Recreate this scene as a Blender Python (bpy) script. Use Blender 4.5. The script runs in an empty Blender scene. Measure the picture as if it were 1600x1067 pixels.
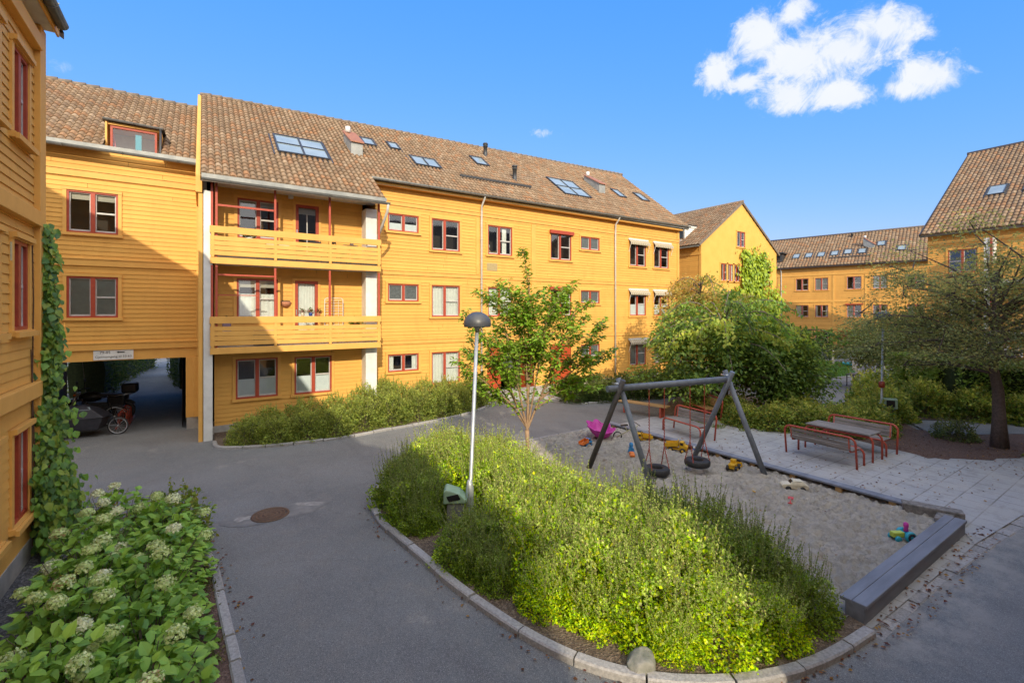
import bpy, math, random
import numpy as np
from mathutils import Vector, Matrix, noise as mnoise

SC = bpy.context.scene
COL = SC.collection
PI = math.pi
rnd = random.Random(7)

# ------------------------------------------------------------------ materials
def new_mat(name):
    m = bpy.data.materials.new(name)
    m.use_nodes = True
    nt = m.node_tree
    b = nt.nodes['Principled BSDF']
    return m, nt, b

def N(nt, typ, **kw):
    n = nt.nodes.new(typ)
    for k, v in kw.items():
        if k.startswith('i_'):
            n.inputs[k[2:].replace('_', ' ')].default_value = v
        else:
            setattr(n, k, v)
    return n

def L(nt, a, b):
    nt.links.new(a, b)

def c4(c):
    return (c[0], c[1], c[2], 1.0)

def mix_col(nt, fac, a, b, typ='MIX'):
    m = nt.nodes.new('ShaderNodeMix')
    m.data_type = 'RGBA'
    m.blend_type = typ
    for s, v in ((m.inputs[0], fac), (m.inputs[6], a), (m.inputs[7], b)):
        if hasattr(v, 'is_output'):
            nt.links.new(v, s)
        elif isinstance(v, (int, float)):
            s.default_value = v
        else:
            s.default_value = c4(v)
    return m.outputs[2]

def noise_fac(nt, scale, detail=4, rough=.6, lo=.35, hi=.65, coord=None, vscale=None):
    if coord is None:
        coord = nt.nodes.new('ShaderNodeNewGeometry').outputs['Position']
    if vscale:
        mp = nt.nodes.new('ShaderNodeMapping')
        mp.inputs['Scale'].default_value = vscale
        L(nt, coord, mp.inputs['Vector'])
        coord = mp.outputs[0]
    n = nt.nodes.new('ShaderNodeTexNoise')
    n.inputs['Scale'].default_value = scale
    n.inputs['Detail'].default_value = detail
    n.inputs['Roughness'].default_value = rough
    L(nt, coord, n.inputs['Vector'])
    r = nt.nodes.new('ShaderNodeMapRange')
    r.inputs['From Min'].default_value = lo
    r.inputs['From Max'].default_value = hi
    L(nt, n.outputs['Fac'], r.inputs['Value'])
    return r.outputs[0]

def add_bump(nt, b, height, strength=.3, dist=.01):
    bp = nt.nodes.new('ShaderNodeBump')
    bp.inputs['Strength'].default_value = strength
    bp.inputs['Distance'].default_value = dist
    L(nt, height, bp.inputs['Height'])
    L(nt, bp.outputs[0], b.inputs['Normal'])

def mat(name, c1, c2=None, scale=6, rough=.6, metal=0, bump=0, bscale=60, spec=.4, tint=False, vscale=None, lo=.35, hi=.65, coat=0):
    m, nt, b = new_mat(name)
    b.inputs['Roughness'].default_value = rough
    b.inputs['Metallic'].default_value = metal
    b.inputs['Specular IOR Level'].default_value = spec
    if coat:
        b.inputs['Coat Weight'].default_value = coat
    col = None
    if c2 is not None:
        f = noise_fac(nt, scale, 5, .6, lo, hi, vscale=vscale)
        col = mix_col(nt, f, c1, c2)
    if tint:
        at = N(nt, 'ShaderNodeAttribute', attribute_name='tint')
        col = mix_col(nt, 1.0, col if col is not None else c1, at.outputs['Color'], 'MULTIPLY')
    if col is not None:
        L(nt, col, b.inputs['Base Color'])
    else:
        b.inputs['Base Color'].default_value = c4(c1)
    if bump:
        f = noise_fac(nt, bscale, 4, .6, 0, 1)
        add_bump(nt, b, f, bump, .01)
    return m

def leaf_mat(name, trans=.35, rough=.5):
    m, nt, b = new_mat(name)
    at = N(nt, 'ShaderNodeAttribute', attribute_name='tint')
    L(nt, at.outputs['Color'], b.inputs['Base Color'])
    b.inputs['Roughness'].default_value = rough
    b.inputs['Specular IOR Level'].default_value = .3
    tr = nt.nodes.new('ShaderNodeBsdfTranslucent')
    hs = N(nt, 'ShaderNodeHueSaturation')
    hs.inputs['Hue'].default_value = .485
    hs.inputs['Saturation'].default_value = 1.1
    hs.inputs['Value'].default_value = 1.5
    L(nt, at.outputs['Color'], hs.inputs['Color'])
    L(nt, hs.outputs[0], tr.inputs['Color'])
    mx = nt.nodes.new('ShaderNodeMixShader')
    mx.inputs[0].default_value = trans
    L(nt, b.outputs[0], mx.inputs[1]); L(nt, tr.outputs[0], mx.inputs[2])
    L(nt, mx.outputs[0], nt.nodes['Material Output'].inputs['Surface'])
    return m

def siding_mat(name, base, dark):
    m, nt, b = new_mat(name)
    b.inputs['Roughness'].default_value = .62
    b.inputs['Specular IOR Level'].default_value = .25
    at = N(nt, 'ShaderNodeAttribute', attribute_name='tint')
    f = noise_fac(nt, 1.1, 5, .65, .3, .75)
    col = mix_col(nt, f, base, dark)
    # faint streaks where rain has run down the boards
    f2 = noise_fac(nt, 1.6, 5, .7, .52, .95, vscale=(1.6, 1.6, .5))
    col = mix_col(nt, f2, col, (dark[0]*.85, dark[1]*.82, dark[2]*.85))
    f3 = noise_fac(nt, 14, 3, .6, .58, .8)
    col = mix_col(nt, f3, col, (base[0]*.9, base[1]*.86, base[2]*.8))
    col = mix_col(nt, 1.0, col, at.outputs['Color'], 'MULTIPLY')
    L(nt, col, b.inputs['Base Color'])
    g = noise_fac(nt, 30, 4, .6, 0, 1, vscale=(1, 1, 6))
    add_bump(nt, b, g, .15, .004)
    return m

def roof_mat(name, cols):
    m, nt, b = new_mat(name)
    b.inputs['Roughness'].default_value = .8
    b.inputs['Specular IOR Level'].default_value = .2
    uv = N(nt, 'ShaderNodeUVMap')
    fl = N(nt, 'ShaderNodeVectorMath', operation='FLOOR')
    L(nt, uv.outputs[0], fl.inputs[0])
    wn = N(nt, 'ShaderNodeTexWhiteNoise', noise_dimensions='2D')
    L(nt, fl.outputs[0], wn.inputs['Vector'])
    cr = nt.nodes.new('ShaderNodeValToRGB')
    cr.color_ramp.interpolation = 'LINEAR'
    while len(cr.color_ramp.elements) < len(cols):
        cr.color_ramp.elements.new(.5)
    for i, c in enumerate(cols):
        cr.color_ramp.elements[i].position = i/(len(cols)-1)
        cr.color_ramp.elements[i].color = c4(c)
    L(nt, wn.outputs['Value'], cr.inputs[0])
    f = noise_fac(nt, .7, 5, .6, .35, .7)
    col = mix_col(nt, f, cr.outputs[0], (.20, .155, .12))
    nt.links.remove(col.node.inputs[0].links[0])
    mul = N(nt, 'ShaderNodeMath', operation='MULTIPLY'); mul.inputs[1].default_value = .45
    L(nt, f, mul.inputs[0]); L(nt, mul.outputs[0], col.node.inputs[0])
    f2 = noise_fac(nt, 12, 4, .7, .5, .75)
    col = mix_col(nt, f2, col, (.13, .11, .09))
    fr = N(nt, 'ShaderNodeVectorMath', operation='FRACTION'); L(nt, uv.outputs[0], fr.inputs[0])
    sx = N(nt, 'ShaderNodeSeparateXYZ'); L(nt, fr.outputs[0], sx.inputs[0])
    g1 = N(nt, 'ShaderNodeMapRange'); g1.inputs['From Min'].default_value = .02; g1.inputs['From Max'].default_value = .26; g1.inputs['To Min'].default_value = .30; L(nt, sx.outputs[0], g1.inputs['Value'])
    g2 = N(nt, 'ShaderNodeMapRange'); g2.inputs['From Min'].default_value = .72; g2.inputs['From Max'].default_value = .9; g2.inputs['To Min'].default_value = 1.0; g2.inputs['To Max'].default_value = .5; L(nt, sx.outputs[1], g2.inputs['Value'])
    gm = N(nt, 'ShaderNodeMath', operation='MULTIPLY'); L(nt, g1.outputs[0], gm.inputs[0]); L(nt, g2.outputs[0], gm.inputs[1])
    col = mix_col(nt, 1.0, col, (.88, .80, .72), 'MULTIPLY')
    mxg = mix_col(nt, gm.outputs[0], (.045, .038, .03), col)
    L(nt, mxg, b.inputs['Base Color'])
    add_bump(nt, b, noise_fac(nt, 45, 4, .6, 0, 1), .35, .01)
    return m

OCHRE = (.75, .41, .098)
M = {}
M['siding'] = siding_mat('ochre_siding', OCHRE, (.70, .365, .082))
M['ochre'] = mat('ochre_trim', (.76, .415, .10), (.69, .365, .085), 2.5, .6, bump=.1, bscale=30, tint=True)
M['plaster'] = mat('ochre_plaster', (.76, .43, .10), (.72, .39, .085), 1.2, .8, bump=.15, bscale=80)
M['siding_far'] = siding_mat('ochre_siding_far', (.72, .385, .095), (.65, .33, .08))
M['red'] = mat('red_paint', (.40, .065, .03), (.33, .05, .027), 9, .5)
M['redbright'] = mat('red_metal', (.46, .085, .045), (.38, .065, .04), 12, .42, bump=.08, bscale=80)
M['doorred'] = mat('door_red', (.48, .08, .025), (.40, .06, .02), 5, .5)
M['white'] = mat('white_paint', (.74, .74, .72), (.62, .62, .60), 3, .55)
M['sash'] = mat('grey_sash', (.55, .53, .50), (.45, .43, .42), 8, .5)
M['zinc'] = mat('zinc', (.24, .245, .24), (.16, .165, .165), 5, .5, metal=.35)
M['flash'] = mat('flashing', (.34, .345, .33), (.24, .25, .245), 3, .55, metal=.2)
M['darkmetal'] = mat('dark_metal', (.045, .05, .055), (.07, .07, .075), 12, .45, metal=.3)
M['concrete'] = mat('concrete', (.42, .40, .37), (.30, .29, .27), 4, .85, bump=.3, bscale=50)
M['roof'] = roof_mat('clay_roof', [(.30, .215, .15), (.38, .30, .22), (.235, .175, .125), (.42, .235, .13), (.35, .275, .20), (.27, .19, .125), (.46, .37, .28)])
M['roofcap'] = mat('ridge_tile', (.22, .17, .13), (.14, .12, .10), 6, .85)
M['curtain'] = mat('curtain', (.80, .79, .75), (.70, .69, .66), 5, .8)
M['blind'] = mat('roller_blind', (.52, .47, .40), (.46, .42, .36), 4, .8)
M['frost'] = mat('frosted_film', (.72, .74, .76), (.66, .68, .70), 2, .5)
M['dullpane'] = mat('obscured_glass', (.12, .14, .145), (.08, .095, .10), 14, .25)
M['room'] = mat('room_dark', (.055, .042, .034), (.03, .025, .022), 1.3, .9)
M['bark'] = mat('bark', (.20, .16, .12), (.11, .09, .07), 14, .9, bump=.6, bscale=40)
M['barklight'] = mat('young_bark', (.38, .25, .15), (.26, .17, .11), 10, .7)
M['barkgrey'] = mat('grey_bark', (.15, .115, .10), (.09, .07, .062), 20, .9, bump=.7, bscale=50)
M['leaf'] = leaf_mat('leaf', .45)
M['leafthick'] = leaf_mat('leaf_glossy', .25, .4)
M['stone'] = mat('granite', (.40, .385, .37), (.24, .23, .225), 30, .8, bump=.5, bscale=60)
M['rock'] = mat('boulder_rock', (.30, .29, .26), (.15, .16, .13), 7, .85, bump=.9, bscale=18)
M['wood'] = mat('weathered_wood', (.29, .26, .235), (.16, .14, .125), 9, .8, vscale=(1, .15, 1), bump=.3, bscale=60)
M['woodtop'] = mat('grey_painted_wood', (.22, .235, .275), (.15, .16, .19), 5, .6, vscale=(.2, 1, 1), bump=.2, bscale=40)
M['woodwarm'] = mat('warm_wood', (.50, .31, .13), (.38, .22, .09), 9, .6, vscale=(1, .2, 1))
M['log'] = mat('old_log', (.26, .24, .22), (.12, .11, .10), 12, .9, bump=.8, bscale=30)
M['swingpaint'] = mat('swing_grey', (.175, .195, .225), (.13, .145, .17), 7, .5, bump=.1)
M['swingdark'] = mat('swing_brown_grey', (.085, .075, .07), (.06, .054, .05), 7, .55, bump=.1)
M['rubber'] = mat('rubber', (.022, .022, .025), (.04, .04, .042), 20, .6, bump=.4, bscale=50)
M['galv'] = mat('galvanised', (.52, .55, .58), (.42, .45, .48), 16, .42, metal=.5)
M['lampdome'] = mat('lamp_dome_grey', (.05, .055, .066), (.085, .09, .10), 6, .42, spec=.5)
M['bingreen'] = mat('bin_green', (.26, .40, .28), (.32, .44, .33), 8, .45)
M['bingrey'] = mat('bin_grey', (.22, .225, .22), (.15, .155, .15), 10, .6)
M['iron'] = mat('cast_iron', (.10, .065, .045), (.16, .10, .065), 25, .7, metal=.3)
M['black'] = mat('black_plastic', (.012, .012, .014), (.02, .02, .022), 8, .4)
M['blackcloth'] = mat('black_canvas', (.022, .022, .030), (.035, .035, .045), 8, .55, bump=.3, bscale=12)
M['steel'] = mat('steel', (.55, .56, .58), None, 1, .3, metal=.8)
M['yellow'] = mat('toy_yellow', (.72, .42, .02), (.62, .34, .015), 12, .4)
M['cream'] = mat('toy_cream', (.70, .64, .48), (.60, .54, .40), 12, .45)
M['orange'] = mat('toy_orange', (.75, .20, .02), (.65, .16, .02), 12, .4)
M['blue'] = mat('toy_blue', (.04, .28, .62), (.03, .22, .5), 12, .4)
M['navy'] = mat('toy_navy', (.02, .06, .30), (.02, .05, .24), 12, .4)
M['pink'] = mat('toy_pink', (.62, .06, .38), (.52, .04, .32), 10, .45)
M['cyan'] = mat('toy_cyan', (.03, .38, .50), (.03, .32, .44), 12, .4)
M['lime'] = mat('toy_lime', (.45, .55, .08), None, 1, .4)
M['toyred'] = mat('toy_red', (.62, .05, .05), None, 1, .4)
M['paleyellow'] = mat('pale_metal', (.55, .52, .30), (.42, .40, .28), 12, .5)
M['terracotta'] = mat('terracotta', (.50, .22, .12), (.42, .18, .1), 9, .8)
M['skin'] = mat('skin', (.58, .34, .25), (.52, .29, .21), 9, .55)
M['hair'] = mat('grey_hair', (.45, .44, .42), (.32, .31, .30), 40, .7)
M['darkgreen'] = mat('dark_green_cloth', (.035, .05, .045), (.05, .065, .055), 9, .8)
M['skyglass'] = None
M['awning'] = None
M['brick'] = None

def glass_mat(name, refl=.14, tintc=(.9, .95, .95)):
    m, nt, b = new_mat(name)
    nt.nodes.remove(b)
    fr = N(nt, 'ShaderNodeFresnel'); fr.inputs['IOR'].default_value = 1.5
    add = N(nt, 'ShaderNodeMath', operation='ADD', use_clamp=True); add.inputs[1].default_value = refl
    L(nt, fr.outputs[0], add.inputs[0])
    tr = N(nt, 'ShaderNodeBsdfTransparent'); tr.inputs[0].default_value = c4(tintc)
    gl = N(nt, 'ShaderNodeBsdfGlossy'); gl.inputs['Roughness'].default_value = .03
    f = noise_fac(nt, 1.6, 2, .5, 0, 1)
    bp = N(nt, 'ShaderNodeBump'); bp.inputs['Strength'].default_value = .06; bp.inputs['Distance'].default_value = .02
    L(nt, f, bp.inputs['Height']); L(nt, bp.outputs[0], gl.inputs['Normal'])
    mx = N(nt, 'ShaderNodeMixShader')
    L(nt, add.outputs[0], mx.inputs[0]); L(nt, tr.outputs[0], mx.inputs[1]); L(nt, gl.outputs[0], mx.inputs[2])
    L(nt, mx.outputs[0], nt.nodes['Material Output'].inputs['Surface'])
    return m
M['glass'] = glass_mat('window_glass', .09)
M['skyglass'] = mat('skylight_glass', (.30, .36, .39), (.22, .28, .31), .8, .12, spec=.9)

def stripe_mat(name, a, b_, period):
    m, nt, b = new_mat(name)
    uv = N(nt, 'ShaderNodeUVMap')
    sp = N(nt, 'ShaderNodeSeparateXYZ'); L(nt, uv.outputs[0], sp.inputs[0])
    mu = N(nt, 'ShaderNodeMath', operation='MULTIPLY'); mu.inputs[1].default_value = 1/period
    L(nt, sp.outputs[0], mu.inputs[0])
    fr = N(nt, 'ShaderNodeMath', operation='FRACT'); L(nt, mu.outputs[0], fr.inputs[0])
    gt = N(nt, 'ShaderNodeMath', operation='GREATER_THAN'); gt.inputs[1].default_value = .5
    L(nt, fr.outputs[0], gt.inputs[0])
    L(nt, mix_col(nt, gt.outputs[0], a, b_), b.inputs['Base Color'])
    b.inputs['Roughness'].default_value = .8
    return m
M['awning'] = stripe_mat('awning_stripe', (.46, .42, .33), (.33, .265, .17), .16)
M['awningorange'] = stripe_mat('awning_orange_stripe', (.76, .72, .66), (.70, .36, .06), .24)

def asphalt_mat():
    m, nt, b = new_mat('asphalt')
    b.inputs['Roughness'].default_value = .85
    b.inputs['Specular IOR Level'].default_value = .35
    f = noise_fac(nt, .35, 5, .6, .35, .68)
    col = mix_col(nt, f, (.135, .142, .145), (.215, .22, .218))
    f2 = noise_fac(nt, 2.2, 6, .7, .48, .72)
    col = mix_col(nt, f2, col, (.185, .18, .17))
    # dark damp-looking trails
    f4 = noise_fac(nt, .9, 4, .6, .55, .75, vscale=(1, .35, 1))
    col = mix_col(nt, f4, col, (.115, .115, .12))
    # pale dusty patches
    f5 = noise_fac(nt, .55, 6, .72, .60, .74)
    col = mix_col(nt, f5, col, (.30, .29, .265))
    # aggregate speckle
    v = N(nt, 'ShaderNodeTexVoronoi'); v.inputs['Scale'].default_value = 150
    g = nt.nodes.new('ShaderNodeNewGeometry'); L(nt, g.outputs['Position'], v.inputs['Vector'])
    sep = N(nt, 'ShaderNodeSeparateColor'); L(nt, v.outputs['Color'], sep.inputs[0])
    mr = N(nt, 'ShaderNodeMapRange'); mr.inputs['From Min'].default_value = .70; mr.inputs['From Max'].default_value = 1
    L(nt, sep.outputs[0], mr.inputs['Value'])
    col = mix_col(nt, mr.outputs[0], col, (.30, .30, .295))
    mr2 = N(nt, 'ShaderNodeMapRange'); mr2.inputs['From Min'].default_value = .65; mr2.inputs['From Max'].default_value = 1
    L(nt, sep.outputs[1], mr2.inputs['Value'])
    col = mix_col(nt, mr2.outputs[0], col, (.09, .09, .093))
    # cracks
    v2 = N(nt, 'ShaderNodeTexVoronoi', feature='DISTANCE_TO_EDGE'); v2.inputs['Scale'].default_value = .33
    nz = N(nt, 'ShaderNodeTexNoise'); nz.inputs['Scale'].default_value = 1.3; nz.inputs['Detail'].default_value = 5
    L(nt, g.outputs['Position'], nz.inputs['Vector'])
    ad = N(nt, 'ShaderNodeVectorMath', operation='ADD'); L(nt, g.outputs['Position'], ad.inputs[0]); L(nt, nz.outputs['Color'], ad.inputs[1])
    L(nt, ad.outputs[0], v2.inputs['Vector'])
    lt = N(nt, 'ShaderNodeMapRange'); lt.inputs['From Min'].default_value = .008; lt.inputs['From Max'].default_value = .002
    lt.inputs['To Max'].default_value = .12
    L(nt, v2.outputs['Distance'], lt.inputs['Value'])
    col = mix_col(nt, lt.outputs[0], col, (.04, .04, .04))
    sp = N(nt, 'ShaderNodeSeparateXYZ'); L(nt, g.outputs['Position'], sp.inputs[0])
    def rng(src, a_, b_):
        r_ = N(nt, 'ShaderNodeMapRange', interpolation_type='SMOOTHSTEP'); r_.inputs['From Min'].default_value = a_; r_.inputs['From Max'].default_value = b_; L(nt, src, r_.inputs['Value']); return r_.outputs[0]
    def mul(a_, b_):
        m_ = N(nt, 'ShaderNodeMath', operation='MULTIPLY'); L(nt, a_, m_.inputs[0]); L(nt, b_, m_.inputs[1]); return m_.outputs[0]
    dust = mul(mul(rng(sp.outputs[1], 1.15, 2.1), rng(sp.outputs[1], 3.2, 2.3)), mul(rng(sp.outputs[0], 6.2, 7.4), noise_fac(nt, 1.7, 7, .75, .42, .6)))
    col = mix_col(nt, dust, col, (.30, .285, .26))
    L(nt, col, b.inputs['Base Color'])
    add_bump(nt, b, v.outputs['Distance'], .35, .004)
    return m
M['asphalt'] = asphalt_mat()

def paver_mat():
    m, nt, b = new_mat('paving_slabs')
    b.inputs['Roughness'].default_value = .8
    g = nt.nodes.new('ShaderNodeNewGeometry')
    br = N(nt, 'ShaderNodeTexBrick', offset=0.0, squash=1.0)
    br.inputs['Scale'].default_value = 1.0
    br.inputs['Brick Width'].default_value = .5
    br.inputs['Row Height'].default_value = .5
    br.inputs['Mortar Size'].default_value = .013
    br.inputs['Mortar Smooth'].default_value = .15
    br.inputs['Color1'].default_value = c4((.39, .40, .42))
    br.inputs['Color2'].default_value = c4((.33, .34, .36))
    br.inputs['Mortar'].default_value = c4((.13, .115, .10))
    L(nt, g.outputs['Position'], br.inputs['Vector'])
    f = noise_fac(nt, 1.1, 5, .65, .4, .7)
    col = mix_col(nt, f, br.outputs[0], (.44, .43, .41))
    f2 = noise_fac(nt, 2.6, 7, .78, .50, .72)
    col = mix_col(nt, f2, col, (.21, .20, .19))
    f3 = noise_fac(nt, 60, 2, .5, .3, .9)
    col = mix_col(nt, f3, col, (.31, .305, .29))
    L(nt, col, b.inputs['Base Color'])
    add_bump(nt, b, br.outputs['Fac'], -.4, .01)
    return m
M['paver'] = paver_mat()

def sand_mat():
    m, nt, b = new_mat('sand')
    b.inputs['Roughness'].default_value = .95
    b.inputs['Specular IOR Level'].default_value = .15
    f = noise_fac(nt, 1.2, 6, .65, .35, .7)
    col = mix_col(nt, f, (.68, .61, .50), (.52, .465, .38))
    f2 = noise_fac(nt, 6.5, 7, .72, .47, .62, vscale=(1, 1.35, 1))
    col = mix_col(nt, f2, col, (.34, .30, .245))
    f4 = noise_fac(nt, 2.1, 5, .65, .5, .66)
    col = mix_col(nt, f4, col, (.38, .34, .28))
    f3 = noise_fac(nt, 160, 2, .5, .25, .8)
    col = mix_col(nt, f3, col, (.50, .46, .40))
    L(nt, col, b.inputs['Base Color'])
    add_bump(nt, b, noise_fac(nt, 16, 7, .75, 0, 1), 1.0, .09)
    return m
M['sand'] = sand_mat()

def soil_mat(name, a, b_, c):
    m, nt, b = new_mat(name)
    b.inputs['Roughness'].default_value = .95
    f = noise_fac(nt, 3, 6, .7, .35, .65)
    col = mix_col(nt, f, a, b_)
    v = N(nt, 'ShaderNodeTexVoronoi'); v.inputs['Scale'].default_value = 38
    g = nt.nodes.new('ShaderNodeNewGeometry'); L(nt, g.outputs['Position'], v.inputs['Vector'])
    sep = N(nt, 'ShaderNodeSeparateColor'); L(nt, v.outputs['Color'], sep.inputs[0])
    mr = N(nt, 'ShaderNodeMapRange'); mr.inputs['From Min'].default_value = .5; mr.inputs['From Max'].default_value = 1
    L(nt, sep.outputs[0], mr.inputs['Value'])
    col = mix_col(nt, mr.outputs[0], col, c)
    L(nt, col, b.inputs['Base Color'])
    add_bump(nt, b, v.outputs['Distance'], .9, .02)
    return m
M['soil'] = soil_mat('soil', (.085, .058, .040), (.13, .092, .062), (.22, .165, .115))
M['mulch'] = soil_mat('bark_mulch', (.085, .048, .036), (.13, .075, .055), (.19, .12, .09))
M['gravel'] = soil_mat('dark_gravel', (.05, .05, .055), (.085, .085, .09), (.17, .17, .175))
M['lawn'] = mat('lawn_ground', (.06, .14, .025), (.045, .10, .02), 6, .9, bump=.8, bscale=60)

def brick_mat():
    m, nt, b = new_mat('dark_brick')
    uv = N(nt, 'ShaderNodeUVMap')
    br = N(nt, 'ShaderNodeTexBrick'); br.inputs['Scale'].default_value = 1
    br.inputs['Brick Width'].default_value = .24; br.inputs['Row Height'].default_value = .075
    br.inputs['Mortar Size'].default_value = .008
    br.inputs['Color1'].default_value = c4((.14, .10, .085)); br.inputs['Color2'].default_value = c4((.10, .075, .065))
    br.inputs['Mortar'].default_value = c4((.22, .2, .18))
    L(nt, uv.outputs[0], br.inputs['Vector']); L(nt, br.outputs[0], b.inputs['Base Color'])
    b.inputs['Roughness'].default_value = .9
    return m
M['brick'] = brick_mat()

# ------------------------------------------------------------------ objects
def tag(o, label=None, cat=None, group=None, kind=None):
    if label: o['label'] = label
    if cat: o['category'] = cat
    if group: o['group'] = group
    if kind: o['kind'] = kind
    return o

def thing(name, label, cat, loc=(0, 0, 0), rz=0, group=None):
    o = bpy.data.objects.new(name, None)
    o.empty_display_size = .1
    COL.objects.link(o)
    o.location = loc
    o.rotation_euler = (0, 0, rz)
    return tag(o, label, cat, group)

def wl(o):
    v = Vector((0, 0, 0))
    while o:
        v += o.location
        o = o.parent
    return v

def copy_tree(o, parent=None):
    c = o.copy()
    COL.objects.link(c)
    if parent: c.parent = parent
    for ch in list(o.children):
        copy_tree(ch, c)
    return c

class MB:
    def __init__(s, T=None):
        s.v = []; s.f = []; s.uv = []; s.t = []; s.T = T; s.tint = 1.0; s.sm = []
    def p(s, *q):
        q = s.T(*q) if s.T else q
        s.v.append(tuple(q)); s.t.append(s.tint)
        return len(s.v)-1
    def face(s, idx, uv=None, smooth=False):
        s.f.append(tuple(idx)); s.uv.append(uv); s.sm.append(smooth)
    def quad(s, a, b, c, d, uv=None):
        s.face([s.p(*a), s.p(*b), s.p(*c), s.p(*d)], uv)
    def poly(s, pts, uv=None):
        s.face([s.p(*a) for a in pts], uv)
    def box(s, x0, y0, z0, x1, y1, z1):
        i = [s.p(x, y, z) for z in (z0, z1) for y in (y0, y1) for x in (x0, x1)]
        for f in ((0, 2, 3, 1), (4, 5, 7, 6), (0, 1, 5, 4), (2, 6, 7, 3), (0, 4, 6, 2), (1, 3, 7, 5)):
            s.face([i[k] for k in f])
    def obox(s, c, ax, ay, az):
        c = Vector(c); ax = Vector(ax); ay = Vector(ay); az = Vector(az)
        i = [s.p(*(c + ax*x + ay*y + az*z)) for z in (-1, 1) for y in (-1, 1) for x in (-1, 1)]
        for f in ((0, 2, 3, 1), (4, 5, 7, 6), (0, 1, 5, 4), (2, 6, 7, 3), (0, 4, 6, 2), (1, 3, 7, 5)):
            s.face([i[k] for k in f])
    def bar(s, a, b, w, h, up=(0, 0, 1)):
        a = Vector(a); b = Vector(b); d = (b-a)
        if d.length < 1e-6: return
        ax = d*.5; dn = d.normalized()
        sd = dn.cross(Vector(up))
        if sd.length < 1e-4: sd = dn.cross(Vector((1, 0, 0)))
        sd.normalize(); u2 = sd.cross(dn).normalized()
        s.obox((a+b)*.5, ax, sd*w*.5, u2*h*.5)
    def tube(s, path, r, seg=8, cap=True):
        path = [Vector(q) for q in path]
        rs = r if isinstance(r, (list, tuple)) else [r]*len(path)
        rings = []
        prev = None
        for k, q in enumerate(path):
            if k == 0: d = path[1]-path[0]
            elif k == len(path)-1: d = path[-1]-path[-2]
            else: d = (path[k+1]-path[k-1])
            d = d.normalized() if d.length > 1e-9 else Vector((0, 0, 1))
            if prev is None:
                sd = d.cross(Vector((0, 0, 1)))
                if sd.length < .1: sd = d.cross(Vector((1, 0, 0)))
            else:
                sd = prev - d*prev.dot(d)
            sd.normalize(); prev = sd
            u = d.cross(sd)
            rings.append([s.p(*(q + (sd*math.cos(2*PI*j/seg) + u*math.sin(2*PI*j/seg))*rs[k])) for j in range(seg)])
        for a, b in zip(rings, rings[1:]):
            for j in range(seg):
                s.face([a[j], a[(j+1) % seg], b[(j+1) % seg], b[j]], smooth=True)
        if cap:
            s.face(rings[0][::-1]); s.face(rings[-1])
    def lathe(s, prof, c=(0, 0, 0), seg=20, axis='z'):
        rings = []
        for r, z in prof:
            ring = []
            for j in range(seg):
                a = 2*PI*j/seg
                x, y = r*math.cos(a), r*math.sin(a)
                q = (x, y, z) if axis == 'z' else ((z, x, y) if axis == 'x' else (x, z, y))
                ring.append(s.p(c[0]+q[0], c[1]+q[1], c[2]+q[2]))
            rings.append(ring)
        for a, b in zip(rings, rings[1:]):
            for j in range(seg):
                s.face([a[j], a[(j+1) % seg], b[(j+1) % seg], b[j]], smooth=True)
    def prism(s, pts, z0, z1, top_only=False):
        n = len(pts)
        t = [s.p(x, y, z1) for x, y in pts]
        s.face(t)
        if not top_only:
            b = [s.p(x, y, z0) for x, y in pts]
            for k in range(n):
                s.face([b[k], b[(k+1) % n], t[(k+1) % n], t[k]])
    def build(s, name, m, parent=None, world=False, bevel=0, label=None):
        me = bpy.data.meshes.new(name)
        vs = s.v
        if world and parent is not None:
            o_ = wl(parent)
            vs = [(x-o_.x, y-o_.y, z-o_.z) for x, y, z in vs]
        me.from_pydata(vs, [], s.f)
        me.polygons.foreach_set('use_smooth', s.sm)
        if any(u is not None for u in s.uv):
            lay = me.uv_layers.new(name='UVMap')
            k = 0
            for f, u in zip(s.f, s.uv):
                for j in range(len(f)):
                    if u is not None: lay.data[k].uv = u[j]
                    k += 1
        at = me.color_attributes.new('tint', 'FLOAT_COLOR', 'POINT')
        arr = np.ones((len(vs), 4), dtype=np.float32)
        arr[:, :3] = np.array(s.t, dtype=np.float32)[:, None]
        at.data.foreach_set('color', arr.ravel())
        me.materials.append(m)
        me.validate()
        o = bpy.data.objects.new(name, me)
        COL.objects.link(o)
        if parent is not None: o.parent = parent
        if bevel:
            bv = o.modifiers.new('bevel', 'BEVEL'); bv.width = bevel; bv.segments = 2; bv.limit_method = 'ANGLE'
        if label: o['label'] = label
        return o

def np_mesh(name, V, Fq, tint, m, parent=None, smooth=False):
    me = bpy.data.meshes.new(name)
    V = np.asarray(V, dtype=np.float32); Fq = np.asarray(Fq, dtype=np.int32)
    me.vertices.add(len(V)); me.vertices.foreach_set('co', V.ravel())
    k = Fq.shape[1]
    me.loops.add(Fq.size); me.loops.foreach_set('vertex_index', Fq.ravel())
    me.polygons.add(len(Fq))
    me.polygons.foreach_set('loop_start', np.arange(0, Fq.size, k, dtype=np.int32))
    me.polygons.foreach_set('loop_total', np.full(len(Fq), k, dtype=np.int32))
    me.polygons.foreach_set('use_smooth', np.full(len(Fq), smooth))
    me.update(calc_edges=True)
    at = me.color_attributes.new('tint', 'FLOAT_COLOR', 'POINT')
    arr = np.ones((len(V), 4), dtype=np.float32); arr[:, :3] = tint
    at.data.foreach_set('color', arr.ravel())
    me.materials.append(m)
    o = bpy.data.objects.new(name, me)
    COL.objects.link(o)
    if parent is not None: o.parent = parent
    return o

LEAFGAIN = np.array([1.55, 1.5, 1.4])
def unit(a):
    return a/np.maximum(np.linalg.norm(a, axis=1, keepdims=True), 1e-9)

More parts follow.
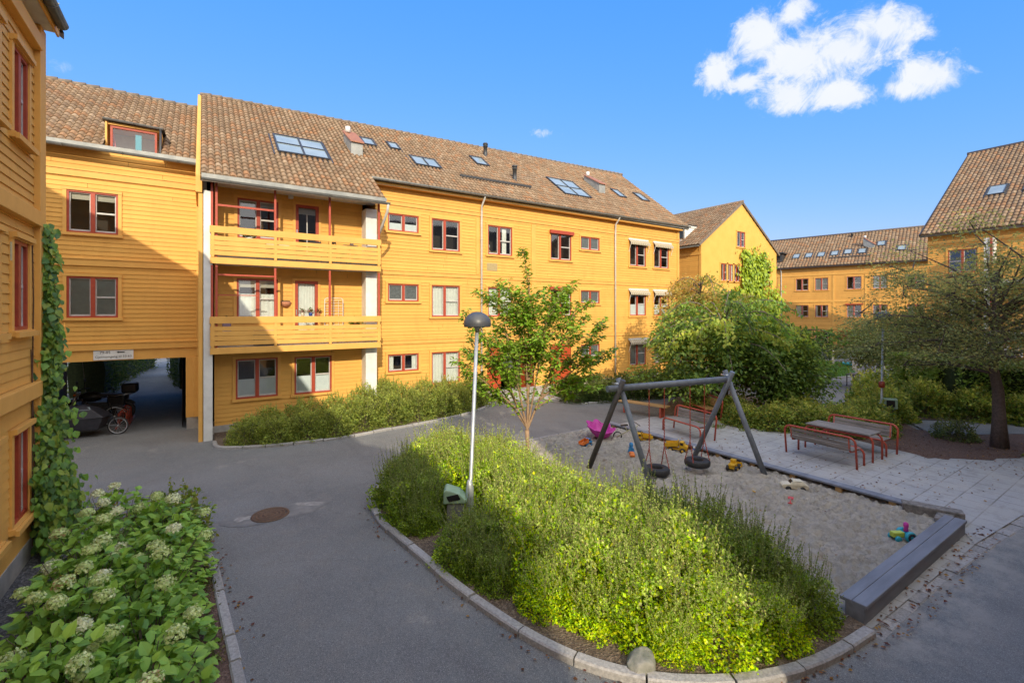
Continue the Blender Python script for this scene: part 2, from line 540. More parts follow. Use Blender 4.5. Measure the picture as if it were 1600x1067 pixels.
def leaves(name, P, A, Nn, size, tint, m, parent=None, width=.5, broad=False, fold=.25):
    """P base points, A leaf directions, Nn approximate leaf normals, size lengths: one folded leaf each."""
    P = np.asarray(P, float); A = unit(np.asarray(A, float)); Nn = np.asarray(Nn, float)
    B = unit(np.cross(A, Nn)); Nn = unit(np.cross(B, A))
    s = np.asarray(size, float)[:, None]
    n = len(P)
    if not broad:
        w = s*width*.5
        up = Nn*s*fold*.35
        V = np.stack([P, P+A*s*.45+B*w+up, P+A*s-Nn*s*fold*.3, P+A*s*.45-B*w+up], 1).reshape(-1, 3)
        base = np.arange(n)[:, None]*4
        Fq = base + np.array([[0, 1, 2, 3]])
        k = 4
    else:
        w = s*width*.5
        up = Nn*s*fold*.35
        dr = -Nn*s*fold*.5
        V = np.stack([P, P+A*s*.3+B*w+up, P+A*s*.32, P+A*s*.3-B*w+up,
                      P+A*s*.68+B*w*.72+up*.6+dr*.35, P+A*s*.68+dr*.35, P+A*s*.68-B*w*.72+up*.6+dr*.35, P+A*s+dr], 1).reshape(-1, 3)
        base = np.arange(n)[:, None, None]*8
        q = np.array([[0, 1, 2, 2], [0, 2, 3, 3], [2, 1, 4, 5], [3, 2, 5, 6], [5, 4, 7, 7], [6, 5, 7, 7]])
        # triangles kept as quads by splitting: build tri mesh instead
        tri = np.array([[0, 1, 2], [0, 2, 3], [2, 1, 4], [2, 4, 5], [3, 2, 5], [3, 5, 6], [5, 4, 7], [6, 5, 7]])
        Fq = (np.arange(n)[:, None, None]*8 + tri[None]).reshape(-1, 3)
        k = 8
    t = np.repeat(np.asarray(tint, float), k, axis=0)*LEAFGAIN
    return np_mesh(name, V, Fq, t, m, parent)

def palette(rs, n, cols, jitter=.15):
    cols = np.array(cols); i = rs.integers(0, len(cols), n)
    t = cols[i]*(1+rs.uniform(-jitter, jitter, (n, 1)))
    return t

# ------------------------------------------------------------------ building parts
def siding(mb, u0, u1, z0, z1, holes=(), pitch=.14, ulim=None, proud=.018, seed=1):
    r = random.Random(seed)
    zs = z0
    while zs < z1-1e-4:
        ze = min(zs+pitch, z1)
        cuts = sorted({zs, ze} | {h for H_ in holes for h in (H_[2], H_[3]) if zs < h < ze})
        rowt = r.uniform(.94, 1.04)
        for a, b in zip(cuts, cuts[1:]):
            zm = (a+b)/2
            lo, hi = (u0, u1) if ulim is None else ulim(zm)
            if hi-lo < .02: continue
            iv = [(lo, hi)]
            for (h0, h1, g0, g1) in holes:
                if g0 <= zm <= g1:
                    nv = []
                    for (p, q) in iv:
                        if h1 <= p or h0 >= q: nv.append((p, q)); continue
                        if h0 > p: nv.append((p, h0))
                        if h1 < q: nv.append((h1, q))
                    iv = nv
            da = proud*(1-(a-zs)/pitch); db = proud*(1-(b-zs)/pitch)
            for (p, q) in iv:
                # boards come in lengths: split with slight tone changes
                x = p
                while x < q-1e-4:
                    y = min(q, x+r.uniform(2.4, 4.8))
                    if q-y < .5: y = q
                    mb.tint = rowt*r.uniform(.97, 1.02)
                    yj = y-.007 if y < q-1e-4 else y
                    mb.quad((x, da, a), (yj, da, a), (yj, db, b), (x, db, b))
                    if a == zs:
                        mb.tint *= .8
                        mb.quad((x, 0, a), (y, 0, a), (y, da, a), (x, da, a))
                    x = y
        zs = ze
    mb.tint = 1.0

def curtain_sheet(T, u0, u1, z0, z1, d=-.10, waves=9, amp=.02):
    mb = MB(T)
    n = waves*4
    prev = None
    for k in range(n+1):
        u = u0+(u1-u0)*k/n
        dd = d+amp*math.sin(k*PI/2*1.0+.6)*(.7+.3*math.sin(k*1.7))
        cur = (mb.p(u, dd, z0), mb.p(u, dd*1.0, z1))
        if prev: mb.face([prev[0], cur[0], cur[1], prev[1]], smooth=True)
        prev = cur
    return mb

def window(bld, T, u0, u1, z0, z1, style='tall', cur='none', split=.54, room=True, flip=False, trim=None, lod=0):
    """red framed window: frame with casing, panes, curtain and the room seen behind as pieces of it."""
    f = MB(T)
    d0, d1 = -.09, .022
    w = .055
    f.box(u0, d0, z0, u0+w, d1, z1); f.box(u1-w, d0, z0, u1, d1, z1)
    f.box(u0+w, d0, z1-w, u1-w, d1, z1); f.box(u0+w, d0, z0, u1-w, d1, z0+w)
    um = u0+(u1-u0)*(1-split if flip else split)
    f.box(um-.055, d0, z0+w, um+.055, d1+.008, z1-w)
    fo = f.build('window', M['red'], bld, True)
    s = MB(T)
    sw = .028
    halves = [(u0+w, um-.055), (um+.055, u1-w)]
    for k, (a, b) in enumerate(halves):
        s.box(a, d0+.01, z0+w, a+sw, -.02, z1-w); s.box(b-sw, d0+.01, z0+w, b, -.02, z1-w)
        s.box(a+sw, d0+.01, z1-w-sw, b-sw, -.02, z1-w); s.box(a+sw, d0+.01, z0+w, b-sw, -.012, z0+w+.05)
        if style == 'tall' and ((k == 1) != flip):
            zm = z0+(z1-z0)*.5
            s.box(a+sw, d0+.01, zm-.025, b-sw, -.012, zm+.025)
    s.build('sash', M['sash'], fo, True)
    g = MB(T)
    for a, b in halves:
        g.quad((a, -.05, z0+w), (b, -.05, z0+w), (b, -.05, z1-w), (a, -.05, z1-w))
    g.build('pane', M['dullpane'] if cur == 'dull' else M['glass'], fo, True)
    # casing
    c = MB(T)
    cw = .09
    c.box(u0-cw, -.01, z0, u0, .045, z1); c.box(u1, -.01, z0, u1+cw, .045, z1)
    c.box(u0-cw-.01, -.01, z1, u1+cw+.01, .055, z1+cw)
    c.box(u0-cw-.03, -.01, z0-.085, u1+cw+.03, .085, z0)
    c.build('casing', trim or M['ochre'], fo, True)
    if cur == 'dull': return fo
    if room:
        r = MB(T)
        D = -.95
        a, b, p, q = u0-.15, u1+.15, z0-.12, z1+.1
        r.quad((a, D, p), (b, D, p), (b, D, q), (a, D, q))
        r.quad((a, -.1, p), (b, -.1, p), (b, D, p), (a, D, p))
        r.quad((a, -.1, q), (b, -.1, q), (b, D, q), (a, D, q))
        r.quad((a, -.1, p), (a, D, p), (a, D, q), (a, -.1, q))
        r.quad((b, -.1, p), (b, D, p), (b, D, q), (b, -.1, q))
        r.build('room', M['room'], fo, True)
    W = u1-u0
    if cur == 'full':
        curtain_sheet(T, u0+.04, u1-.04, z0+.05, z1-.05).build('curtain', M['curtain'], fo, True)
    elif cur == 'left':
        curtain_sheet(T, u0+.04, um-.03, z0+.05, z1-.05, waves=5).build('curtain', M['curtain'], fo, True)
    elif cur == 'right':
        curtain_sheet(T, um+W*.16, um+W*.34, z0+.05, z1-.05, waves=4, amp=.03).build('curtain', M['curtain'], fo, True)
    elif cur == 'sides':
        curtain_sheet(T, u0+.04, u0+W*.2, z0+.05, z1-.05, waves=3, amp=.03).build('curtain', M['curtain'], fo, True)
        curtain_sheet(T, u1-W*.2, u1-.04, z0+.05, z1-.05, waves=3, amp=.03).build('curtain', M['curtain'], fo, True)
    elif cur == 'half':
        h = MB(T); zt = z0+(z1-z0)*.48
        h.quad((u0+.05, -.06, z0+.05), (u1-.05, -.06, z0+.05), (u1-.05, -.06, zt), (u0+.05, -.06, zt))
        h.build('window_film', M['frost'], fo, True)
    elif cur == 'lace':
        zt = z0+(z1-z0)*.62
        curtain_sheet(T, u0+.04, u1-.04, z0+.05, zt, waves=8).build('curtain', M['curtain'], fo, True)
        v = MB(T); v.quad((u0+.05, -.08, z1-.3), (u1-.05, -.08, z1-.3), (u1-.05, -.08, z1-.05), (u0+.05, -.08, z1-.05))
        v.build('roller_blind', M['blind'], fo, True)
    elif cur == 'blind':
        v = MB(T); v.quad((u0+.05, -.08, z1-.26), (u1-.05, -.08, z1-.26), (u1-.05, -.08, z1-.05), (u0+.05, -.08, z1-.05))
        v.build('roller_blind', M['blind'], fo, True)
    elif cur == 'grey':
        v = MB(T); v.quad((u0+.05, -.08, z0+.05), (u1-.05, -.08, z0+.05), (u1-.05, -.08, z1-.05), (u0+.05, -.08, z1-.05))
        v.build('roller_blind', M['greyblind'], fo, True)
    return fo
M['greyblind'] = mat('grey_roller_blind', (.36, .42, .42), (.30, .35, .35), 4, .7)

def awning(bld, T, u0, u1, z, drop=.20, out=.24, parent=None):
    a = MB(T)
    n = int((u1-u0)/.16)
    W = u1-u0
    a.quad((u0, .05, z), (u1, .05, z), (u1, out, z-drop), (u0, out, z-drop), uv=[(0, 0), (W, 0), (W, 1), (0, 1)])
    for k in range(n):                                   # scalloped valance
        p, q = u0+W*k/n, u0+W*(k+1)/n
        m_ = (p+q)/2
        pts = [(p, out, z-drop), (q, out, z-drop), (q, out, z-drop-.09), (m_+.03, out, z-drop-.13), (m_-.03, out, z-drop-.13), (p, out, z-drop-.09)]
        a.poly(pts, uv=[(x[0]-u0, 0) for x in pts])
    ao = a.build('awning', M['awning'], bld, True)
    b = MB(T)
    b.box(u0, .02, z-.03, u1, .09, z+.05)
    for u in (u0+.03, u1-.03):
        b.bar((u, .05, z-.75), (u, out, z-drop), .02, .02)
    b.build('awning_frame', M['white'], ao, True)

def roof_tiles(mb, S, U, V, colw=.19, roww=.32, holes=()):
    """tiles on the surface S(u,v)->(pos, normal), 0<=u<=U, 0<=v<=V metres up the slope; holes are (u0,u1,v0,v1)."""
    prof = [(0, 0.0), (.14, .04), (.36, .076), (.62, .082), (.86, .045)]
    nc = int(U/colw); nr = int(V/roww)
    cw = U/nc; rw = V/nr
    for r in range(nr):
        v0, v1 = r*rw, (r+1)*rw+.02
        vm = (v0+v1)/2
        row = []
        for c in range(nc+1):
            for (t, h) in (prof if c < nc else prof[:1]):
                u = (c+t)*cw
                jit = .006*math.sin(c*12.9+r*78.2)
                p0, n0 = S(u, v0); p1, n1 = S(u, v1)
                a = mb.p(*(p0+n0*(h+.035+jit))); b = mb.p(*(p1+n1*(h+.006)))
                l = mb.p(*(p0+n0*(h*.2)))
                row.append((a, b, l, u, c+t))
        for k in range(len(row)-1):
            um = (row[k][3]+row[k+1][3])/2
            if any(h0 < um < h1 and g0 < vm < g1 for (h0, h1, g0, g1) in holes): continue
            a, b = row[k], row[k+1]
            ua, ub = a[4]+.001, min(b[4], int(a[4]+.0005)+1)-.001
            uv = [(ua, r+.1), (ub, r+.1), (ub, r+.9), (ua, r+.9)]
            mb.face([a[0], b[0], b[1], a[1]], uv, True)
            mb.face([a[2], b[2], b[0], a[0]], uv, False)

def plane_S(o, du, dv):
    o = Vector(o); du = Vector(du).normalized(); dv = Vector(dv).normalized()
    n = du.cross(dv)
    if n.z < 0: n = -n
    def S(u, v): return o+du*u+dv*v, n
    return S

def skylight(bld, S, u, v, w, h, cols=1, rows=1, dark=False):
    f = MB(); g = MB()
    p, n = S(u, v)
    du = (S(u+1, v)[0]-p).normalized(); dv = (S(u, v+1)[0]-p).normalized()
    lift = n*.09
    def Q(a, b, k=0): return S(u, v)[0]+du*a+dv*b+lift+n*k
    fw = .07
    def rail(a0, b0, a1, b1):
        c = (Q(a0, b0)+Q(a1, b1))*.5
        f.obox(c, du*abs(a1-a0)*.5, dv*abs(b1-b0)*.5, n*.07)
    rail(0, 0, fw, h); rail(w-fw, 0, w, h)
    for j in range(rows+1):
        y = (h-fw)*j/rows; rail(fw, y, w-fw, y+fw)
    for i in range(1, cols):
        x = (w-fw)*i/cols
        for j in range(rows):
            rail(x, (h-fw)*j/rows+fw, x+fw, (h-fw)*(j+1)/rows)
    # lead flashing round it
    c = Q(w/2, h/2, -.035)
    f.obox(c, du*(w*.5+.14), dv*(h*.5+.14), n*.008)
    fo = f.build('skylight', M['darkmetal'], bld, True)
    for i in range(cols):
        for j in range(rows):
            a0 = (w-fw)*i/cols+fw; a1 = (w-fw)*(i+1)/cols; b0 = (h-fw)*j/rows+fw; b1 = (h-fw)*(j+1)/rows
            g.quad(Q(a0, b0, .04), Q(a1, b0, .04), Q(a1, b1, .04), Q(a0, b1, .04))
            g.quad(Q(a0, b0, -.02), Q(a1, b0, -.02), Q(a1, b1, -.02), Q(a0, b1, -.02))
    g.build('skylight_pane', M['skyglass'], fo, True)

def gutter(bld, a, b, r=.075, name='gutter'):
    a = Vector(a); b = Vector(b); d = (b-a).normalized()
    sd = d.cross(Vector((0, 0, 1))).normalized()
    mb = MB()
    seg = 8
    rings = []
    for q in (a, b):
        ring = [mb.p(*(q+sd*r*math.cos(PI+PI*j/seg)+Vector((0, 0, 1))*r*math.sin(PI+PI*j/seg))) for j in range(seg+1)]
        ring2 = [mb.p(*(q+sd*(r-.012)*math.cos(PI+PI*j/seg)+Vector((0, 0, 1))*(r-.012)*math.sin(PI+PI*j/seg))) for j in range(seg+1)]
        rings.append((ring, ring2))
    for w in (0, 1):
        for j in range(seg):
            mb.face([rings[0][w][j], rings[1][w][j], rings[1][w][j+1], rings[0][w][j+1]], smooth=True)
    for e in (0, 1):
        mb.face(rings[e][0])
    n = int((b-a).length/1.6)
    for k in range(n+1):                                  # brackets
        q = a+(b-a)*(k+.5)/(n+1)
        ring = [q+sd*(r+.006)*math.cos(PI+PI*j/6)+Vector((0, 0, 1))*(r+.006)*math.sin(PI+PI*j/6) for j in range(7)]
        for p0, p1 in zip(ring, ring[1:]): mb.bar(p0, p1, .03, .008, up=d)
    return mb.build(name, M['zinc'], bld, True)

M['pipe'] = mat('pale_pipe', (.58, .57, .53), (.48, .47, .44), 4, .5)
def downpipe(bld, path, r=.045, m='pipe'):
    mb = MB(); mb.tube(path, r, 10)
    p0, p1 = Vector(path[-2]), Vector(path[-1])
    n = max(2, int((p0-p1).length/2))
    for k in range(n):
        q = p0+(p1-p0)*(k+.5)/n
        mb.tube([q-Vector((0, 0, .02)), q+Vector((0, 0, .02))], r+.012, 10)
    return mb.build('downpipe', M[m], bld, True)

def part(name, m, bld, T, *boxes, bevel=0, label=None):
    mb = MB(T)
    for b in boxes: mb.box(*b)
    return mb.build(name, M[m] if isinstance(m, str) else m, bld, True, bevel, label)

def vent_hood(bld, p, s=1.0):
    """sheet metal roof hood with a red sloping top"""
    x, y, z = p
    mb = MB()
    w, l = .26*s, .95*s
    A = [(x-w, y-l*.45, z-.25), (x+w, y-l*.45, z-.25), (x+w, y+l, z+.3), (x-w, y+l, z+.3)]
    B = [(x-w, y-l*.45, z+.35), (x+w, y-l*.45, z+.35), (x+w, y+l, z+1.15), (x-w, y+l, z+1.15)]
    ia = [mb.p(*q) for q in A]; ib = [mb.p(*q) for q in B]
    for k in range(4): mb.face([ia[k], ia[(k+1) % 4], ib[(k+1) % 4], ib[k]])
    h = mb.build('roof_hood', M['flash'], bld, True)
    t = MB()
    def e(q, dx, dy, dz): return (q[0]+dx, q[1]+dy, q[2]+dz)
    q = [e(B[0], -.05, -.08, -.04), e(B[1], .05, -.08, -.04), e(B[2], .05, .06, .05), e(B[3], -.05, .06, .05)]
    i0 = [t.p(*k) for k in q]; i1 = [t.p(k[0], k[1], k[2]+.05) for k in q]
    t.face(i0[::-1]); t.face(i1)
    for k in range(4): t.face([i0[k], i0[(k+1) % 4], i1[(k+1) % 4], i1[k]])
    t.build('hood_cover', M['hoodred'], h, True)
    c = MB(); c.lathe([(.0, .28), (.11, .26), (.11, .0), (.0, 0)], (x-.1, y+l*.8, z+1.1), 10); c.build('hood_pipe', M['white'], h, True)
M['hoodred'] = mat('rusty_red_sheet', (.36, .15, .08), (.26, .11, .07), 10, .6)

def vent_pipe(bld, p, h=.75):
    mb = MB()
    x, y, z = p
    mb.lathe([(.17, -.25), (.15, 0), (.11, .05), (.11, h*.75), (.15, h*.76), (.15, h*.8), (.11, h*.82), (.11, h*.88), (.16, h*.9), (.13, h), (0, h+.02)], (x, y, z), 14)
    mb.build('vent_pipe', M['darkmetal'], bld, True)

# ================================================================== MAIN APARTMENT BLOCK
FY, MY, RY = 17.13, 18.9, 18.1      # balcony front, main facade, recessed facade behind the balconies
XE = 25.4
main = thing('apartment_building', 'long ochre timber apartment block with two stacked balconies at its left end', 'building', (12, 24, 0))
TM = lambda u, d, z: (u, MY-d, z)
TR = lambda u, d, z: (u, RY-d, z)
TF = lambda u, d, z: (u, FY-d, z)
ROWS = [(.85, 2.25), (3.8, 5.2), (6.73, 8.13)]
holes = []
wins = []
for r, (a, b) in enumerate(ROWS):
    cA = ['half', 'dull', 'frostall'][r]
    wins.append((6.37, 7.72, b-.74, b, 'small', ['sides', 'dull', 'half'][r]))
    wins.append((8.32, 9.7, a, b, 'tall', ['full', 'full', 'none'][r]))
    if r: wins.append((11.18, 12.56, a, b, 'tall', [None, 'full', 'right'][r]))
    if r: wins.append((14.94, 16.35, a, b, 'tall', 'none'))
    wins.append((17.02, 18.42, b-.72, b, 'small', 'dull'))
    wins.append((20.86, 22.26, a, b, 'tall', ['full', 'half', 'none'][r]))
    wins.append((23.0, 24.4, a, b, 'tall', ['full', 'half', 'none'][r]))
holes = [(w[0], w[1], w[2], w[3]) for w in wins]
DOORH = (11.15, 13.9, 0.0, 2.45)
D1H = (14.9, 16.35, .2, 2.35)
mb = MB(TM)
siding(mb, 5.5, XE, .25, 9.35, holes+[DOORH, D1H], seed=3)
# recessed facade behind balconies
rw = [(.90, 2.17, 1.08, 2.43, 'half'), (2.70, 3.97, 1.06, 2.41, 'half'),
      (.93, 2.17, 3.78, 5.15, 'lace'), (.95, 2.19, 6.5, 7.85, 'blind')]
rdoors = [(2.72, 3.49, 2.95, 5.13), (2.74, 3.52, 5.8, 7.86)]
mb.T = TR
siding(mb, .3, 5.1, .25, 8.5, [w[:4] for w in rw]+rdoors, seed=4)
# side gable facing the passage, the far gable, the back, return walls
GAB = lambda z: (17.15, 30.6) if z < 8.1 else (17.15+(z-8.1)/.73, 30.6-(z-9.2 if z > 9.2 else 0)/.73)
mb.T = lambda u, d, z: (0.0-d, u, z)
siding(mb, 17.15, 30.6, 0, 13.5, ulim=lambda z: (max(GAB(z)[0], 17.4), GAB(z)[1]), seed=5)
mb.T = lambda u, d, z: (XE+d, u, z)
siding(mb, MY, 30.6, .25, 14, ulim=lambda z: (MY if z < 9.3 else MY+(z-9.3)/.78, 30.6-max(0, z-9.2)/.75), seed=6)
mb.T = lambda u, d, z: (u, 30.6+d, z)
siding(mb, 0, XE, 0, 9.3, seed=7)
mb.T = lambda u, d, z: (5.5-d, u, z)
siding(mb, RY-.4, MY, .25, 8.6, seed=8)
wall = mb.build('wall', M['siding'], main, True)
mb = MB(); mb.box(.02, RY+.0, 0, XE-.02, RY+.9, .25); mb.box(5.4, MY-.03, 0, XE+.02, MY+.02, .27); mb.box(.25, RY-.03, -.1, 5.2, RY+.02, .27); mb.build('plinth', M['concrete'], main, True)
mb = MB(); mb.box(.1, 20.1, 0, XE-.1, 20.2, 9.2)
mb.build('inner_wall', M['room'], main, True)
# bands, corner boards, pilasters on the main facade
for k, z in enumerate((2.66, 5.57, 8.47)):
    part('floor_band', 'ochre', main, TM, (5.52, 0, z, XE+.05, .05, z+.16), (5.52, 0, z+.16, XE+.05, .075, z+.20), bevel=.006)
    part('shadow_gap', M['bandgap'] if 'bandgap' in M else 'ochre', main, TM, (5.52, 0, z-.05, XE+.03, .012, z))
part('pilaster', 'ochre', main, TM, (13.72, 0, 2.86, 13.98, .045, 5.52))
part('pilaster', 'ochre', main, TM, (13.72, 0, 5.78, 13.98, .045, 8.42))
part('pilaster', 'ochre', main, TM, (10.55, 0, 5.78, 10.72, .04, 8.42))
part('corner_board', 'ochre', main, TM, (XE-.16, 0, .25, XE+.03, .055, 2.6), (XE-.16, 0, 2.87, XE+.03, .055, 5.5), (XE-.16, 0, 5.78, XE+.03, .055, 8.4), (XE-.16, 0, 8.68, XE+.03, .055, 9.3))
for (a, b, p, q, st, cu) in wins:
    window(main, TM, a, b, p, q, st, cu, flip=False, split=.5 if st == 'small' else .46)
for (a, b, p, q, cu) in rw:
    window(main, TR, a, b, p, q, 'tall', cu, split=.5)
# red roller boxes and awnings
for z in (8.13, 5.2):
    part('shutter_box', 'red', main, TM, (14.86, .02, z-.05, 16.45, .17, z+.13), bevel=.01)
part('shutter', 'doorred', main, TM, (14.95, -.06, .22, 16.32, .01, 2.33), *[(14.97, .01, .24+k*.1, 16.3, .018, .31+k*.1) for k in range(21)])
for z in (2.36, 5.29, 8.24):
    awning(main, TM, 20.74, 22.44, z+.06); awning(main, TM, 22.9, 24.62, z+.06)
# entrance recess
mb = MB(TM)
a, b, _, t = DOORH
mb.quad((a, 0, 0), (a, -1.3, 0), (a, -1.3, t), (a, 0, t)); mb.quad((b, 0, 0), (b, -1.3, 0), (b, -1.3, t), (b, 0, t))
mb.quad((a, -1.3, 0), (b, -1.3, 0), (b, -1.3, t), (a, -1.3, t)); mb.quad((a, 0, t), (b, 0, t), (b, -1.3, t), (a, -1.3, t))
mb.build('entrance_recess', M['doorred'], main, True)
dm = MB(TM)
dm.box(a+.02, -.35, .05, a+.95, -.28, t-.02)
for k in range(6): dm.box(a+.06+k*.145, -.28, .1, a+.185+k*.145, -.268, t-.08)
do = dm.build('door', M['doorred'], main, True)
part('handle', 'steel', do, TM, (a+.85, -.28, 1.0, a+.89, -.21, 1.16))
dm = MB(TM); dm.box(a+1.5, -1.28, .05, a+2.45, -1.2, 2.1)
do = dm.build('door', M['red'], main, True)
part('door_pane', 'dullpane', do, TM, (a+1.65, -1.2, 1.1, a+2.3, -1.19, 1.95))
part('step', 'concrete', main, TM, (a-.05, -1.3, 0.0, b+.05, .35, .06))
# balcony doors
for k, (a, b, p, q) in enumerate(rdoors):
    f = MB(TR); w = .1
    f.box(a, -.08, p, a+w, .03, q); f.box(b-w, -.08, p, b, .03, q); f.box(a+w, -.08, q-w, b-w, .03, q); f.box(a+w, -.08, p, b-w, .02, p+.35)
    do = f.build('door', M['red'], main, True)
    g = MB(TR); g.quad((a+w, -.04, p+.35), (b-w, -.04, p+.35), (b-w, -.04, q-w), (a+w, -.04, q-w)); g.build('door_pane', M['glass'], do, True)
    r = MB(TR); r.box(a, -.9, p, b, -.88, q); r.build('room', M['room'], do, True)
    if k == 0:
        curtain_sheet(TR, a+w, b-w, p+.35, q-w, waves=6).build('curtain', M['curtain'], do, True)
    else:
        part('glazing_bar', 'sash', do, TR, ((a+b)/2-.015, -.06, p+.35, (a+b)/2+.015, -.02, q-.3), (a+w, -.06, p+.9, b-w, -.03, p+.93))
        part('roller_blind', 'blind', do, TR, (a+w, -.1, q-.32, b-w, -.09, q-w))
    part('handle', 'steel', do, TR, (a+.03, .03, p+.95, a+.06, .07, p+1.15))
    part('casing', 'ochre', do, TR, (a-.08, -.01, p, a, .045, q), (b, -.01, p, b+.08, .045, q), (a-.09, -.01, q, b+.09, .055, q+.08))
part('wall_lamp', 'white', main, TR, (2.5, .0, 8.02, 2.66, .12, 8.14), bevel=.02)
# white end of the side wall and white column
part('white_post', 'white', main, None, (.0, 17.21, 0, .24, 17.46, 7.78), bevel=.012)
part('white_column', 'white', main, None, (5.08, 17.55, 0, 5.5, 18.14, 7.9), bevel=.012)
# balconies
def balcony(zf, zr0, zr1, low):
    """zf slab underside, zr0-zr1 top rail"""
    b = MB(TF)
    b.box(.32, -.97, zf+.03, 5.48, -.05, zf+.2)
    bo = b.build('balcony', M['white'], main, True)
    part('fascia', 'ochre', bo, TF, (.17, -.04, zf, 5.52, 0.0, zf+.2), bevel=.005)
    part('fascia', 'ochre', bo, None, (5.50, FY+.04, zf+.002, 5.53, MY-.06, zf+.198))
    rails = MB(TF)
    z = zf+.27
    n = 4
    h = (zr0-.06-z)/n
    for k in range(n):
        rails.box(.17, -.03, z+k*h, 5.52, .004, z+(k+1)*h-.018)
        rails.box(5.49, -1.7, z+k*h+.001, 5.525, -.034, z+(k+1)*h-.019)
    rails.build('railing_boards', M['ochre'], bo, True)
    t = MB(TF); t.box(.16, -.05, zr0+.02, 5.53, .01, zr1-.005); t.box(5.485, -1.7, zr0+.021, 5.53, -.051, zr1-.006)
    t.build('top_rail', M['ochre'], bo, True, .006)
    br = MB(TF)
    for u in (.24, 1.99, 3.72, 5.44):
        br.box(u-.04, -.045, zf+.2, u+.04, .012, zr0+.02)
    br.build('rail_bracket', M['ochre'], bo, True)
    zt = zf+2.78 if low else 8.07
    for u in (.22, .34, 1.99, 3.72, 5.47):
        part('post', 'redbright', bo, TF, (u-.033, -.14, zf+.2, u+.033, -.07, zt), bevel=.005)
    x = MB(TF)
    if low: x.box(.375, -.125, 5.16, 1.95, -.085, 5.21); x.box(.375, -.12, 4.53, 1.5, -.09, 4.56)
    else:
        x.box(.16, -.15, 8.07, 5.53, -.06, 8.13); x.box(.375, -.13, 7.34, 1.95, -.085, 7.40)
    x.build('crossbar', M['redbright'], bo, True)
    return bo
bal1 = balcony(2.69, 3.63, 3.87, True)
bal2 = balcony(5.52, 6.46, 6.70, False)
part('drip_rail', 'darkmetal', bal2, TF, *[(a, -.02, 5.735, b, .0, 5.765) for a, b in ((.36, 1.93), (2.06, 3.66), (3.8, 5.38))])
part('soffit', 'white', main, None, (.3, 17.1, 8.14, 5.5, 18.1, 8.17))
# roof
def eave_z(X): return 9.33+.006*X
def ridge_z(X): return 13.55+.03*X
def main_S(x0, yb):
    def S(u, v):
        X = x0+u
        k = (ridge_z(X)-eave_z(X))/6.0
        Ls = math.hypot(1, k)
        Y = yb+v/Ls
        n = Vector((0, -k, 1)).normalized()
        return Vector((X, Y, eave_z(X)+k*(Y-18.6))), n
    return S
kk = (ridge_z(12)-eave_z(12))/6.0
LS = math.hypot(1, kk)
mb = MB()
S0 = main_S(-.08, 16.98)
SKY = [(2.32, 19.42, 1.9, 2.05, 2, 2), (6.2, 21.8, .62, .95, 1, 1), (7.5, 21.9, .55, .9, 1, 1), (8.22, 20.5, 1.35, 1.15, 2, 1),
       (12.25, 21.9, .8, 1.15, 1, 1), (16.85, 20.05, 2.05, 2.25, 2, 2), (22.1, 20.95, .68, 1.1, 1, 1), (24.3, 21.0, .75, 1.15, 1, 1)]
roof_tiles(mb, S0, 5.73, (18.6-16.98)*LS)
roof_tiles(mb, main_S(-.08, 18.6), XE+.6+.08, 6.0*LS)
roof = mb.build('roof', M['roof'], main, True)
for (x, y, w, h, cl, ro) in SKY:
    S = main_S(0, 18.6)
    skylight(main, S, x, (y-18.6)*LS, w, h, cl, ro)
mb = MB()
for (x0, x1, y0) in ((-.08, 5.65, 16.96), (5.65, XE+.6, 18.58)):      # roof deck and back slope
    z0 = eave_z(x0)+(y0-18.6)*(ridge_z(x0)-eave_z(x0))/6; z1 = eave_z(x1)+(y0-18.6)*(ridge_z(x1)-eave_z(x1))/6
    mb.quad((x0, y0, z0-.03), (x1, y0, z1-.03), (x1, 24.6, ridge_z(x1)-.03), (x0, 24.6, ridge_z(x0)-.03))
    mb.quad((x0, y0, z0-.18), (x1, y0, z1-.18), (x1, 24.6, ridge_z(x1)-.18), (x0, 24.6, ridge_z(x0)-.18))
    mb.quad((x0, y0, z0-.18), (x0, 24.6, ridge_z(x0)-.18), (x0, 24.6, ridge_z(x0)-.03), (x0, y0, z0-.03))
    mb.quad((x1, y0, z1-.18), (x1, 24.6, ridge_z(x1)-.18), (x1, 24.6, ridge_z(x1)-.03), (x1, y0, z1-.03))
mb.quad((-.08, 24.6, ridge_z(0)), (XE+.6, 24.6, ridge_z(26)), (XE+.6, 31.1, 9.1), (-.08, 31.1, 9.1))
mb.build('roof_deck', M['roofcap'], main, True)
mb = MB()
for k in range(66):
    x0 = -.12+k*.4; x1 = x0+.43
    mb.tube([(x0, 24.6, ridge_z(x0)+.02), (x1, 24.6, ridge_z(x1)+.05)], [.10, .12], 8)
mb.build('ridge_cap', M['roofcap'], main, True)
mb = MB()
mb.quad((-.02, 16.97, 8.13), (-.02, 24.6, 13.5), (-.02, 24.6, 13.25), (-.02, 17.12, 7.7))
mb.bar((-.04, 16.98, 8.12), (-.04, 24.6, 13.54), .03, .12)
mb.build('verge_board', M['ochre'], main, True)
mb = MB()
PZ = [(17.2, 7.7), (17.2, 8.22), (24.6, 13.56), (24.6, 12.3), (19.6, 8.9), (19.42, 7.7)]
ia = [mb.p(-.20, y, z) for y, z in PZ]; ib = [mb.p(-.035, y, z) for y, z in PZ]
mb.face(ia); mb.face(ib[::-1])
for k in range(6): mb.face([ia[k], ia[(k+1) % 6], ib[(k+1) % 6], ib[k]])
mb.build('gable_parapet', M['ochre'], main, True)
part('side_board', 'ochre', main, None, (-.13, 17.25, 0, -.02, 19.36, 7.69))
mb = MB(); mb.bar((XE+.58, 18.6, 9.38), (XE+.58, 24.6, 14.2), .06, .2); mb.build('verge_board', M['darkmetal'], main, True)
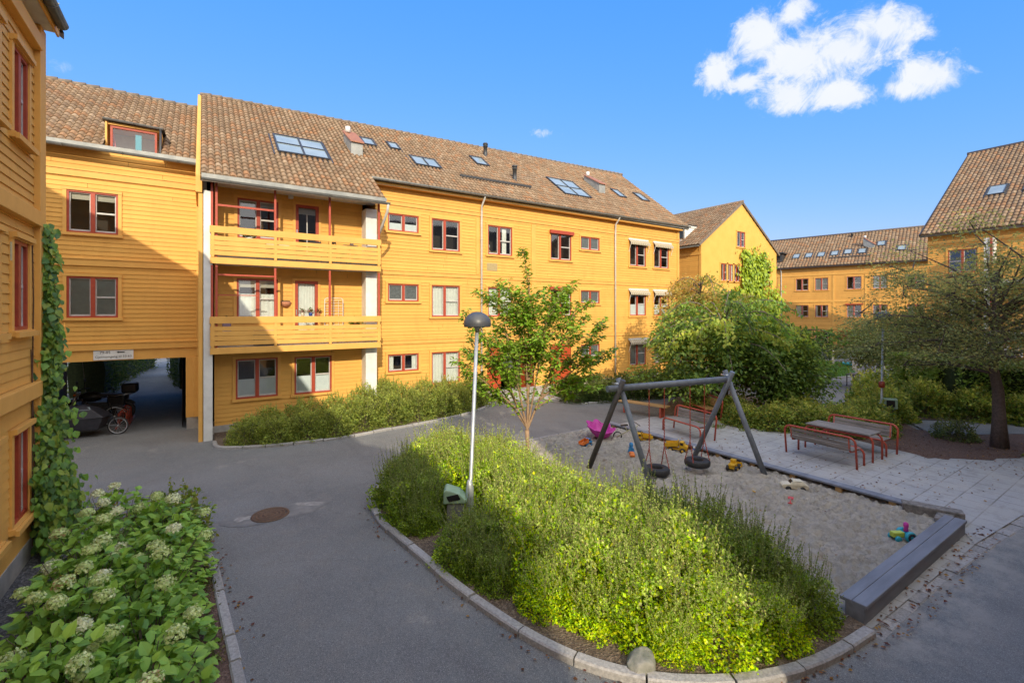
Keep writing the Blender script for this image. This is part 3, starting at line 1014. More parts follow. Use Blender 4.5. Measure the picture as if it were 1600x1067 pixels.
part('eave_flashing', 'flash', main, None, (-.05, 16.90, 8.10, 5.66, 16.92, 8.23))
part('eave_flashing', 'flash', main, None, (5.6, 18.5, 9.32, XE+.55, 18.525, 9.43))
gutter(main, (-.05, 16.80, 8.06), (5.75, 16.80, 8.04))
gutter(main, (5.62, 18.44, 9.36), (XE+.6, 18.44, 9.48))
part('eave_board', 'ochre', main, TM, (5.52, .0, 9.2, XE+.05, .3, 9.3))
downpipe(main, [(10.8, 18.44, 9.42), (10.8, 18.5, 9.25), (10.8, 18.78, 8.95), (10.8, 18.80, 8.4), (10.8, 18.8, .3)])
downpipe(main, [(19.6, 18.44, 9.45), (19.6, 18.5, 9.3), (19.6, 18.78, 9.0), (19.6, 18.80, 8.4), (19.6, 18.8, .3)])
downpipe(main, [(5.68, 16.80, 8.0), (5.68, 16.86, 7.75), (5.6, 17.3, 7.2), (5.56, 18.6, 6.3), (5.56, 18.76, 6.1), (5.6, 18.78, .3)], .05)
def roofp(X, Y, dz=0):
    k = (ridge_z(X)-eave_z(X))/6.0
    return (X, Y, eave_z(X)+k*(Y-18.6)+dz)
vent_hood(main, roofp(5.55, 20.9), .95)
vent_hood(main, roofp(20.7, 21.4), 1.0)
vent_pipe(main, roofp(13.7, 23.4), .8)
vent_pipe(main, roofp(13.98, 20.76), .85)
mb = MB()
mb.bar(Vector(roofp(10.25, 19.9, .22)), Vector(roofp(14.5, 19.95, .22)), .05, .09)
for x in (10.4, 11.4, 12.4, 13.4, 14.4):
    mb.bar(Vector(roofp(x, 19.95, .0)), Vector(roofp(x, 19.9, .22)), .03, .03)
mb.build('snow_guard', M['darkmetal'], main, True)

# ================================================================== LINK BUILDING OVER THE PASSAGE
LY = 19.45
link = thing('passage_building', 'ochre timber wing bridging the dark passage, with a dormer in its tiled roof', 'building', (-4, 24, 0))
TL = lambda u, d, z: (u, LY-d, z)
mb = MB(TL)
lw = [(-3.5, -2.28, 6.47, 7.78, 'blind'), (-3.5, -2.28, 3.83, 5.12, 'grey')]
siding(mb, -7.0, -.02, 2.85, 9.1, [w[:4] for w in lw], seed=11)
mb.build('wall', M['siding'], link, True)
mb = MB(lambda u, d, z: (u, 29.0+d, z)); siding(mb, -7, 0, 2.6, 9.1, seed=12); mb.build('wall', M['siding'], link, True)
for z in (2.80, 5.45, 8.2):
    part('floor_band', 'ochre', link, TL, (-7, 0, z, -.02, .06, z+.2), (-7, 0, z+.2, -.02, .085, z+.24), bevel=.006)
part('lintel', 'ochre', link, TL, (-7, -.2, 2.46, -.02, -.01, 2.80))
part('ceiling', 'ochre', link, None, (-7, LY+.2, 2.62, 0, 28.8, 2.7))
part('corner_board', 'ochre', link, TL, (-.2, .0, 2.5, -.02, .05, 9.05))
part('pillar', 'ochre', link, None, (-.5, LY-.05, .4, -.03, LY+.3, 2.46), (-.3, LY-.08, .4, -.1, LY-.05, 2.46), bevel=.008)
part('pillar_foot', 'concrete', link, None, (-.48, LY-.04, -.05, -.04, LY+.29, .4))
part('pillar', 'ochre', link, None, (-4.6, LY+.05, 0, -4.2, LY+.45, 2.46))
mb = MB(lambda u, d, z: (-.62+d, u, z))
mb.quad((LY+.3, 0, 0), (29, 0, 0), (29, 0, 2.62), (LY+.3, 0, 2.62), uv=[(0, 0), (9.5, 0), (9.5, 2.62), (0, 2.62)])
mb.build('passage_wall', M['brick'], link, True)
mb = MB(lambda u, d, z: (-5.2+d, u, z))
mb.quad((LY+.3, 0, 0), (29, 0, 0), (29, 0, 2.62), (LY+.3, 0, 2.62), uv=[(0, 0), (9.5, 0), (9.5, 2.62), (0, 2.62)])
mb.build('passage_wall', M['brick'], link, True)
for (a, b, p, q, cu) in lw:
    window(link, TL, a, b, p, q, 'tall', cu, split=.5)
kl = .72; LSl = math.hypot(1, kl)
SL = plane_S((-7, 19.12, 9.12), (1, 0, 0), (0, 1, kl))
mb = MB()
DX0, DX1 = -2.62, -1.18
roof_tiles(mb, SL, 6.98, 4.95*LSl, holes=[(DX0+7, DX1+7, .05, 1.75)])
mb.build('roof', M['roof'], link, True)
mb = MB()
mb.quad((-7, 19.12, 9.06), (DX0, 19.12, 9.06), (DX0, 24.07, 9.06+4.95*kl), (-7, 24.07, 9.06+4.95*kl))
mb.quad((DX1, 19.12, 9.06), (-.02, 19.12, 9.06), (-.02, 24.07, 9.06+4.95*kl), (DX1, 24.07, 9.06+4.95*kl))
mb.quad((DX0, 20.55, 9.06+1.43*kl), (DX1, 20.55, 9.06+1.43*kl), (DX1, 24.07, 9.06+4.95*kl), (DX0, 24.07, 9.06+4.95*kl))
mb.quad((-7, 24.07, 9.06+4.95*kl), (-.02, 24.07, 9.06+4.95*kl), (-.02, 29.3, 9.0), (-7, 29.3, 9.0))
mb.build('roof_deck', M['roofcap'], link, True)
mb = MB()
for k in range(17):
    x0 = -7+k*.4; mb.tube([(x0, 24.07, 12.72), (x0+.43, 24.07, 12.75)], [.10, .12], 8)
mb.build('ridge_cap', M['roofcap'], link, True)
# inset dormer
d = MB()
z0 = 9.2
d.box(DX0, 19.55, z0, DX0+.05, 20.6, 10.12); d.box(DX1-.05, 19.55, z0, DX1, 20.6, 10.12)
d.box(DX0+.05, 19.50, z0-.05, DX1-.05, 20.2, z0)
d.box(DX0+.05, 19.6, 10.05, DX1-.05, 20.6, 10.12)
do = d.build('dormer', M['ochre'], link, True)
w = MB(); a, b, p, q = DX0+.12, DX1-.12, z0+.02, 10.02
w.box(a, 19.62, p, a+.06, 19.7, q); w.box(b-.06, 19.62, p, b, 19.7, q); w.box(a+.06, 19.62, q-.06, b-.06, 19.7, q); w.box(a+.06, 19.62, p, b-.06, 19.7, p+.06)
w.build('dormer_frame', M['red'], do, True)
w = MB(); w.quad((a, 19.66, p), (b, 19.66, p), (b, 19.66, q), (a, 19.66, q)); w.build('dormer_pane', M['glass'], do, True)
w = MB(); w.box(DX0+.06, 20.58, z0+.01, DX1-.06, 20.62, 10.04); w.build('room', M['curtain'], do, True)
w = MB(); w.bar((a+.1, 19.75, p), (a+.02, 19.75, q-.15), .1, .02, up=(0, 1, 0)); w.build('dormer_curtain', M['toyred'], do, True)
w = MB(); w.box(a+.62, 19.76, p, a+.78, 19.78, q-.12); w.build('dormer_curtain', M['teal'] if 'teal' in M else M['cyan'], do, True)
gutter(link, (DX0-.05, 19.5, 10.2), (DX1+.05, 19.5, 10.17), .06, 'dormer_gutter')
downpipe(link, [(DX1-.02, 19.5, 10.16), (DX1-.02, 19.5, 9.3), (DX1-.02, 19.5, 9.2)], .035, 'darkmetal')
mb = MB(); mb.quad((DX0-.08, 19.48, 10.14), (DX1+.08, 19.48, 10.14), (DX1+.08, 20.75, 10.3), (DX0-.08, 20.75, 10.3)); mb.build('dormer_roof', M['darkmetal'], do, True)
part('eave_flashing', 'flash', link, None, (-7, 19.03, 9.06, -.03, 19.06, 9.19))
gutter(link, (-7, 18.97, 9.06), (-.03, 18.97, 9.03))

# sign on the lintel
sg = MB(); sg.box(-2.88, LY-.03, 2.49, -1.9, LY-.005, 2.795)
sgo = tag(sg.build('passage_sign', M['signwhite'] if 'signwhite' in M else M['white'], None), 'white passage sign with house numbers and an arrow over the passage', 'sign')
def lettering(txt, x, z, size, parent, y=LY-.032):
    cu = bpy.data.curves.new('lettering', 'FONT'); cu.body = txt; cu.size = size; cu.extrude = .0005; cu.align_x = 'CENTER'
    cu.materials.append(M['black'])
    tmp = bpy.data.objects.new('lettering_curve', cu); COL.objects.link(tmp)
    dg = bpy.context.evaluated_depsgraph_get(); dg.update()
    me = bpy.data.meshes.new_from_object(tmp.evaluated_get(dg))
    bpy.data.objects.remove(tmp)
    o = bpy.data.objects.new('lettering', me); COL.objects.link(o)
    o.location = (x, y, z); o.rotation_euler = (PI/2, 0, 0); o.parent = parent
    return o
lettering('79-85', -2.6, 2.685, .115, sgo)
lettering('Gjennomgang til 53-63', -2.39, 2.555, .098, sgo)
ar = MB()
yy = LY-.032
ar.poly([(-2.32, yy, 2.72), (-2.27, yy, 2.755), (-2.27, yy, 2.738), (-2.1, yy, 2.738), (-2.13, yy, 2.72), (-2.1, yy, 2.702), (-2.27, yy, 2.702), (-2.27, yy, 2.685)])
ar.build('arrow', M['black'], sgo)

# ================================================================== LEFT BUILDING (near)
LX = -2.35
left = thing('corner_building', 'near ochre timber building at the left edge with tall red windows', 'building', (-7, 4, 0))
TLe = lambda u, d, z: (LX+d, u, z)
GY = 11.1
lwin = []
for (a, b) in ((.85, 2.2), (3.73, 5.08), (6.63, 7.95)):
    lwin += [(9.70, 10.42, a, b), (7.4, 9.1, a, b), (4.4, 6.0, a, b), (1.2, 2.8, a, b)]
mb = MB(TLe)
siding(mb, -10, GY-.05, .35, 9.0, lwin, seed=21)
vg = lambda z: (LX-12+max(0, z-9.1)/.66, LX-max(0, z-9.1)/.66)
mb.T = lambda u, d, z: (u, GY+d, z)
siding(mb, -14, LX, .3, 13.0, ulim=vg, seed=22)
mb.T = lambda u, d, z: (-14.3-d, u, z); siding(mb, -10, GY, 0, 9, seed=23)
mb.T = lambda u, d, z: (u, -10-d, z); siding(mb, -14, LX, .3, 13.0, ulim=vg, seed=24)
mb.build('wall', M['siding'], left, True)
part('inner_wall', 'room', left, None, (-3.6, -9.8, 0, -3.5, 10.9, 9))
part('plinth', 'concrete', left, None, (LX-.1, -10, -.05, LX+.03, GY-.4, .36))
for z in (2.62, 5.42, 8.35):
    part('floor_band', 'ochre', left, TLe, (-10, 0, z, GY-.31, .12, z+.24), bevel=.01)
    part('floor_band', 'ochre', left, lambda u, d, z: (u, GY+d, z), (-14, 0, z, LX-.05, .06, z+.24))
part('corner_post', 'ochre', left, None, (LX-.1, GY-.30, .12, LX+.09, GY+.02, 8.8), bevel=.01)
for (a, b, p, q) in lwin:
    if a > 9:
        f = window(left, TLe, a, b, p, q, 'tall', 'none', split=.42)
    else:
        f = window(left, TLe, a, b, p, q, 'tall', 'none', split=.5)
    part('drip_board', 'ochre', f, TLe, (a-.10, .056, q+.02, b+.10, .10, q+.095)); part('sill', 'ochre', f, TLe, (a-.13, .086, p-.10, b+.13, .13, p-.02))
mb = MB()
mb.quad((LX+.28, -10.3, 8.86), (LX+.28, GY+.22, 8.86), (-8.35, GY+.22, 13.05), (-8.35, -10.3, 13.05))
mb.quad((LX+.28, -10.3, 8.98), (LX+.28, GY+.22, 8.98), (-8.35, GY+.22, 13.17), (-8.35, -10.3, 13.17))
mb.quad((LX+.28, GY+.22, 8.86), (LX+.28, GY+.22, 8.98), (-8.35, GY+.22, 13.17), (-8.35, GY+.22, 13.05))
mb.quad((-14.8, -10.3, 8.8), (-14.8, GY+.22, 8.8), (-8.35, GY+.22, 13.17), (-8.35, -10.3, 13.17))
mb.build('roof', M['roofcap'], left, True)
part('soffit', 'white', left, None, (LX, -10, 8.80, LX+.24, GY-.1, 8.84), )
part('eave_board', 'ochre', left, None, (LX+.24, -10, 8.76, LX+.27, GY-.05, 8.9))
gutter(left, (LX+.35, -10.2, 8.90), (LX+.35, GY-.28, 8.88), .085)
part('house_tag', 'paleyellow', left, TLe, (9.22, .115, 4.72, 9.25, .13, 4.98))
mb = MB(lambda u, d, z: (LX+.72+d, u, z)); siding(mb, -10, -3.6, 5.5, 8.9, pitch=.28, seed=27)  # unseen bay added, sized to throw its shadow edge over the shrubs
mb.T = None; mb.box(LX, -10, 5.4, LX+.72, -3.6, 5.5); mb.box(LX, -3.62, 5.5, LX+.72, -3.6, 8.9)
mb.build('shadow_bay', M['siding_far'], left, True)
mb = MB(); mb.quad((LX+1.0, -10.2, 8.84), (LX+1.0, -3.5, 8.84), (LX-.2, -3.5, 9.6), (LX-.2, -10.2, 9.6)); mb.quad((LX+1.0, -10.2, 8.96), (LX+1.0, -3.5, 8.96), (LX-.2, -3.5, 9.7), (LX-.2, -10.2, 9.7)); mb.build('shadow_bay_roof', M['roofcap'], left, True)
# older rear wing of the same row, behind the viewer
lrear = thing('rear_wing', 'ochre timber wing continuing the left row behind the viewer', 'building', (-7, -14, 0))
mb = MB(lambda u, d, z: (LX-.4+d, u, z)); siding(mb, -28, -10.35, 0, 8.6, pitch=.28, seed=25)
mb.build('wall', M['siding_far'], lrear, True)
mb = MB(); mb.quad((LX, -28, 8.4), (LX, -10.4, 8.4), (-9, -10.4, 13.0), (-9, -28, 13.0)); mb.quad((-15, -28, 8.4), (-15, -10.4, 8.4), (-9, -10.4, 13.0), (-9, -28, 13.0)); mb.quad((LX-.4, -10.4, 8.4), (-14.5, -10.4, 8.4), (-9, -10.4, 12.9), (-9, -10.4, 12.9)); mb.build('roof', M['roofcap'], lrear, True)

# ================================================================== BUILDING BEHIND THE VIEWER
back = thing('courtyard_building', 'ochre timber block closing the courtyard behind the viewer', 'building', (20, -8, 0))
mb = MB(lambda u, d, z: (u, -1.5+d, z)); siding(mb, 3.8, 34, 0, 8.7, pitch=.28, seed=31)
mb.T = lambda u, d, z: (3.8-d, u, z); siding(mb, -14.5, -1.5, 0, 13, pitch=.28, ulim=lambda z: (-14.5+max(0, z-8.7)/.69, -1.5-max(0, z-8.7)/.69), seed=32)
mb.build('wall', M['siding_far'], back, True)
mb = MB(); mb.quad((3.8, -1.3, 8.6), (34, -1.3, 8.6), (34, -8, 13.3), (3.8, -8, 13.3)); mb.quad((3.8, -14.7, 8.6), (34, -14.7, 8.6), (34, -8, 13.3), (3.8, -8, 13.3)); mb.build('roof', M['roofcap'], back, True)

# ================================================================== GABLE BUILDING
gab = thing('gable_building', 'ochre gable fronted house with a bright green climber, past the long block', 'building', (36, 26, 0))
TG = lambda u, d, z: (u, 21.0-d, z)
gx0, gx1, gxm, gz = 30.9, 41.75, 36.3, 12.85
gw = [(35.6, 36.75, 9.25, 10.5, 'none'), (33.38, 34.25, 6.45, 7.8, 'none'), (34.25, 35.12, 6.45, 7.8, 'sides'), (35.12, 35.98, 6.45, 7.8, 'none'), (39.55, 40.6, 6.45, 7.8, 'none'), (33.4, 34.9, 3.5, 4.85, 'none'), (37.0, 38.4, 3.5, 4.85, 'none')]
mb = MB(TG)
siding(mb, gx0, gx1, 0, gz, [w[:4] for w in gw], pitch=.35, proud=.0, ulim=lambda z: (gx0+max(0, z-9.2)/.675, gx1-max(0, z-9.2)/.675), seed=41)
mb.build('gable_wall', M['plaster'], gab, True)
mb = MB(lambda u, d, z: (gx0-d, u, z)); siding(mb, 21, 36, 0, 9.2, seed=42)
mb.T = lambda u, d, z: (gx1+d, u, z); siding(mb, 21, 36, 0, 9.2, seed=43)
mb.T = lambda u, d, z: (u, 36+d, z); siding(mb, gx0, gx1, 0, 12.8, pitch=.3, ulim=lambda z: (gx0+max(0, z-9.2)/.675, gx1-max(0, z-9.2)/.675), seed=44)
mb.build('wall', M['siding'], gab, True)
part('inner_wall', 'room', gab, None, (gx0+.3, 22.1, 0, gx1-.3, 22.2, 9.3))
for z in (5.4, 8.3): part('floor_band', 'ochre', gab, lambda u, d, z: (gx0-d, u, z), (21, 0, z, 36, .06, z+.22))
part('corner_board', 'ochre', gab, None, (gx0-.04, 20.97, 0, gx0+.06, 21.15, 9.2))
for (a, b, p, q, cu) in gw: window(gab, TG, a, b, p, q, 'tall', cu, split=.5)
kg = (gz-9.2)/(gxm-gx0); Lg = math.hypot(1, kg)
mb = MB()
roof_tiles(mb, plane_S((gx0-.35, 20.9, 9.2-.35*kg+.05), (0, 1, 0), (1, 0, kg)), 15.3, (gxm-gx0+.35)*Lg, .25, .35)
roof_tiles(mb, plane_S((gx1+.35, 20.9, 9.2-.35*kg+.05), (0, 1, 0), (-1, 0, kg)), 15.3, (gx1-gxm+.35)*Lg, .25, .35)
mb.build('roof', M['roof'], gab, True)
mb = MB(); mb.quad((gx0-.35, 20.92, 8.93), (gx0-.35, 36, 8.93), (gxm, 36, gz-.02), (gxm, 20.92, gz-.02)); mb.quad((gx1+.35, 20.92, 8.93), (gx1+.35, 36, 8.93), (gxm, 36, gz-.02), (gxm, 20.92, gz-.02)); mb.build('roof_deck', M['roofcap'], gab, True)
mb = MB(); mb.bar((gx0-.35, 20.9, 9.0), (gxm, 20.9, gz+.02), .06, .16); mb.bar((gx1+.35, 20.9, 9.0), (gxm, 20.9, gz+.02), .06, .16); mb.build('verge_board', M['roofcap'], gab, True)
mb = MB(); mb.tube([(gxm, 20.85, gz+.1), (gxm, 36.2, gz+.1)], .12, 8); mb.build('ridge_cap', M['roofcap'], gab, True)
gutter(gab, (gx0-.45, 20.9, 8.96), (gx0-.45, 36, 8.96), .09)
d = MB()
d.box(31.3, 23.0, 9.6, 33.4, 29.5, 9.7); d.box(31.35, 22.9, 10.75, 34.0, 29.6, 10.9)
for y in (23.0, 25.1, 27.2, 29.4): d.box(31.6, y-.06, 9.7, 31.72, y+.06, 10.75)
d.box(31.6, 22.95, 9.4, 33.9, 23.02, 10.75); d.box(31.6, 29.45, 9.4, 33.9, 29.52, 10.75)
do = d.build('dormer', M['white'], gab, True)
w = MB(); w.quad((31.75, 23.05, 9.7), (31.75, 29.4, 9.7), (31.75, 29.4, 10.75), (31.75, 23.05, 10.75)); w.build('dormer_pane', M['dullpane'], do, True)
part('dormer_roof', 'darkmetal', do, None, (31.25, 22.85, 10.9, 34.3, 29.65, 10.96))

# ================================================================== FAR BUILDING
far = thing('distant_building', 'distant ochre block with a row of small skylights and a red entrance', 'building', (57, 22, 0))
FA = Vector((55.5, 27.8, 0)); FD = Vector((.2055, -.9787, 0)); FN = Vector((-.9787, -.2055, 0))
TFa = lambda u, d, z: tuple(FA+FD*u+FN*d+Vector((0, 0, z)))
fcols = [(1.88, 3.11), (3.74, 4.96), (6.6, 7.87), (8.8, 10.0), (11.5, 12.8), (13.6, 14.9), (16.5, 17.8), (18.7, 19.9)]
fr_ = [(.6, 1.83), (3.47, 4.8), (6.42, 7.77)]
fw = []
for r, (p, q) in enumerate(fr_):
    for c, (a, b) in enumerate(fcols):
        if r == 0 and c == 2: continue
        fw.append((a, b, p, q, ['full', 'sides', 'none', 'left'][(c*2+r*3) % 4]))
mb = MB(TFa)
siding(mb, -3, 30, -.5, 9.1, [w[:4] for w in fw]+[(5.75, 7.95, -.5, 2.0)], pitch=.2, seed=51)
mb.T = lambda u, d, z: tuple(FA+FD*-3+FN*(-u)+Vector((0, 0, z))); siding(mb, 0, 11, -.5, 13, pitch=.3, ulim=lambda z: (max(0, (z-9.1)/.7), 11-max(0, (z-9.1)/.7)), seed=52)
mb.build('wall', M['siding_far'], far, True)
part('inner_wall', 'room', far, TFa, (-2.9, -1.2, -.5, 29.9, -1.1, 9))
for z in (2.2, 5.1, 8.05): part('floor_band', 'ochre', far, TFa, (-3, 0, z, 30, .06, z+.22))
for u in (.2, 5.45, 8.25, 10.8, 15.7, 20.5): part('pilaster', 'ochre', far, TFa, (u-.1, 0, 2.5, u+.1, .05, 8.0))
for (a, b, p, q, cu) in fw: window(far, TFa, a, b, p, q, 'tall', cu, split=.5)
part('entrance_recess', 'red', far, TFa, (5.75, -1.0, -.5, 5.8, 0, 2.0), (7.9, -1.0, -.5, 7.95, 0, 2.0), (5.8, -1.02, -.5, 7.9, -.98, 2.0), (6.6, -.95, -.5, 6.75, .02, 2.0), (5.9, -.3, -.5, 6.6, -.26, 1.9))
part('shutter_box', 'red', far, TFa, (6.5, .02, 4.78, 8.0, .16, 4.92))
SFa = plane_S(TFa(-3, .3, 9.05), FD, -FN+Vector((0, 0, .7)))
mb = MB(); roof_tiles(mb, SFa, 33, 5.6*1.22, .3, .38); mb.build('roof', M['roof'], far, True)
mb = MB(); mb.quad(TFa(-3, .3, 9.0), TFa(30, .3, 9.0), TFa(30, -5.3, 12.9), TFa(-3, -5.3, 12.9)); mb.quad(TFa(-3, -11, 9.0), TFa(30, -11, 9.0), TFa(30, -5.3, 12.9), TFa(-3, -5.3, 12.9)); mb.build('roof_deck', M['roofcap'], far, True)
mb = MB(); mb.tube([TFa(-3.1, -5.3, 13.05), TFa(30, -5.3, 13.05)], .13, 8); mb.build('ridge_cap', M['roofcap'], far, True)
for u, v in ((1.2, 1.45), (2.45, 1.45), (3.65, 1.45), (4.9, 1.5), (6.1, 1.6), (7.35, 1.55), (8.85, 2.65), (10.6, 1.6)):
    skylight(far, SFa, u+3, (v+.1)*1.22, .72, 1.0)
gutter(far, TFa(-3, .4, 9.02), TFa(30, .4, 9.02), .1)
downpipe(far, [TFa(.43, .35, 9.0), TFa(.43, .1, 8.5), TFa(.43, .08, 8.2), TFa(.43, .08, 0)], .05)
q = TFa(8.4, -2.4, 10.9)
vent_hood(far, q, .7)
vent_pipe(far, TFa(6.4, -4.6, 12.3), .7)
mb = MB(); mb.bar(TFa(4.88, -.8, 10.0), TFa(8.5, -.8, 10.0), .06, .12); mb.build('snow_guard', M['darkmetal'], far, True)
mb = MB(TFa); mb.box(-2.2, -2.6, 9.9, .3, -.6, 10.0); mb.box(-2.3, -2.7, 10.85, .5, -.3, 11.0); mb.box(-2.2, -2.6, 10, -2.0, -.7, 10.85); mb.box(.1, -2.6, 10, .3, -.7, 10.85); mb.box(-2.0, -1.6, 10, .1, -1.5, 10.85); mb.build('dormer', M['darkmetal'], far, True)

# ================================================================== RIGHT BUILDING
rb = thing('balcony_building', 'ochre block with tall tiled roof behind the large tree at the right edge', 'building', (44, 0, 0))
RX = 38.1
TRb = lambda u, d, z: (RX-d, u, z)
rwn = []
for p, q in ((.6, 2.0), (3.5, 4.9), (6.4, 7.8)):
    for a in (7.6, 4.2, 1.6, -1.6, -4.4): rwn.append((a, a+1.3, p, q))
mb = MB(TRb); siding(mb, -22, 9.85, -.3, 8.9, rwn, seed=61)
mb.T = lambda u, d, z: (u, 9.85+d, z); siding(mb, RX, 48.4, -.3, 15.5, ulim=lambda z: (RX+max(0, z-8.9)/.67, 48.4), pitch=.25, seed=62)
mb.build('wall', M['siding_far'], rb, True)
part('inner_wall', 'room', rb, None, (RX+1.1, -21.9, -.3, RX+1.2, 9.7, 9))
for k, (a, b, p, q) in enumerate(rwn): window(rb, TRb, a, b, p, q, 'tall', ['full', 'none', 'sides'][k % 3], split=.5)
for z in (2.45, 5.35, 8.2): part('floor_band', 'ochre', rb, TRb, (-22, 0, z, 9.85, .06, z+.22))
mb = MB(); roof_tiles(mb, plane_S((RX-.35, 10.15, 8.85), (0, -1, 0), (1, 0, .67)), 32, 10.6*1.204, .24, .38); mb.build('roof', M['roof'], rb, True)
mb = MB(); mb.quad((RX-.35, 10.15, 8.8), (RX-.35, -22, 8.8), (48.4, -22, 15.8), (48.4, 10.15, 15.8)); mb.quad((48.45, 10.15, -.3), (48.45, -22, -.3), (48.4, -22, 15.8), (48.4, 10.15, 15.8))
mb.build('roof_deck', M['roofcap'], rb, True)
mb = MB(); mb.bar((RX-.35, 10.17, 8.82), (48.4, 10.17, 15.85), .06, .18); mb.build('verge_board', M['darkmetal'], rb, True)
mb = MB(); mb.tube([(48.35, 10.2, 16.0), (48.35, -22, 16.0)], .13, 8); mb.build('ridge_cap', M['roofcap'], rb, True)
SRb = plane_S((RX-.35, 10.15, 8.85), (0, -1, 0), (1, 0, .67))
skylight(rb, SRb, 2.25, 4.4, .85, 1.35); skylight(rb, SRb, 3.85, 4.4, .85, 1.35)
gutter(rb, (RX-.45, 10.1, 8.78), (RX-.45, -22, 8.78), .09)
for zf in (2.75, 5.6):
    b = MB(TRb); b.box(-6, 0, zf, 6.9, 1.3, zf+.18); bo = b.build('balcony', M['white'], rb, True)
    part('railing_boards', 'ochre', bo, TRb, *[(-6, 1.26, zf+.2+k*.2, 6.9, 1.3, zf+.38+k*.2) for k in range(4)], (-6, 1.25, zf+1.03, 6.9, 1.31, zf+1.15))
    for u in (-6, -3, 0, 3.4, 6.8): part('post', 'redbright', bo, TRb, (u-.05, 1.15, zf+.18, u+.05, 1.24, zf+2.8))
part('white_column', 'white', rb, TRb, (6.7, .6, 0, 7.1, 1.2, 8.2))
mb = MB(TRb)
for (a, b) in ((2.4, 5.9), (5.95, 8.6), (-2, 2.3)):
    W = b-a
    mb.quad((a, .1, 2.15), (b, .1, 2.15), (b, 1.7, 1.85), (a, 1.7, 1.85), uv=[(0, 0), (W, 0), (W, 1), (0, 1)])
    mb.quad((a, 1.7, 1.85), (b, 1.7, 1.85), (b, 1.7, 1.6), (a, 1.7, 1.6), uv=[(0, 0), (W, 0), (W, 1), (0, 1)])
mb.build('awning', M['awningorange'], rb, True)

# ================================================================== GROUND
def struct(o): o['kind'] = 'structure'; return o
def sheet(name, pts, z, m):
    mb = MB(); mb.poly([(x, y, z) for x, y in pts]); return struct(mb.build(name, M[m] if isinstance(m, str) else m))
def wob(pts, n=6, amp=.03, seed=1, closed=True):
    r = random.Random(seed); out = []
    k = len(pts)
    for i in range(k if closed else k-1):
        a, b = pts[i], pts[(i+1) % k]
        for j in range(n):
            t = j/n
            out.append((a[0]+(b[0]-a[0])*t+r.uniform(-amp, amp), a[1]+(b[1]-a[1])*t+r.uniform(-amp, amp)))
    if not closed: out.append(pts[-1])
    return out
def smooth(pts, it=2):
    for _ in range(it):
        q = [pts[0]]
        for a, b in zip(pts, pts[1:]):
            q.append((a[0]*.75+b[0]*.25, a[1]*.75+b[1]*.25)); q.append((a[0]*.25+b[0]*.75, a[1]*.25+b[1]*.75))
        q.append(pts[-1]); pts = q
    return pts
sheet('road', [(-300, -300), (400, -300), (400, 400), (-300, 400)], 0, 'asphalt')

def kerb(name, line, w=.13, h=.10, L0=.75, seed=1, m='stone'):
    """row of granite kerb stones along the line, small gaps and slight shifts between them"""
    r = random.Random(seed)
    mb = MB()
    pts = [Vector((x, y, 0)) for x, y in line]
    cum = [0]
    for a, b in zip(pts, pts[1:]): cum.append(cum[-1]+(b-a).length)
    def at(s):
        s = max(0, min(cum[-1], s))
        for i in range(len(pts)-1):
            if s <= cum[i+1]+1e-9:
                t = (s-cum[i])/max(1e-9, cum[i+1]-cum[i]); return pts[i].lerp(pts[i+1], t)
        return pts[-1]
    s = 0
    while s < cum[-1]-.1:
        l = min(L0*r.uniform(.75, 1.2), cum[-1]-s)
        g = .012
        n = 3
        dz = r.uniform(-.012, .012); off = r.uniform(-.01, .01)
        prev = None
        mb.tint = r.uniform(.8, 1.12)
        for k in range(n+1):
            q = at(s+g+(l-2*g)*k/n); q2 = at(min(cum[-1], s+g+(l-2*g)*k/n+.05)); q1 = at(max(0, s+g+(l-2*g)*k/n-.05))
            d = (q2-q1).normalized(); sd = Vector((-d.y, d.x, 0))
            c = .018
            ring = [mb.p(*(q+sd*(x+off)+Vector((0, 0, z)))) for x, z in ((-w/2, -.1), (-w/2, h+dz-c), (-w/2+c, h+dz), (w/2-c, h+dz), (w/2, h+dz-c), (w/2, -.1))]
            if prev:
                for j in range(5): mb.face([prev[j], ring[j], ring[j+1], prev[j+1]])
            else: mb.face(ring)
            prev = ring
        mb.face(prev[::-1])
        s += l
    mb.tint = 1
    return struct(mb.build(name, M[m]))
M['stone'] = mat('granite', (.40, .385, .37), (.26, .25, .245), 30, .8, bump=.5, bscale=60, tint=True)

BED = [(7.15, 11.75), (5.2, 11.35), (3.6, 10.75), (2.95, 9.9), (2.80, 8.94), (2.84, 8.04), (2.95, 7.13), (3.02, 6.2), (3.16, 5.36), (3.34, 4.5), (3.66, 3.75), (4.15, 3.2), (4.8, 2.78), (5.5, 2.52), (6.1, 2.40), (6.9, 2.33)]
bedline = smooth(BED, 2)
kerb('kerb', bedline, .14, .09, .8, 2)
sheet('soil_bed', [(x+.05, y) for x, y in bedline]+[(7.0, 2.6), (7.0, 11.6)], .055, 'soil')
kerb('kerb', [(7.1, 11.72), (9.0, 11.68), (11.0, 11.66), (11.9, 11.55)], .12, .07, .9, 3)
# flush granite strip along the paved edge
kerb('kerb', [(6.9, 2.30), (9.0, 2.28), (11, 2.16), (13.2, 1.98), (22, 1.2)], .22, .012, .35, 4)
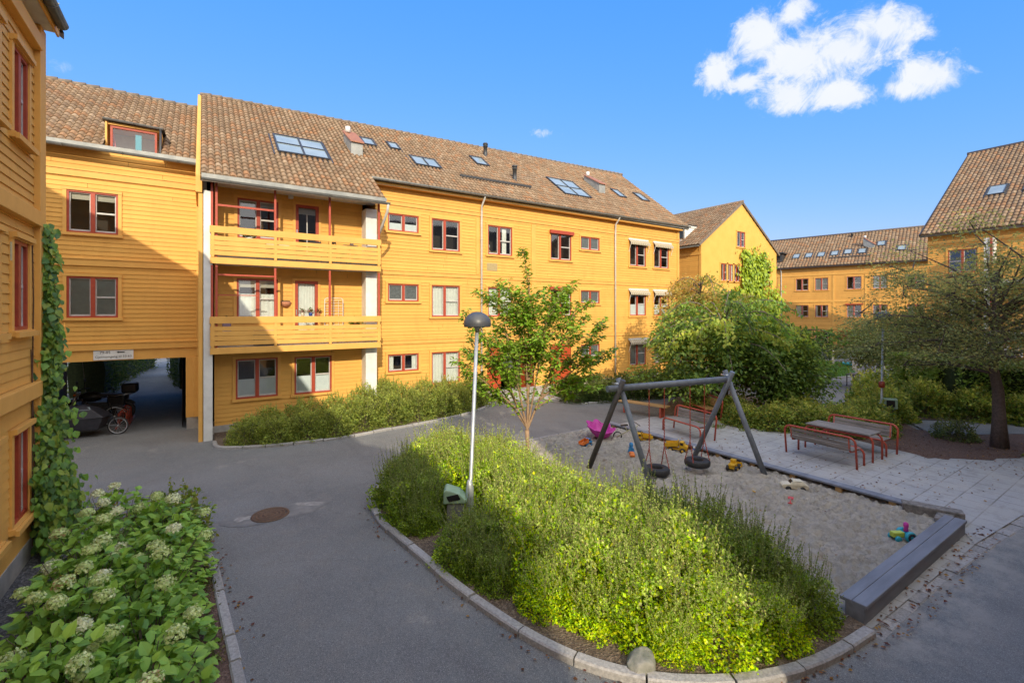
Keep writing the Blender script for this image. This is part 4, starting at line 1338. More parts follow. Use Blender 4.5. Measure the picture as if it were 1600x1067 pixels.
# sandbox
n = 90
r = random.Random(33)
FEET = [(r.uniform(7.2, 11.5), r.uniform(2.9, 11.2), r.uniform(0, 3.1)) for _ in range(130)]
xs = np.linspace(6.7, 11.75, 150); ys = np.linspace(2.6, 11.6, 250)
V = []
for y in ys:
    for x in xs:
        h = .05*mnoise.noise(Vector((x*.8, y*.8, 0)))+.035*mnoise.noise(Vector((x*2.4, y*2.4, 3)))
        rdg = 1-abs(mnoise.noise(Vector((x*3.4+.4*mnoise.noise(Vector((x*5, y*5, 1))), y*4.6, 7)))*2.2)
        h += .06*rdg*rdg-.07*max(0, mnoise.noise(Vector((x*7.5, y*9, 11)))-.12)*2+.018*mnoise.noise(Vector((x*15, y*15, 5)))
        h -= .05*math.exp(-((x-9.6)**2+(y-4.2)**2)/1.2)
        for hx, hy in ((9.12, 7.4), (10.24, 7.07)): h -= .06*math.exp(-((x-hx)**2+(y-hy)**2)/.16)
        for (fx, fy, fa) in FEET:
            dx, dy = x-fx, y-fy
            if abs(dx) < .3 and abs(dy) < .3:
                p_ = dx*math.cos(fa)+dy*math.sin(fa); q_ = -dx*math.sin(fa)+dy*math.cos(fa)
                e_ = (p_/.13)**2+(q_/.055)**2
                h += -.035*math.exp(-e_)+.012*math.exp(-(math.sqrt(e_)-1.6)**2*4)
        edge = min(x-6.7, 11.75-x, y-2.6, 11.6-y)
        V.append((x, y, max(.012, .075+h*1.25 if edge > .15 else .055+h*.7)))
nx = len(xs)
Fq = [(j*nx+i, j*nx+i+1, (j+1)*nx+i+1, (j+1)*nx+i) for j in range(len(ys)-1) for i in range(nx-1)]
struct(np_mesh('sand', V, Fq, (1, 1, 1), M['sand'], smooth=True))
# paving
sheet('paving', [(11.72, 11.6), (14.2, 11.75), (15.2, 11.6), (16.0, 10.2), (15.8, 8.4), (17.3, 6.2), (16.8, 4.2), (19.2, 3.0), (22, 1.2), (13.2, 2.05), (11.0, 2.23), (11.45, 2.45), (11.72, 3.0)], .03, 'paver')
sheet('paving', [(6.9, 2.36), (11.0, 2.23), (11.6, 2.45), (11.6, 2.62), (6.9, 2.64)], .02, 'paver')
# mulch and soil beyond the paving
sheet('mulch_bed', wob([(16.9, 6.2), (16.4, 4.3), (17.6, 3.3), (20.5, 2.2), (24, 1.0), (22.2, 4.0), (20.0, 5.4), (21.6, 6.4), (21.5, 8), (19, 8)], 6, .12, 5), .036, 'mulch')
sheet('soil_bed', wob([(14.7, 11.9), (15.8, 10.2), (15.6, 8.4), (17.2, 6.2), (21.8, 6.2), (22.6, 8.4), (21.6, 12), (20.5, 15), (16, 12.6)], 5, .06, 6), .042, 'soil')
sheet('path', [(19.6, 4.9), (21.9, 3.6), (26, .5), (27.2, 1.2), (23.2, 4.6), (21.6, 6.3)], .045, M['asphaltpale'] if 'asphaltpale' in M else 'asphalt')
sheet('soil_bed', [(21.8, 6.3), (23.4, 4.6), (27.4, 1.2), (30, 3), (31, 8.5), (25.5, 8.6)], .05, 'soil')
# facade beds
fb = smooth([(.28, 16.9), (.3, 16.1), (.9, 15.75), (1.8, 15.38), (3.4, 15.15), (5.1, 15.45), (7.6, 15.75), (9.6, 16.5), (10.6, 17.6), (11.0, 18.85)], 2)
kerb('kerb', fb, .12, .08, .8, 7)
sheet('soil_bed', fb+[(5.5, 18.95), (5.4, 18.2), (.3, 18.2)], .05, 'soil')
fb2 = smooth([(14.0, 18.8), (13.6, 16.4), (13.2, 15.3), (15.0, 14.65), (19.6, 13.85), (24, 14.5), (27, 17)], 2)
kerb('kerb', fb2, .12, .08, .8, 8)
sheet('soil_bed', fb2+[(26, 18.95), (14, 18.95)], .05, 'soil')
# pale forecourt slab at the entrance
sheet('doorstep_paving', [(11.05, 18.8), (13.9, 18.8), (13.6, 16.6), (11.0, 17.6)], .012, 'paver')
# left bed beside the near building
lk = smooth([(-.35, 10.0), (-.02, 9.4), (.12, 8.8), (.19, 7.7), (.28, 6.4), (.36, 5.2), (.5, 3.5)], 1)
kerb('kerb', lk, .12, .08, .62, 9)
sheet('soil_bed', lk+[(.5, -1), (-1.75, -1), (-1.75, 10.6), (-1.0, 10.7)], .045, 'mulch')
sheet('gravel_strip', [(-2.36, -1), (-1.70, -1), (-1.74, 10.7), (-2.36, 10.7)], .05, 'gravel')
# lawn in the distance, and what lies past the passage
ln = smooth([(31.5, 15.5), (31.6, 12.6), (33.5, 12.2), (38.5, 13.6), (42.5, 15.6), (42, 18), (37, 19)], 1)
sheet('lawn', ln+[(31.5, 19)], .03, 'lawn')
kerb('kerb', ln[:-1], .15, .09, .9, 10)
sheet('path', [(24, 8), (30, 8), (56, 12), (56, 30), (50, 30), (43, 18.5), (38.6, 13), (31, 11.8), (26, 14)], .008, 'asphaltpale' if 'asphaltpale' in M else 'asphalt')

# manhole with the patch of pale mortar round it
mh = thing('manhole_cover', 'rusty round manhole cover set in the asphalt drive', 'manhole', (1.10, 10.27, 0))
mb = MB()
mb.lathe([(0, .022), (.05, .022), (.055, .016), (.09, .016), (.095, .024), (.13, .024), (.135, .016), (.165, .016), (.17, .024), (.205, .024), (.21, .016), (.235, .016), (.24, .024), (.275, .024)], (0, 0, 0), 32)
mb.build('lid', M['iron'], mh)
mb = MB(); mb.lathe([(.285, .018), (.29, .028), (.335, .026), (.345, .008)], (0, 0, 0), 32); mb.build('rim', M['iron'], mh)
M['patch'] = mat('repair_patch', (.15, .15, .15), (.24, .235, .225), 2.6, .9, lo=.42, hi=.72, bump=.4, bscale=50)
r = random.Random(4)
pp = [(1.25+1.0*math.cos(a)*(1+.15*math.sin(3*a))+r.uniform(-.06, .06), 10.28+.42*math.sin(a)*(1+.2*math.cos(2*a))+r.uniform(-.04, .04)) for a in [2*PI*k/40 for k in range(40)]]
sheet('asphalt_patch', pp, .005, 'patch')
M['mortar'] = mat('mortar', (.34, .33, .31), (.22, .21, .20), 8, .9)
def blot(cx, cy, rx, ry, seed, ang=0):
    r = random.Random(seed); pts = []
    for k in range(36):
        a = 2*PI*k/36; q = 1+.5*mnoise.noise(Vector((math.cos(a)*1.6, math.sin(a)*1.6, seed)))
        x, y = rx*q*math.cos(a), ry*q*math.sin(a)
        pts.append((cx+x*math.cos(ang)-y*math.sin(ang), cy+x*math.sin(ang)+y*math.cos(ang)))
    return pts
sheet('mortar_patch', blot(1.85, 10.42, .30, .09, 3, -.5), .009, 'mortar')
sheet('mortar_patch', blot(.62, 10.35, .14, .12, 9), .009, 'mortar')
# timber edges of the sandbox
def ed(name, label, boxes, m, bevel=.01):
    mb = MB()
    for b in boxes: mb.box(*b)
    return tag(mb.build(name, M[m], None, bevel=bevel), label, 'timber edge')
e1 = thing('timber_edge', 'long dark grey timber beam along the asphalt side of the sandbox', 'timber edge', (9.2, 2.55, 0))
mb = MB(); mb.box(-2.2, -.12, .0, 2.2, .10, .25); mb.build('beam', M['woodtop'], e1, bevel=.015)
mb = MB(); mb.box(-2.2, -.145, .225, 2.2, .02, .275); mb.box(-2.2, .025, .225, 2.2, .16, .272); mb.build('top_board', M['woodtop'], e1, bevel=.01)
e2 = thing('timber_edge', 'raised plank on short posts between sandbox and paving', 'timber edge', (11.7, 7.3, 0))
mb = MB(); mb.box(-.12, -3.95, .17, .12, 4.2, .215); mb.build('plank', M['woodtop'], e2, bevel=.008)
mb = MB(); mb.box(.06, -3.95, -.02, .10, 4.2, .165); mb.build('backing_board', M['wood'], e2)
for k in range(9):
    mb = MB(); mb.box(-.08, -3.8+k*.96, -.05, .05, -3.68+k*.96, .168); mb.build('post', M['woodwarm'], e2)
lg = MB(); lg.obox((11.75, 2.98, .12), (.16, -.42, 0), (.12, .05, 0), (0, 0, .13)); lg.obox((11.55, 2.75, .10), (.22, .03, 0), (-.02, .12, 0), (0, 0, .10))
tag(lg.build('old_timber', M['log'], None, bevel=.02), 'weathered sand covered log at the sandbox corner', 'log')

# ================================================================== VEGETATION
GREENS = [(.075, .12, .022), (.10, .15, .028), (.055, .095, .02), (.13, .17, .03)]
LIME = [(.33, .48, .005), (.42, .52, .006), (.27, .43, .007), (.14, .26, .012), (.075, .15, .014), (.45, .47, .015)]

def shrub_parts(root, seed, n, r, h, ls, cols, spikes=30, top_cols=None, spread=.55, droop=0, shoot=.15):
    rs = np.random.default_rng(seed)
    # lumpy dome volume
    d = unit(rs.normal(size=(n, 3))); d[:, 2] = np.abs(d[:, 2])*1.0-.12
    rad = 1-np.abs(rs.normal(0, .22, n)); rad = np.clip(rad, .25, 1.08)
    lump = np.array([1+.34*mnoise.noise(Vector((q[0]*2.2, q[1]*2.2, q[2]*2.2+seed*3.1))) + .16*mnoise.noise(Vector((q[0]*6, q[1]*6, q[2]*6+seed))) for q in d])
    P = d*(rad*lump)[:, None]*np.array([r, r, h])
    P[:, 2] = np.maximum(P[:, 2], .03)
    A = unit(d*np.array([1, 1, .5])+rs.normal(0, .6, (n, 3))+np.array([0, 0, .25-droop]))
    Nn = unit(rs.normal(0, .55, (n, 3))+np.array([0, 0, 1.0])+d*.5)
    sz = ls*rs.uniform(.6, 1.3, n)
    t = palette(rs, n, cols, .18)
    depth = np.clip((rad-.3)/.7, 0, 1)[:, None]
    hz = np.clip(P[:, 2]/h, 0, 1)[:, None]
    t = t*(.72+.28*depth)  # inner leaves darkened: shade inside the mass put into the tint
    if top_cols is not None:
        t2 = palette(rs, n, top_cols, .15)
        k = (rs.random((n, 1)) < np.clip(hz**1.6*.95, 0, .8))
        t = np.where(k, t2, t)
    cl = np.array([mnoise.noise(Vector((q[0]*6.5+seed, q[1]*6.5, q[2]*6.5))) for q in P])
    c2 = np.array([mnoise.noise(Vector((q[0]*2.6, q[1]*2.6+seed, q[2]*2.6))) for q in P])
    t = t*np.clip(1.0+.75*cl+.45*c2, .42, 1.55)[:, None]
    kp = (cl > -.20) | (rs.random(n) < .35)
    P, A, Nn, sz, t = P[kp], A[kp], Nn[kp], sz[kp], t[kp]
    Ps, As, Ns, ss, ts = [P], [A], [Nn], [sz], [t]
    st = MB()
    rr = random.Random(seed)
    for k in range(spikes):                      # long shoots standing above the mass
        a = rr.uniform(0, 2*PI); q = rr.random()**.5*r*.85
        x, y = q*math.cos(a), q*math.sin(a)
        z0 = h*math.sqrt(max(0.05, 1-(q/r)**2))*.8
        ln_ = rr.uniform(.14, .30)+(rr.random()**2)*shoot
        lean = Vector((x*.25+rr.uniform(-.1, .1), y*.25+rr.uniform(-.1, .1), ln_))
        p0 = Vector((x, y, z0)); p1 = p0+lean
        st.tube([p0, p1], [.003, .0015], 3, False)
        m_ = int(14+ln_*50)
        tt = rs.uniform(0, 1, m_)[:, None]
        Pp = np.array(p0)[None]+np.array(lean)[None]*tt
        Ps.append(Pp); As.append(unit(rs.normal(0, 1, (m_, 3))+np.array([0, 0, .6])))
        Ns.append(unit(rs.normal(0, .6, (m_, 3))+np.array([0, 0, 1])))
        ss.append(ls*rs.uniform(.45, .85, m_)*(1.15-.6*tt[:, 0])); ts.append(palette(rs, m_, top_cols or cols, .2)*.95)
    for k in range(14):
        a = rr.uniform(0, 2*PI); q = rr.uniform(.3, .8)
        st.tube([(.1*math.cos(a), .1*math.sin(a), 0), (q*r*.5*math.cos(a), q*r*.5*math.sin(a), h*.4), (q*r*math.cos(a), q*r*math.sin(a), h*.75)], [.012, .008, .004], 5, False)
    leaves('foliage', np.concatenate(Ps), np.concatenate(As), np.concatenate(Ns), np.concatenate(ss), np.concatenate(ts), M['leaf'], root, .74)
    st.build('stems', M['bark'], root)

def place_copies(protos, spots, label, cat, group, name, seed=0, zgain=1.0):
    """spots: (x, y, scale_xy, scale_z)."""
    r = random.Random(seed)
    used = set()
    for k, sp in enumerate(spots):
        pi_ = k % len(protos)
        o = protos[pi_] if pi_ not in used else copy_tree(protos[pi_])
        used.add(pi_)
        o.location = (sp[0], sp[1], sp[4] if len(sp) > 4 else .04)
        o.rotation_euler = (0, 0, r.uniform(0, 6.28))
        o.scale = (sp[2], sp[2], sp[3]*zgain)
        o['label'] = label; o['category'] = cat; o['group'] = group

BEDTOP = [(.35, .45, .10), (.28, .39, .07), (.42, .47, .17), (.26, .25, .11), (.18, .28, .05)]
protos = []
for k in range(3):
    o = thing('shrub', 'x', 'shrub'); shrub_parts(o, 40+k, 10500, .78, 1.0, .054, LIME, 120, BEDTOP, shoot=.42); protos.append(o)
spots = [(4.3, 10.0, .9, 1.0), (5.15, 10.6, .9, .95), (4.9, 9.3, 1.0, 1.05), (5.9, 9.8, .95, .85), (5.6, 8.5, 1.0, .95),
         (4.9, 8.2, .85, 1.0), (4.55, 6.75, .85, .95), (5.4, 7.3, 1.0, .98), (6.1, 7.7, .8, .62), (4.3, 5.75, .85, .95), (5.2, 6.2, 1.05, 1.08), (5.9, 6.5, .85, .72),
         (4.45, 4.75, .9, .95), (5.35, 5.1, 1.05, 1.1), (4.75, 3.95, .85, .85), (5.55, 4.1, 1.0, 1.05), (5.2, 3.35, .75, .72), (3.95, 4.95, .6, .6),
         (4.25, 4.3, .55, .5), (5.8, 3.0, .55, .55), (4.62, 3.5, .45, .42)]
shade_spots = [(3.5, 9.35, .85, .85), (3.5, 8.45, .85, .9), (3.65, 6.6, .8, .68), (3.62, 5.75, .5, .5), (3.3, 8.0, .5, .55), (3.45, 6.2, .45, .5), (3.75, 9.9, .7, .75),
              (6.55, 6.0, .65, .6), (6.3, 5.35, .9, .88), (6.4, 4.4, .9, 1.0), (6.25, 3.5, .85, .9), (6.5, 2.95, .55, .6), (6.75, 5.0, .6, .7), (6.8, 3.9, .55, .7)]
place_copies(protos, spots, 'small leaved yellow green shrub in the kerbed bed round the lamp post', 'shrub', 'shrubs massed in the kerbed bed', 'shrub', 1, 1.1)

SHADELIME = [(.13, .21, .025), (.10, .17, .025), (.17, .25, .025), (.22, .29, .03), (.08, .13, .022)]  # lime shrubs again, with the shade at the bed ends put into the greens
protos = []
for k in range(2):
    o = thing('shrub', 'x', 'shrub'); shrub_parts(o, 50+k, 10500, .78, 1.0, .052, SHADELIME, 110, [(.17, .23, .06), (.13, .19, .045), (.21, .25, .08)], shoot=.42); protos.append(o)
place_copies(protos, shade_spots, 'darker green shrub with shade put into its leaf colour at the edge of the kerbed bed round the lamp post', 'shrub', 'shade coloured shrubs edging the kerbed bed', 'shrub', 11, 1.1)
GREY = [(.13, .18, .04), (.17, .215, .045), (.10, .145, .035), (.22, .245, .055)]
protos = []
for k in range(2):
    o = thing('shrub', 'x', 'shrub'); shrub_parts(o, 60+k, 5200, .8, 1.0, .065, GREY, 26, [(.24, .28, .07), (.19, .24, .06)]); protos.append(o)
spots = [(1.15, 16.35, .75, .85), (1.95, 15.95, .75, .8), (1.75, 16.8, .8, 1.0), (2.7, 15.85, .8, .95), (2.8, 16.8, .9, 1.15), (3.6, 15.85, .8, .95), (3.9, 16.9, .9, 1.2), (4.6, 16.2, .9, 1.1), (5.0, 17.2, 1.0, 1.4), (5.6, 16.3, .9, 1.15), (6.2, 17.2, 1.0, 1.45),
         (6.7, 16.5, .9, 1.15), (7.4, 17.4, 1.0, 1.4), (7.8, 16.6, .9, 1.15), (8.5, 17.6, 1.0, 1.35), (8.7, 16.8, .8, 1.1), (9.5, 17.5, .95, 1.3), (10.1, 17.9, .75, 1.15), (6.0, 18.2, .8, 1.5)]
place_copies(protos, spots, 'feathery green shrub in the bed under the ground floor windows of the long block', 'shrub', 'shrubs along the long facade', 'shrub', 2)
DK = [(.03, .055, .016), (.042, .07, .02), (.055, .085, .022)]
protos = []
for k in range(2):
    o = thing('hedge_shrub', 'x', 'shrub'); shrub_parts(o, 70+k, 4200, .85, 1.0, .075, DK, 10, [(.09, .12, .03)]); protos.append(o)
spots = [(13.9, 15.7, .85, .95), (14.8, 15.3, .85, .9), (15.6, 15.1, .9, .95), (16.6, 14.9, .95, 1.0), (17.6, 14.7, .9, .9), (18.6, 14.6, .9, 1.0), (14.4, 16.7, .9, 1.0), (15.8, 16.2, 1, 1.1), (17.2, 16.0, 1, 1.1), (18.6, 15.8, 1, 1.2), (19.8, 15.2, 1, 1.3), (21, 15.4, 1.1, 1.4)]
place_copies(protos, spots, 'low dark shrub bordering the drive right of the red entrance', 'shrub', 'dark shrubs along the drive', 'hedge_shrub', 3)
# low shrubs behind the benches, in shade
protos = []
MID = [(.09, .15, .035), (.12, .185, .04), (.16, .205, .045), (.23, .24, .05)]
for k in range(2):
    o = thing('understorey_shrub', 'x', 'shrub'); shrub_parts(o, 80+k, 4200, .85, 1.0, .085, MID, 8, [(.19, .235, .05), (.29, .29, .07)]); protos.append(o)
spots = [(15.9, 9.2, .8, .8), (16.4, 8.3, .95, .95), (16.9, 7.4, .95, .95), (17.4, 6.7, .9, 1.0), (18.3, 6.2, .9, .95), (17.6, 8.0, 1.1, .95), (18.4, 6.9, 1.0, .85), (16.6, 9.9, .9, .9), (19.6, 6.6, .9, 1.05), (18.6, 8.6, 1.1, 1.0), (20.4, 7.2, 1.0, .8), (16.1, 11.0, .8, .8), (21.2, 6.6, 1, 1.2), (22.4, 7.2, 1.1, 1.3), (23.4, 6.2, 1.1, 1.5), (23.9, 4.9, 1.1, 1.3), (24.4, 3.6, 1.0, 1.25), (23.6, 7.8, 1.2, 1.7)]
place_copies(protos, spots, 'spreading green shrub behind the picnic benches', 'shrub', 'shrubs behind the picnic benches', 'understorey_shrub', 4)
o = thing('shrub', 'lone low shrub left of the large tree trunk on the mulch', 'shrub', (19.75, 4.45, .04)); shrub_parts(o, 90, 2600, .62, .62, .06, [(.07, .10, .035), (.10, .125, .04)], 12, [(.13, .15, .05)])
o = thing('shrub', 'small yellowing shrub at the right edge of the mulch', 'shrub', (18.9, 2.35, .04)); shrub_parts(o, 91, 1800, .5, .5, .06, [(.12, .13, .035), (.16, .16, .04)], 6)
# clipped round hedge far off and bushes beside it
o = thing('round_hedge', 'clipped dark green mound of hedge before the distant block', 'hedge', (45.8, 19.2, -.1)); shrub_parts(o, 92, 6000, 1.9, 1.9, .13, DK, 0)
o = thing('round_hedge', 'yellow green bush left of the clipped mound, by the distant block', 'hedge', (45.5, 21.5, -.1)); shrub_parts(o, 93, 4000, 1.7, 2.6, .15, [(.13, .14, .03), (.10, .13, .03)], 6)
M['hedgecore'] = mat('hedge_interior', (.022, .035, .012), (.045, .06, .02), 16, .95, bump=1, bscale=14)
# tall hedge beyond the path
def hedge(label, pts, w, h, n, cols, seed, ls=.1):
    rs = np.random.default_rng(seed)
    c = np.mean(pts, axis=0)
    o = thing('hedge', label, 'hedge', (c[0], c[1], 0))
    seg = rs.integers(0, len(pts)-1, n); t = rs.random(n)
    a = np.array(pts)[seg]; b = np.array(pts)[seg+1]
    p = a+(b-a)*t[:, None]
    dd = unit(b-a); sd = np.stack([-dd[:, 1], dd[:, 0]], 1)
    s = rs.uniform(-1, 1, n); s = np.sign(s)*np.abs(s)**.35
    z = 1-np.abs(rs.normal(0, .3, n)); top = rs.random(n) < .3
    z = np.where(top, np.clip(1-np.abs(rs.normal(0, .05, n)), 0, 1), rs.random(n))
    s = np.where(top, rs.uniform(-1, 1, n), s)
    lum = np.array([mnoise.noise(Vector((q[0]*1.1, q[1]*1.1, zz*2.5))) for q, zz in zip(p, z)])
    P = np.stack([p[:, 0]+sd[:, 0]*s*w/2*(1+.35*lum)-c[0], p[:, 1]+sd[:, 1]*s*w/2*(1+.35*lum)-c[1], z*h*(1+.12*lum)], 1)
    out = np.stack([sd[:, 0]*s, sd[:, 1]*s, .5+0*s], 1)
    A = unit(out+rs.normal(0, .6, (n, 3))); Nn = unit(rs.normal(0, .5, (n, 3))+np.array([0, 0, .9])+out*.4)
    tt = palette(rs, n, cols, .2)*(.7+.3*np.clip(lum*2+.5, 0, 1))[:, None]
    leaves('foliage', P, A, Nn, ls*rs.uniform(.7, 1.3, n), tt, M['leaf'], o, .65)
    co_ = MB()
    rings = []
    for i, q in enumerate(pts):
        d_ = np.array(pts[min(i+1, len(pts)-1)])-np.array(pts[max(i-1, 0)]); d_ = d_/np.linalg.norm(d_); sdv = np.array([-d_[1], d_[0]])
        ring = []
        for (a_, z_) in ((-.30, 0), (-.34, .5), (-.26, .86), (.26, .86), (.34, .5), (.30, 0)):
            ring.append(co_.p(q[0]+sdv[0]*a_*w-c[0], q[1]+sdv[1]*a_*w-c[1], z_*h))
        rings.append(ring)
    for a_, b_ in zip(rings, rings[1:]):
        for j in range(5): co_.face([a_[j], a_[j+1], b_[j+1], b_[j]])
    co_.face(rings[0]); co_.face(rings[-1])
    co_.build('dark_core', M['hedgecore'], o)  # added solid dark core that closes the gaps between the leaves
    st = MB()
    for k in range(len(pts)*4):
        i = rnd.randrange(len(pts)-1); q = np.array(pts[i])+(np.array(pts[i+1])-np.array(pts[i]))*rnd.random()-c
        st.tube([(q[0], q[1], 0), (q[0]+rnd.uniform(-.2, .2), q[1]+rnd.uniform(-.2, .2), h*.8)], [.02, .008], 5, False)
    st.build('stems', M['bark'], o)
    return o
hedge('tall dense hedge along the far side of the side path', [(25.6, 7.4), (25.0, 6.6), (24.6, 5.6), (25.5, 3.2), (28.2, .2)], 1.5, 2.2, 24000, [(.13, .21, .05), (.17, .255, .06), (.21, .28, .07)], 5, .13)
hedge('dark hedge left of the road seen through the passage', [(-4.6, 29.4), (-4.6, 33), (-4.4, 38), (-3.6, 43)], 2.0, 2.4, 9000, [(.05, .085, .02), (.075, .11, .03), (.11, .13, .04)], 6, .13)
hedge('narrow dark hedge right of the road seen through the passage', [(-.75, 29.8), (-1.05, 33), (-1.5, 37)], .9, 2.4, 3000, DK, 7, .12)

# ---- trees
def tree(name, label, base, trunk, clumps_vol, nclump, nleaf, ls, cols, bark, seed, trunk_r=.1, limb_from=(.3, .95), clr=.42, droop=.35, top_cols=None, sparse=1.0, twigs=3, lw=.62, flat=1.0, broad=False, arches=0, reach=(2.0, 3.4), arch_z=(.4, 1.6)):
    """trunk: polyline from the base; clumps_vol: ellipsoids (cx,cy,cz,rx,ry,rz,weight) around the base; a limb runs to each leaf clump."""
    rs = np.random.default_rng(seed); rr = random.Random(seed)
    o = thing(name, label, 'tree', base)
    tp = [Vector(q) for q in trunk]
    tr = MB()
    rad = [trunk_r*(1-.62*k/(len(tp)-1)) for k in range(len(tp))]
    rad[0] *= 1.25
    tr.tube(tp, rad, 9)
    cum = [0]
    for a, b in zip(tp, tp[1:]): cum.append(cum[-1]+(b-a).length)
    def at(f):
        s = f*cum[-1]
        for i in range(len(tp)-1):
            if s <= cum[i+1]: return tp[i].lerp(tp[i+1], (s-cum[i])/(cum[i+1]-cum[i]))
        return tp[-1].copy()
    W = np.array([c[6] for c in clumps_vol]); W = W/W.sum()
    li = MB()
    Ps, As, Ns, ss, ts = [], [], [], [], []
    zc = [c[2] for c in clumps_vol]; zlo = min(c[2]-c[5] for c in clumps_vol); zhi = max(c[2]+c[5] for c in clumps_vol)
    mains = []
    for k in range(nclump):
        c = clumps_vol[rs.choice(len(clumps_vol), p=W)]
        d = rs.normal(size=3); d /= np.linalg.norm(d)
        q = rs.random()**.38
        p = Vector((c[0]+d[0]*c[3]*q, c[1]+d[1]*c[4]*q, c[2]+d[2]*c[5]*q))
        # limb: from the trunk, or from an earlier limb when one is near
        src = None
        if mains and rr.random() < .72:
            src = min(mains, key=lambda s_: (s_-p).length+max(0, s_.z-p.z)*1.5)
            if (src-p).length > 1.6: src = None
        if src is None:
            f = limb_from[0]+(limb_from[1]-limb_from[0])*max(0, min(1, (p.z-zlo)/(zhi-zlo)*.9+rr.uniform(-.12, .05)))
            src = at(f); r0 = trunk_r*.34*(1-.5*f)
        else:
            r0 = trunk_r*.14
        mid = src.lerp(p, .5)+Vector((rr.uniform(-.12, .12), rr.uniform(-.12, .12), (p-src).length*.08))
        r0 = max(.008, r0)
        li.tube([src, src.lerp(mid, .6), mid, mid.lerp(p, .55), p], [r0, r0*.8, r0*.65, r0*.45, r0*.25], 5, False)
        mains += [mid, p]
        n = int(nleaf*rr.uniform(.6, 1.3)*sparse)
        g = rs.normal(0, 1, (n, 3)); g = g/np.maximum(1, np.linalg.norm(g, axis=1, keepdims=True)/1.8)
        cr = clr*rr.uniform(.75, 1.25)
        P = np.array(p)[None]+g*np.array([cr, cr, cr*.62*flat])
        for _ in range(twigs):
            e = P[rs.integers(0, n)]
            li.tube([p, p.lerp(Vector(e), .6), Vector(e)], [r0*.25+.002, .004, .002], 3, False)
        Ps.append(P)
        As.append(unit(g*np.array([1, 1, .35])+rs.normal(0, .5, (n, 3))+np.array([0, 0, -droop])))
        Ns.append(unit(rs.normal(0, .5, (n, 3))+np.array([0, 0, 1.0])))
        ss.append(ls*rs.uniform(.65, 1.25, n))
        t = palette(rs, n, cols, .16)*rr.choice((.55, .7, .85, 1.0, 1.15, 1.35))
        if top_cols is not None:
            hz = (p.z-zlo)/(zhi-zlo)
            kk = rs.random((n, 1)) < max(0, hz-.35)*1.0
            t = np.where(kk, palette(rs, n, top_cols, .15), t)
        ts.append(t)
    for k in range(arches):                      # long arching branches hung with leaves break the outline
        a = 2*PI*(k+rr.random())/arches
        src = at(rr.uniform(.45, 1.0)); R_ = rr.uniform(*reach)
        up = rr.uniform(*arch_z); dn = rr.uniform(.2, 1.5)
        q0 = src; q2 = src+Vector((math.cos(a)*R_, math.sin(a)*R_, up-dn)); q1 = src+Vector((math.cos(a)*R_*.5, math.sin(a)*R_*.5, up*1.7))
        pth = [q0*((1-t)**2)+q1*(2*t*(1-t))+q2*(t*t) for t in [i/8 for i in range(9)]]
        pth = [Vector((v.x, v.y, max(.35, v.z))) for v in pth]
        li.tube(pth, [trunk_r*.3*(1-.1*i)+.004 for i in range(9)], 5, False)
        m_ = int(nleaf*rr.uniform(1.0, 1.7))
        tt = rs.uniform(.25, 1.0, m_)
        ix = np.minimum((tt*8).astype(int), 7); f_ = tt*8-ix
        pa = np.array([tuple(v) for v in pth]); P = pa[ix]*(1-f_[:, None])+pa[ix+1]*f_[:, None]
        sp_ = clr*.55
        P = P+rs.normal(0, 1, (m_, 3))*np.array([sp_, sp_, sp_*.5])*(1.15-.6*tt[:, None])+np.array([0, 0, -.06])
        Ps.append(P); As.append(unit(rs.normal(0, .55, (m_, 3))+np.array([math.cos(a)*.5, math.sin(a)*.5, -droop-.25])))
        Ns.append(unit(rs.normal(0, .45, (m_, 3))+np.array([0, 0, 1.0]))); ss.append(ls*rs.uniform(.7, 1.25, m_))
        t = palette(rs, m_, top_cols if (top_cols and rr.random() < .4) else cols, .16)*rr.choice((.75, .95, 1.15, 1.35))
        ts.append(t)
    tr.build('trunk', M[bark], o)
    li.build('branches', M[bark], o)
    leaves('crown', np.concatenate(Ps), np.concatenate(As), np.concatenate(Ns), np.concatenate(ss), np.concatenate(ts), M['leaf'], o, lw, broad)
    return o

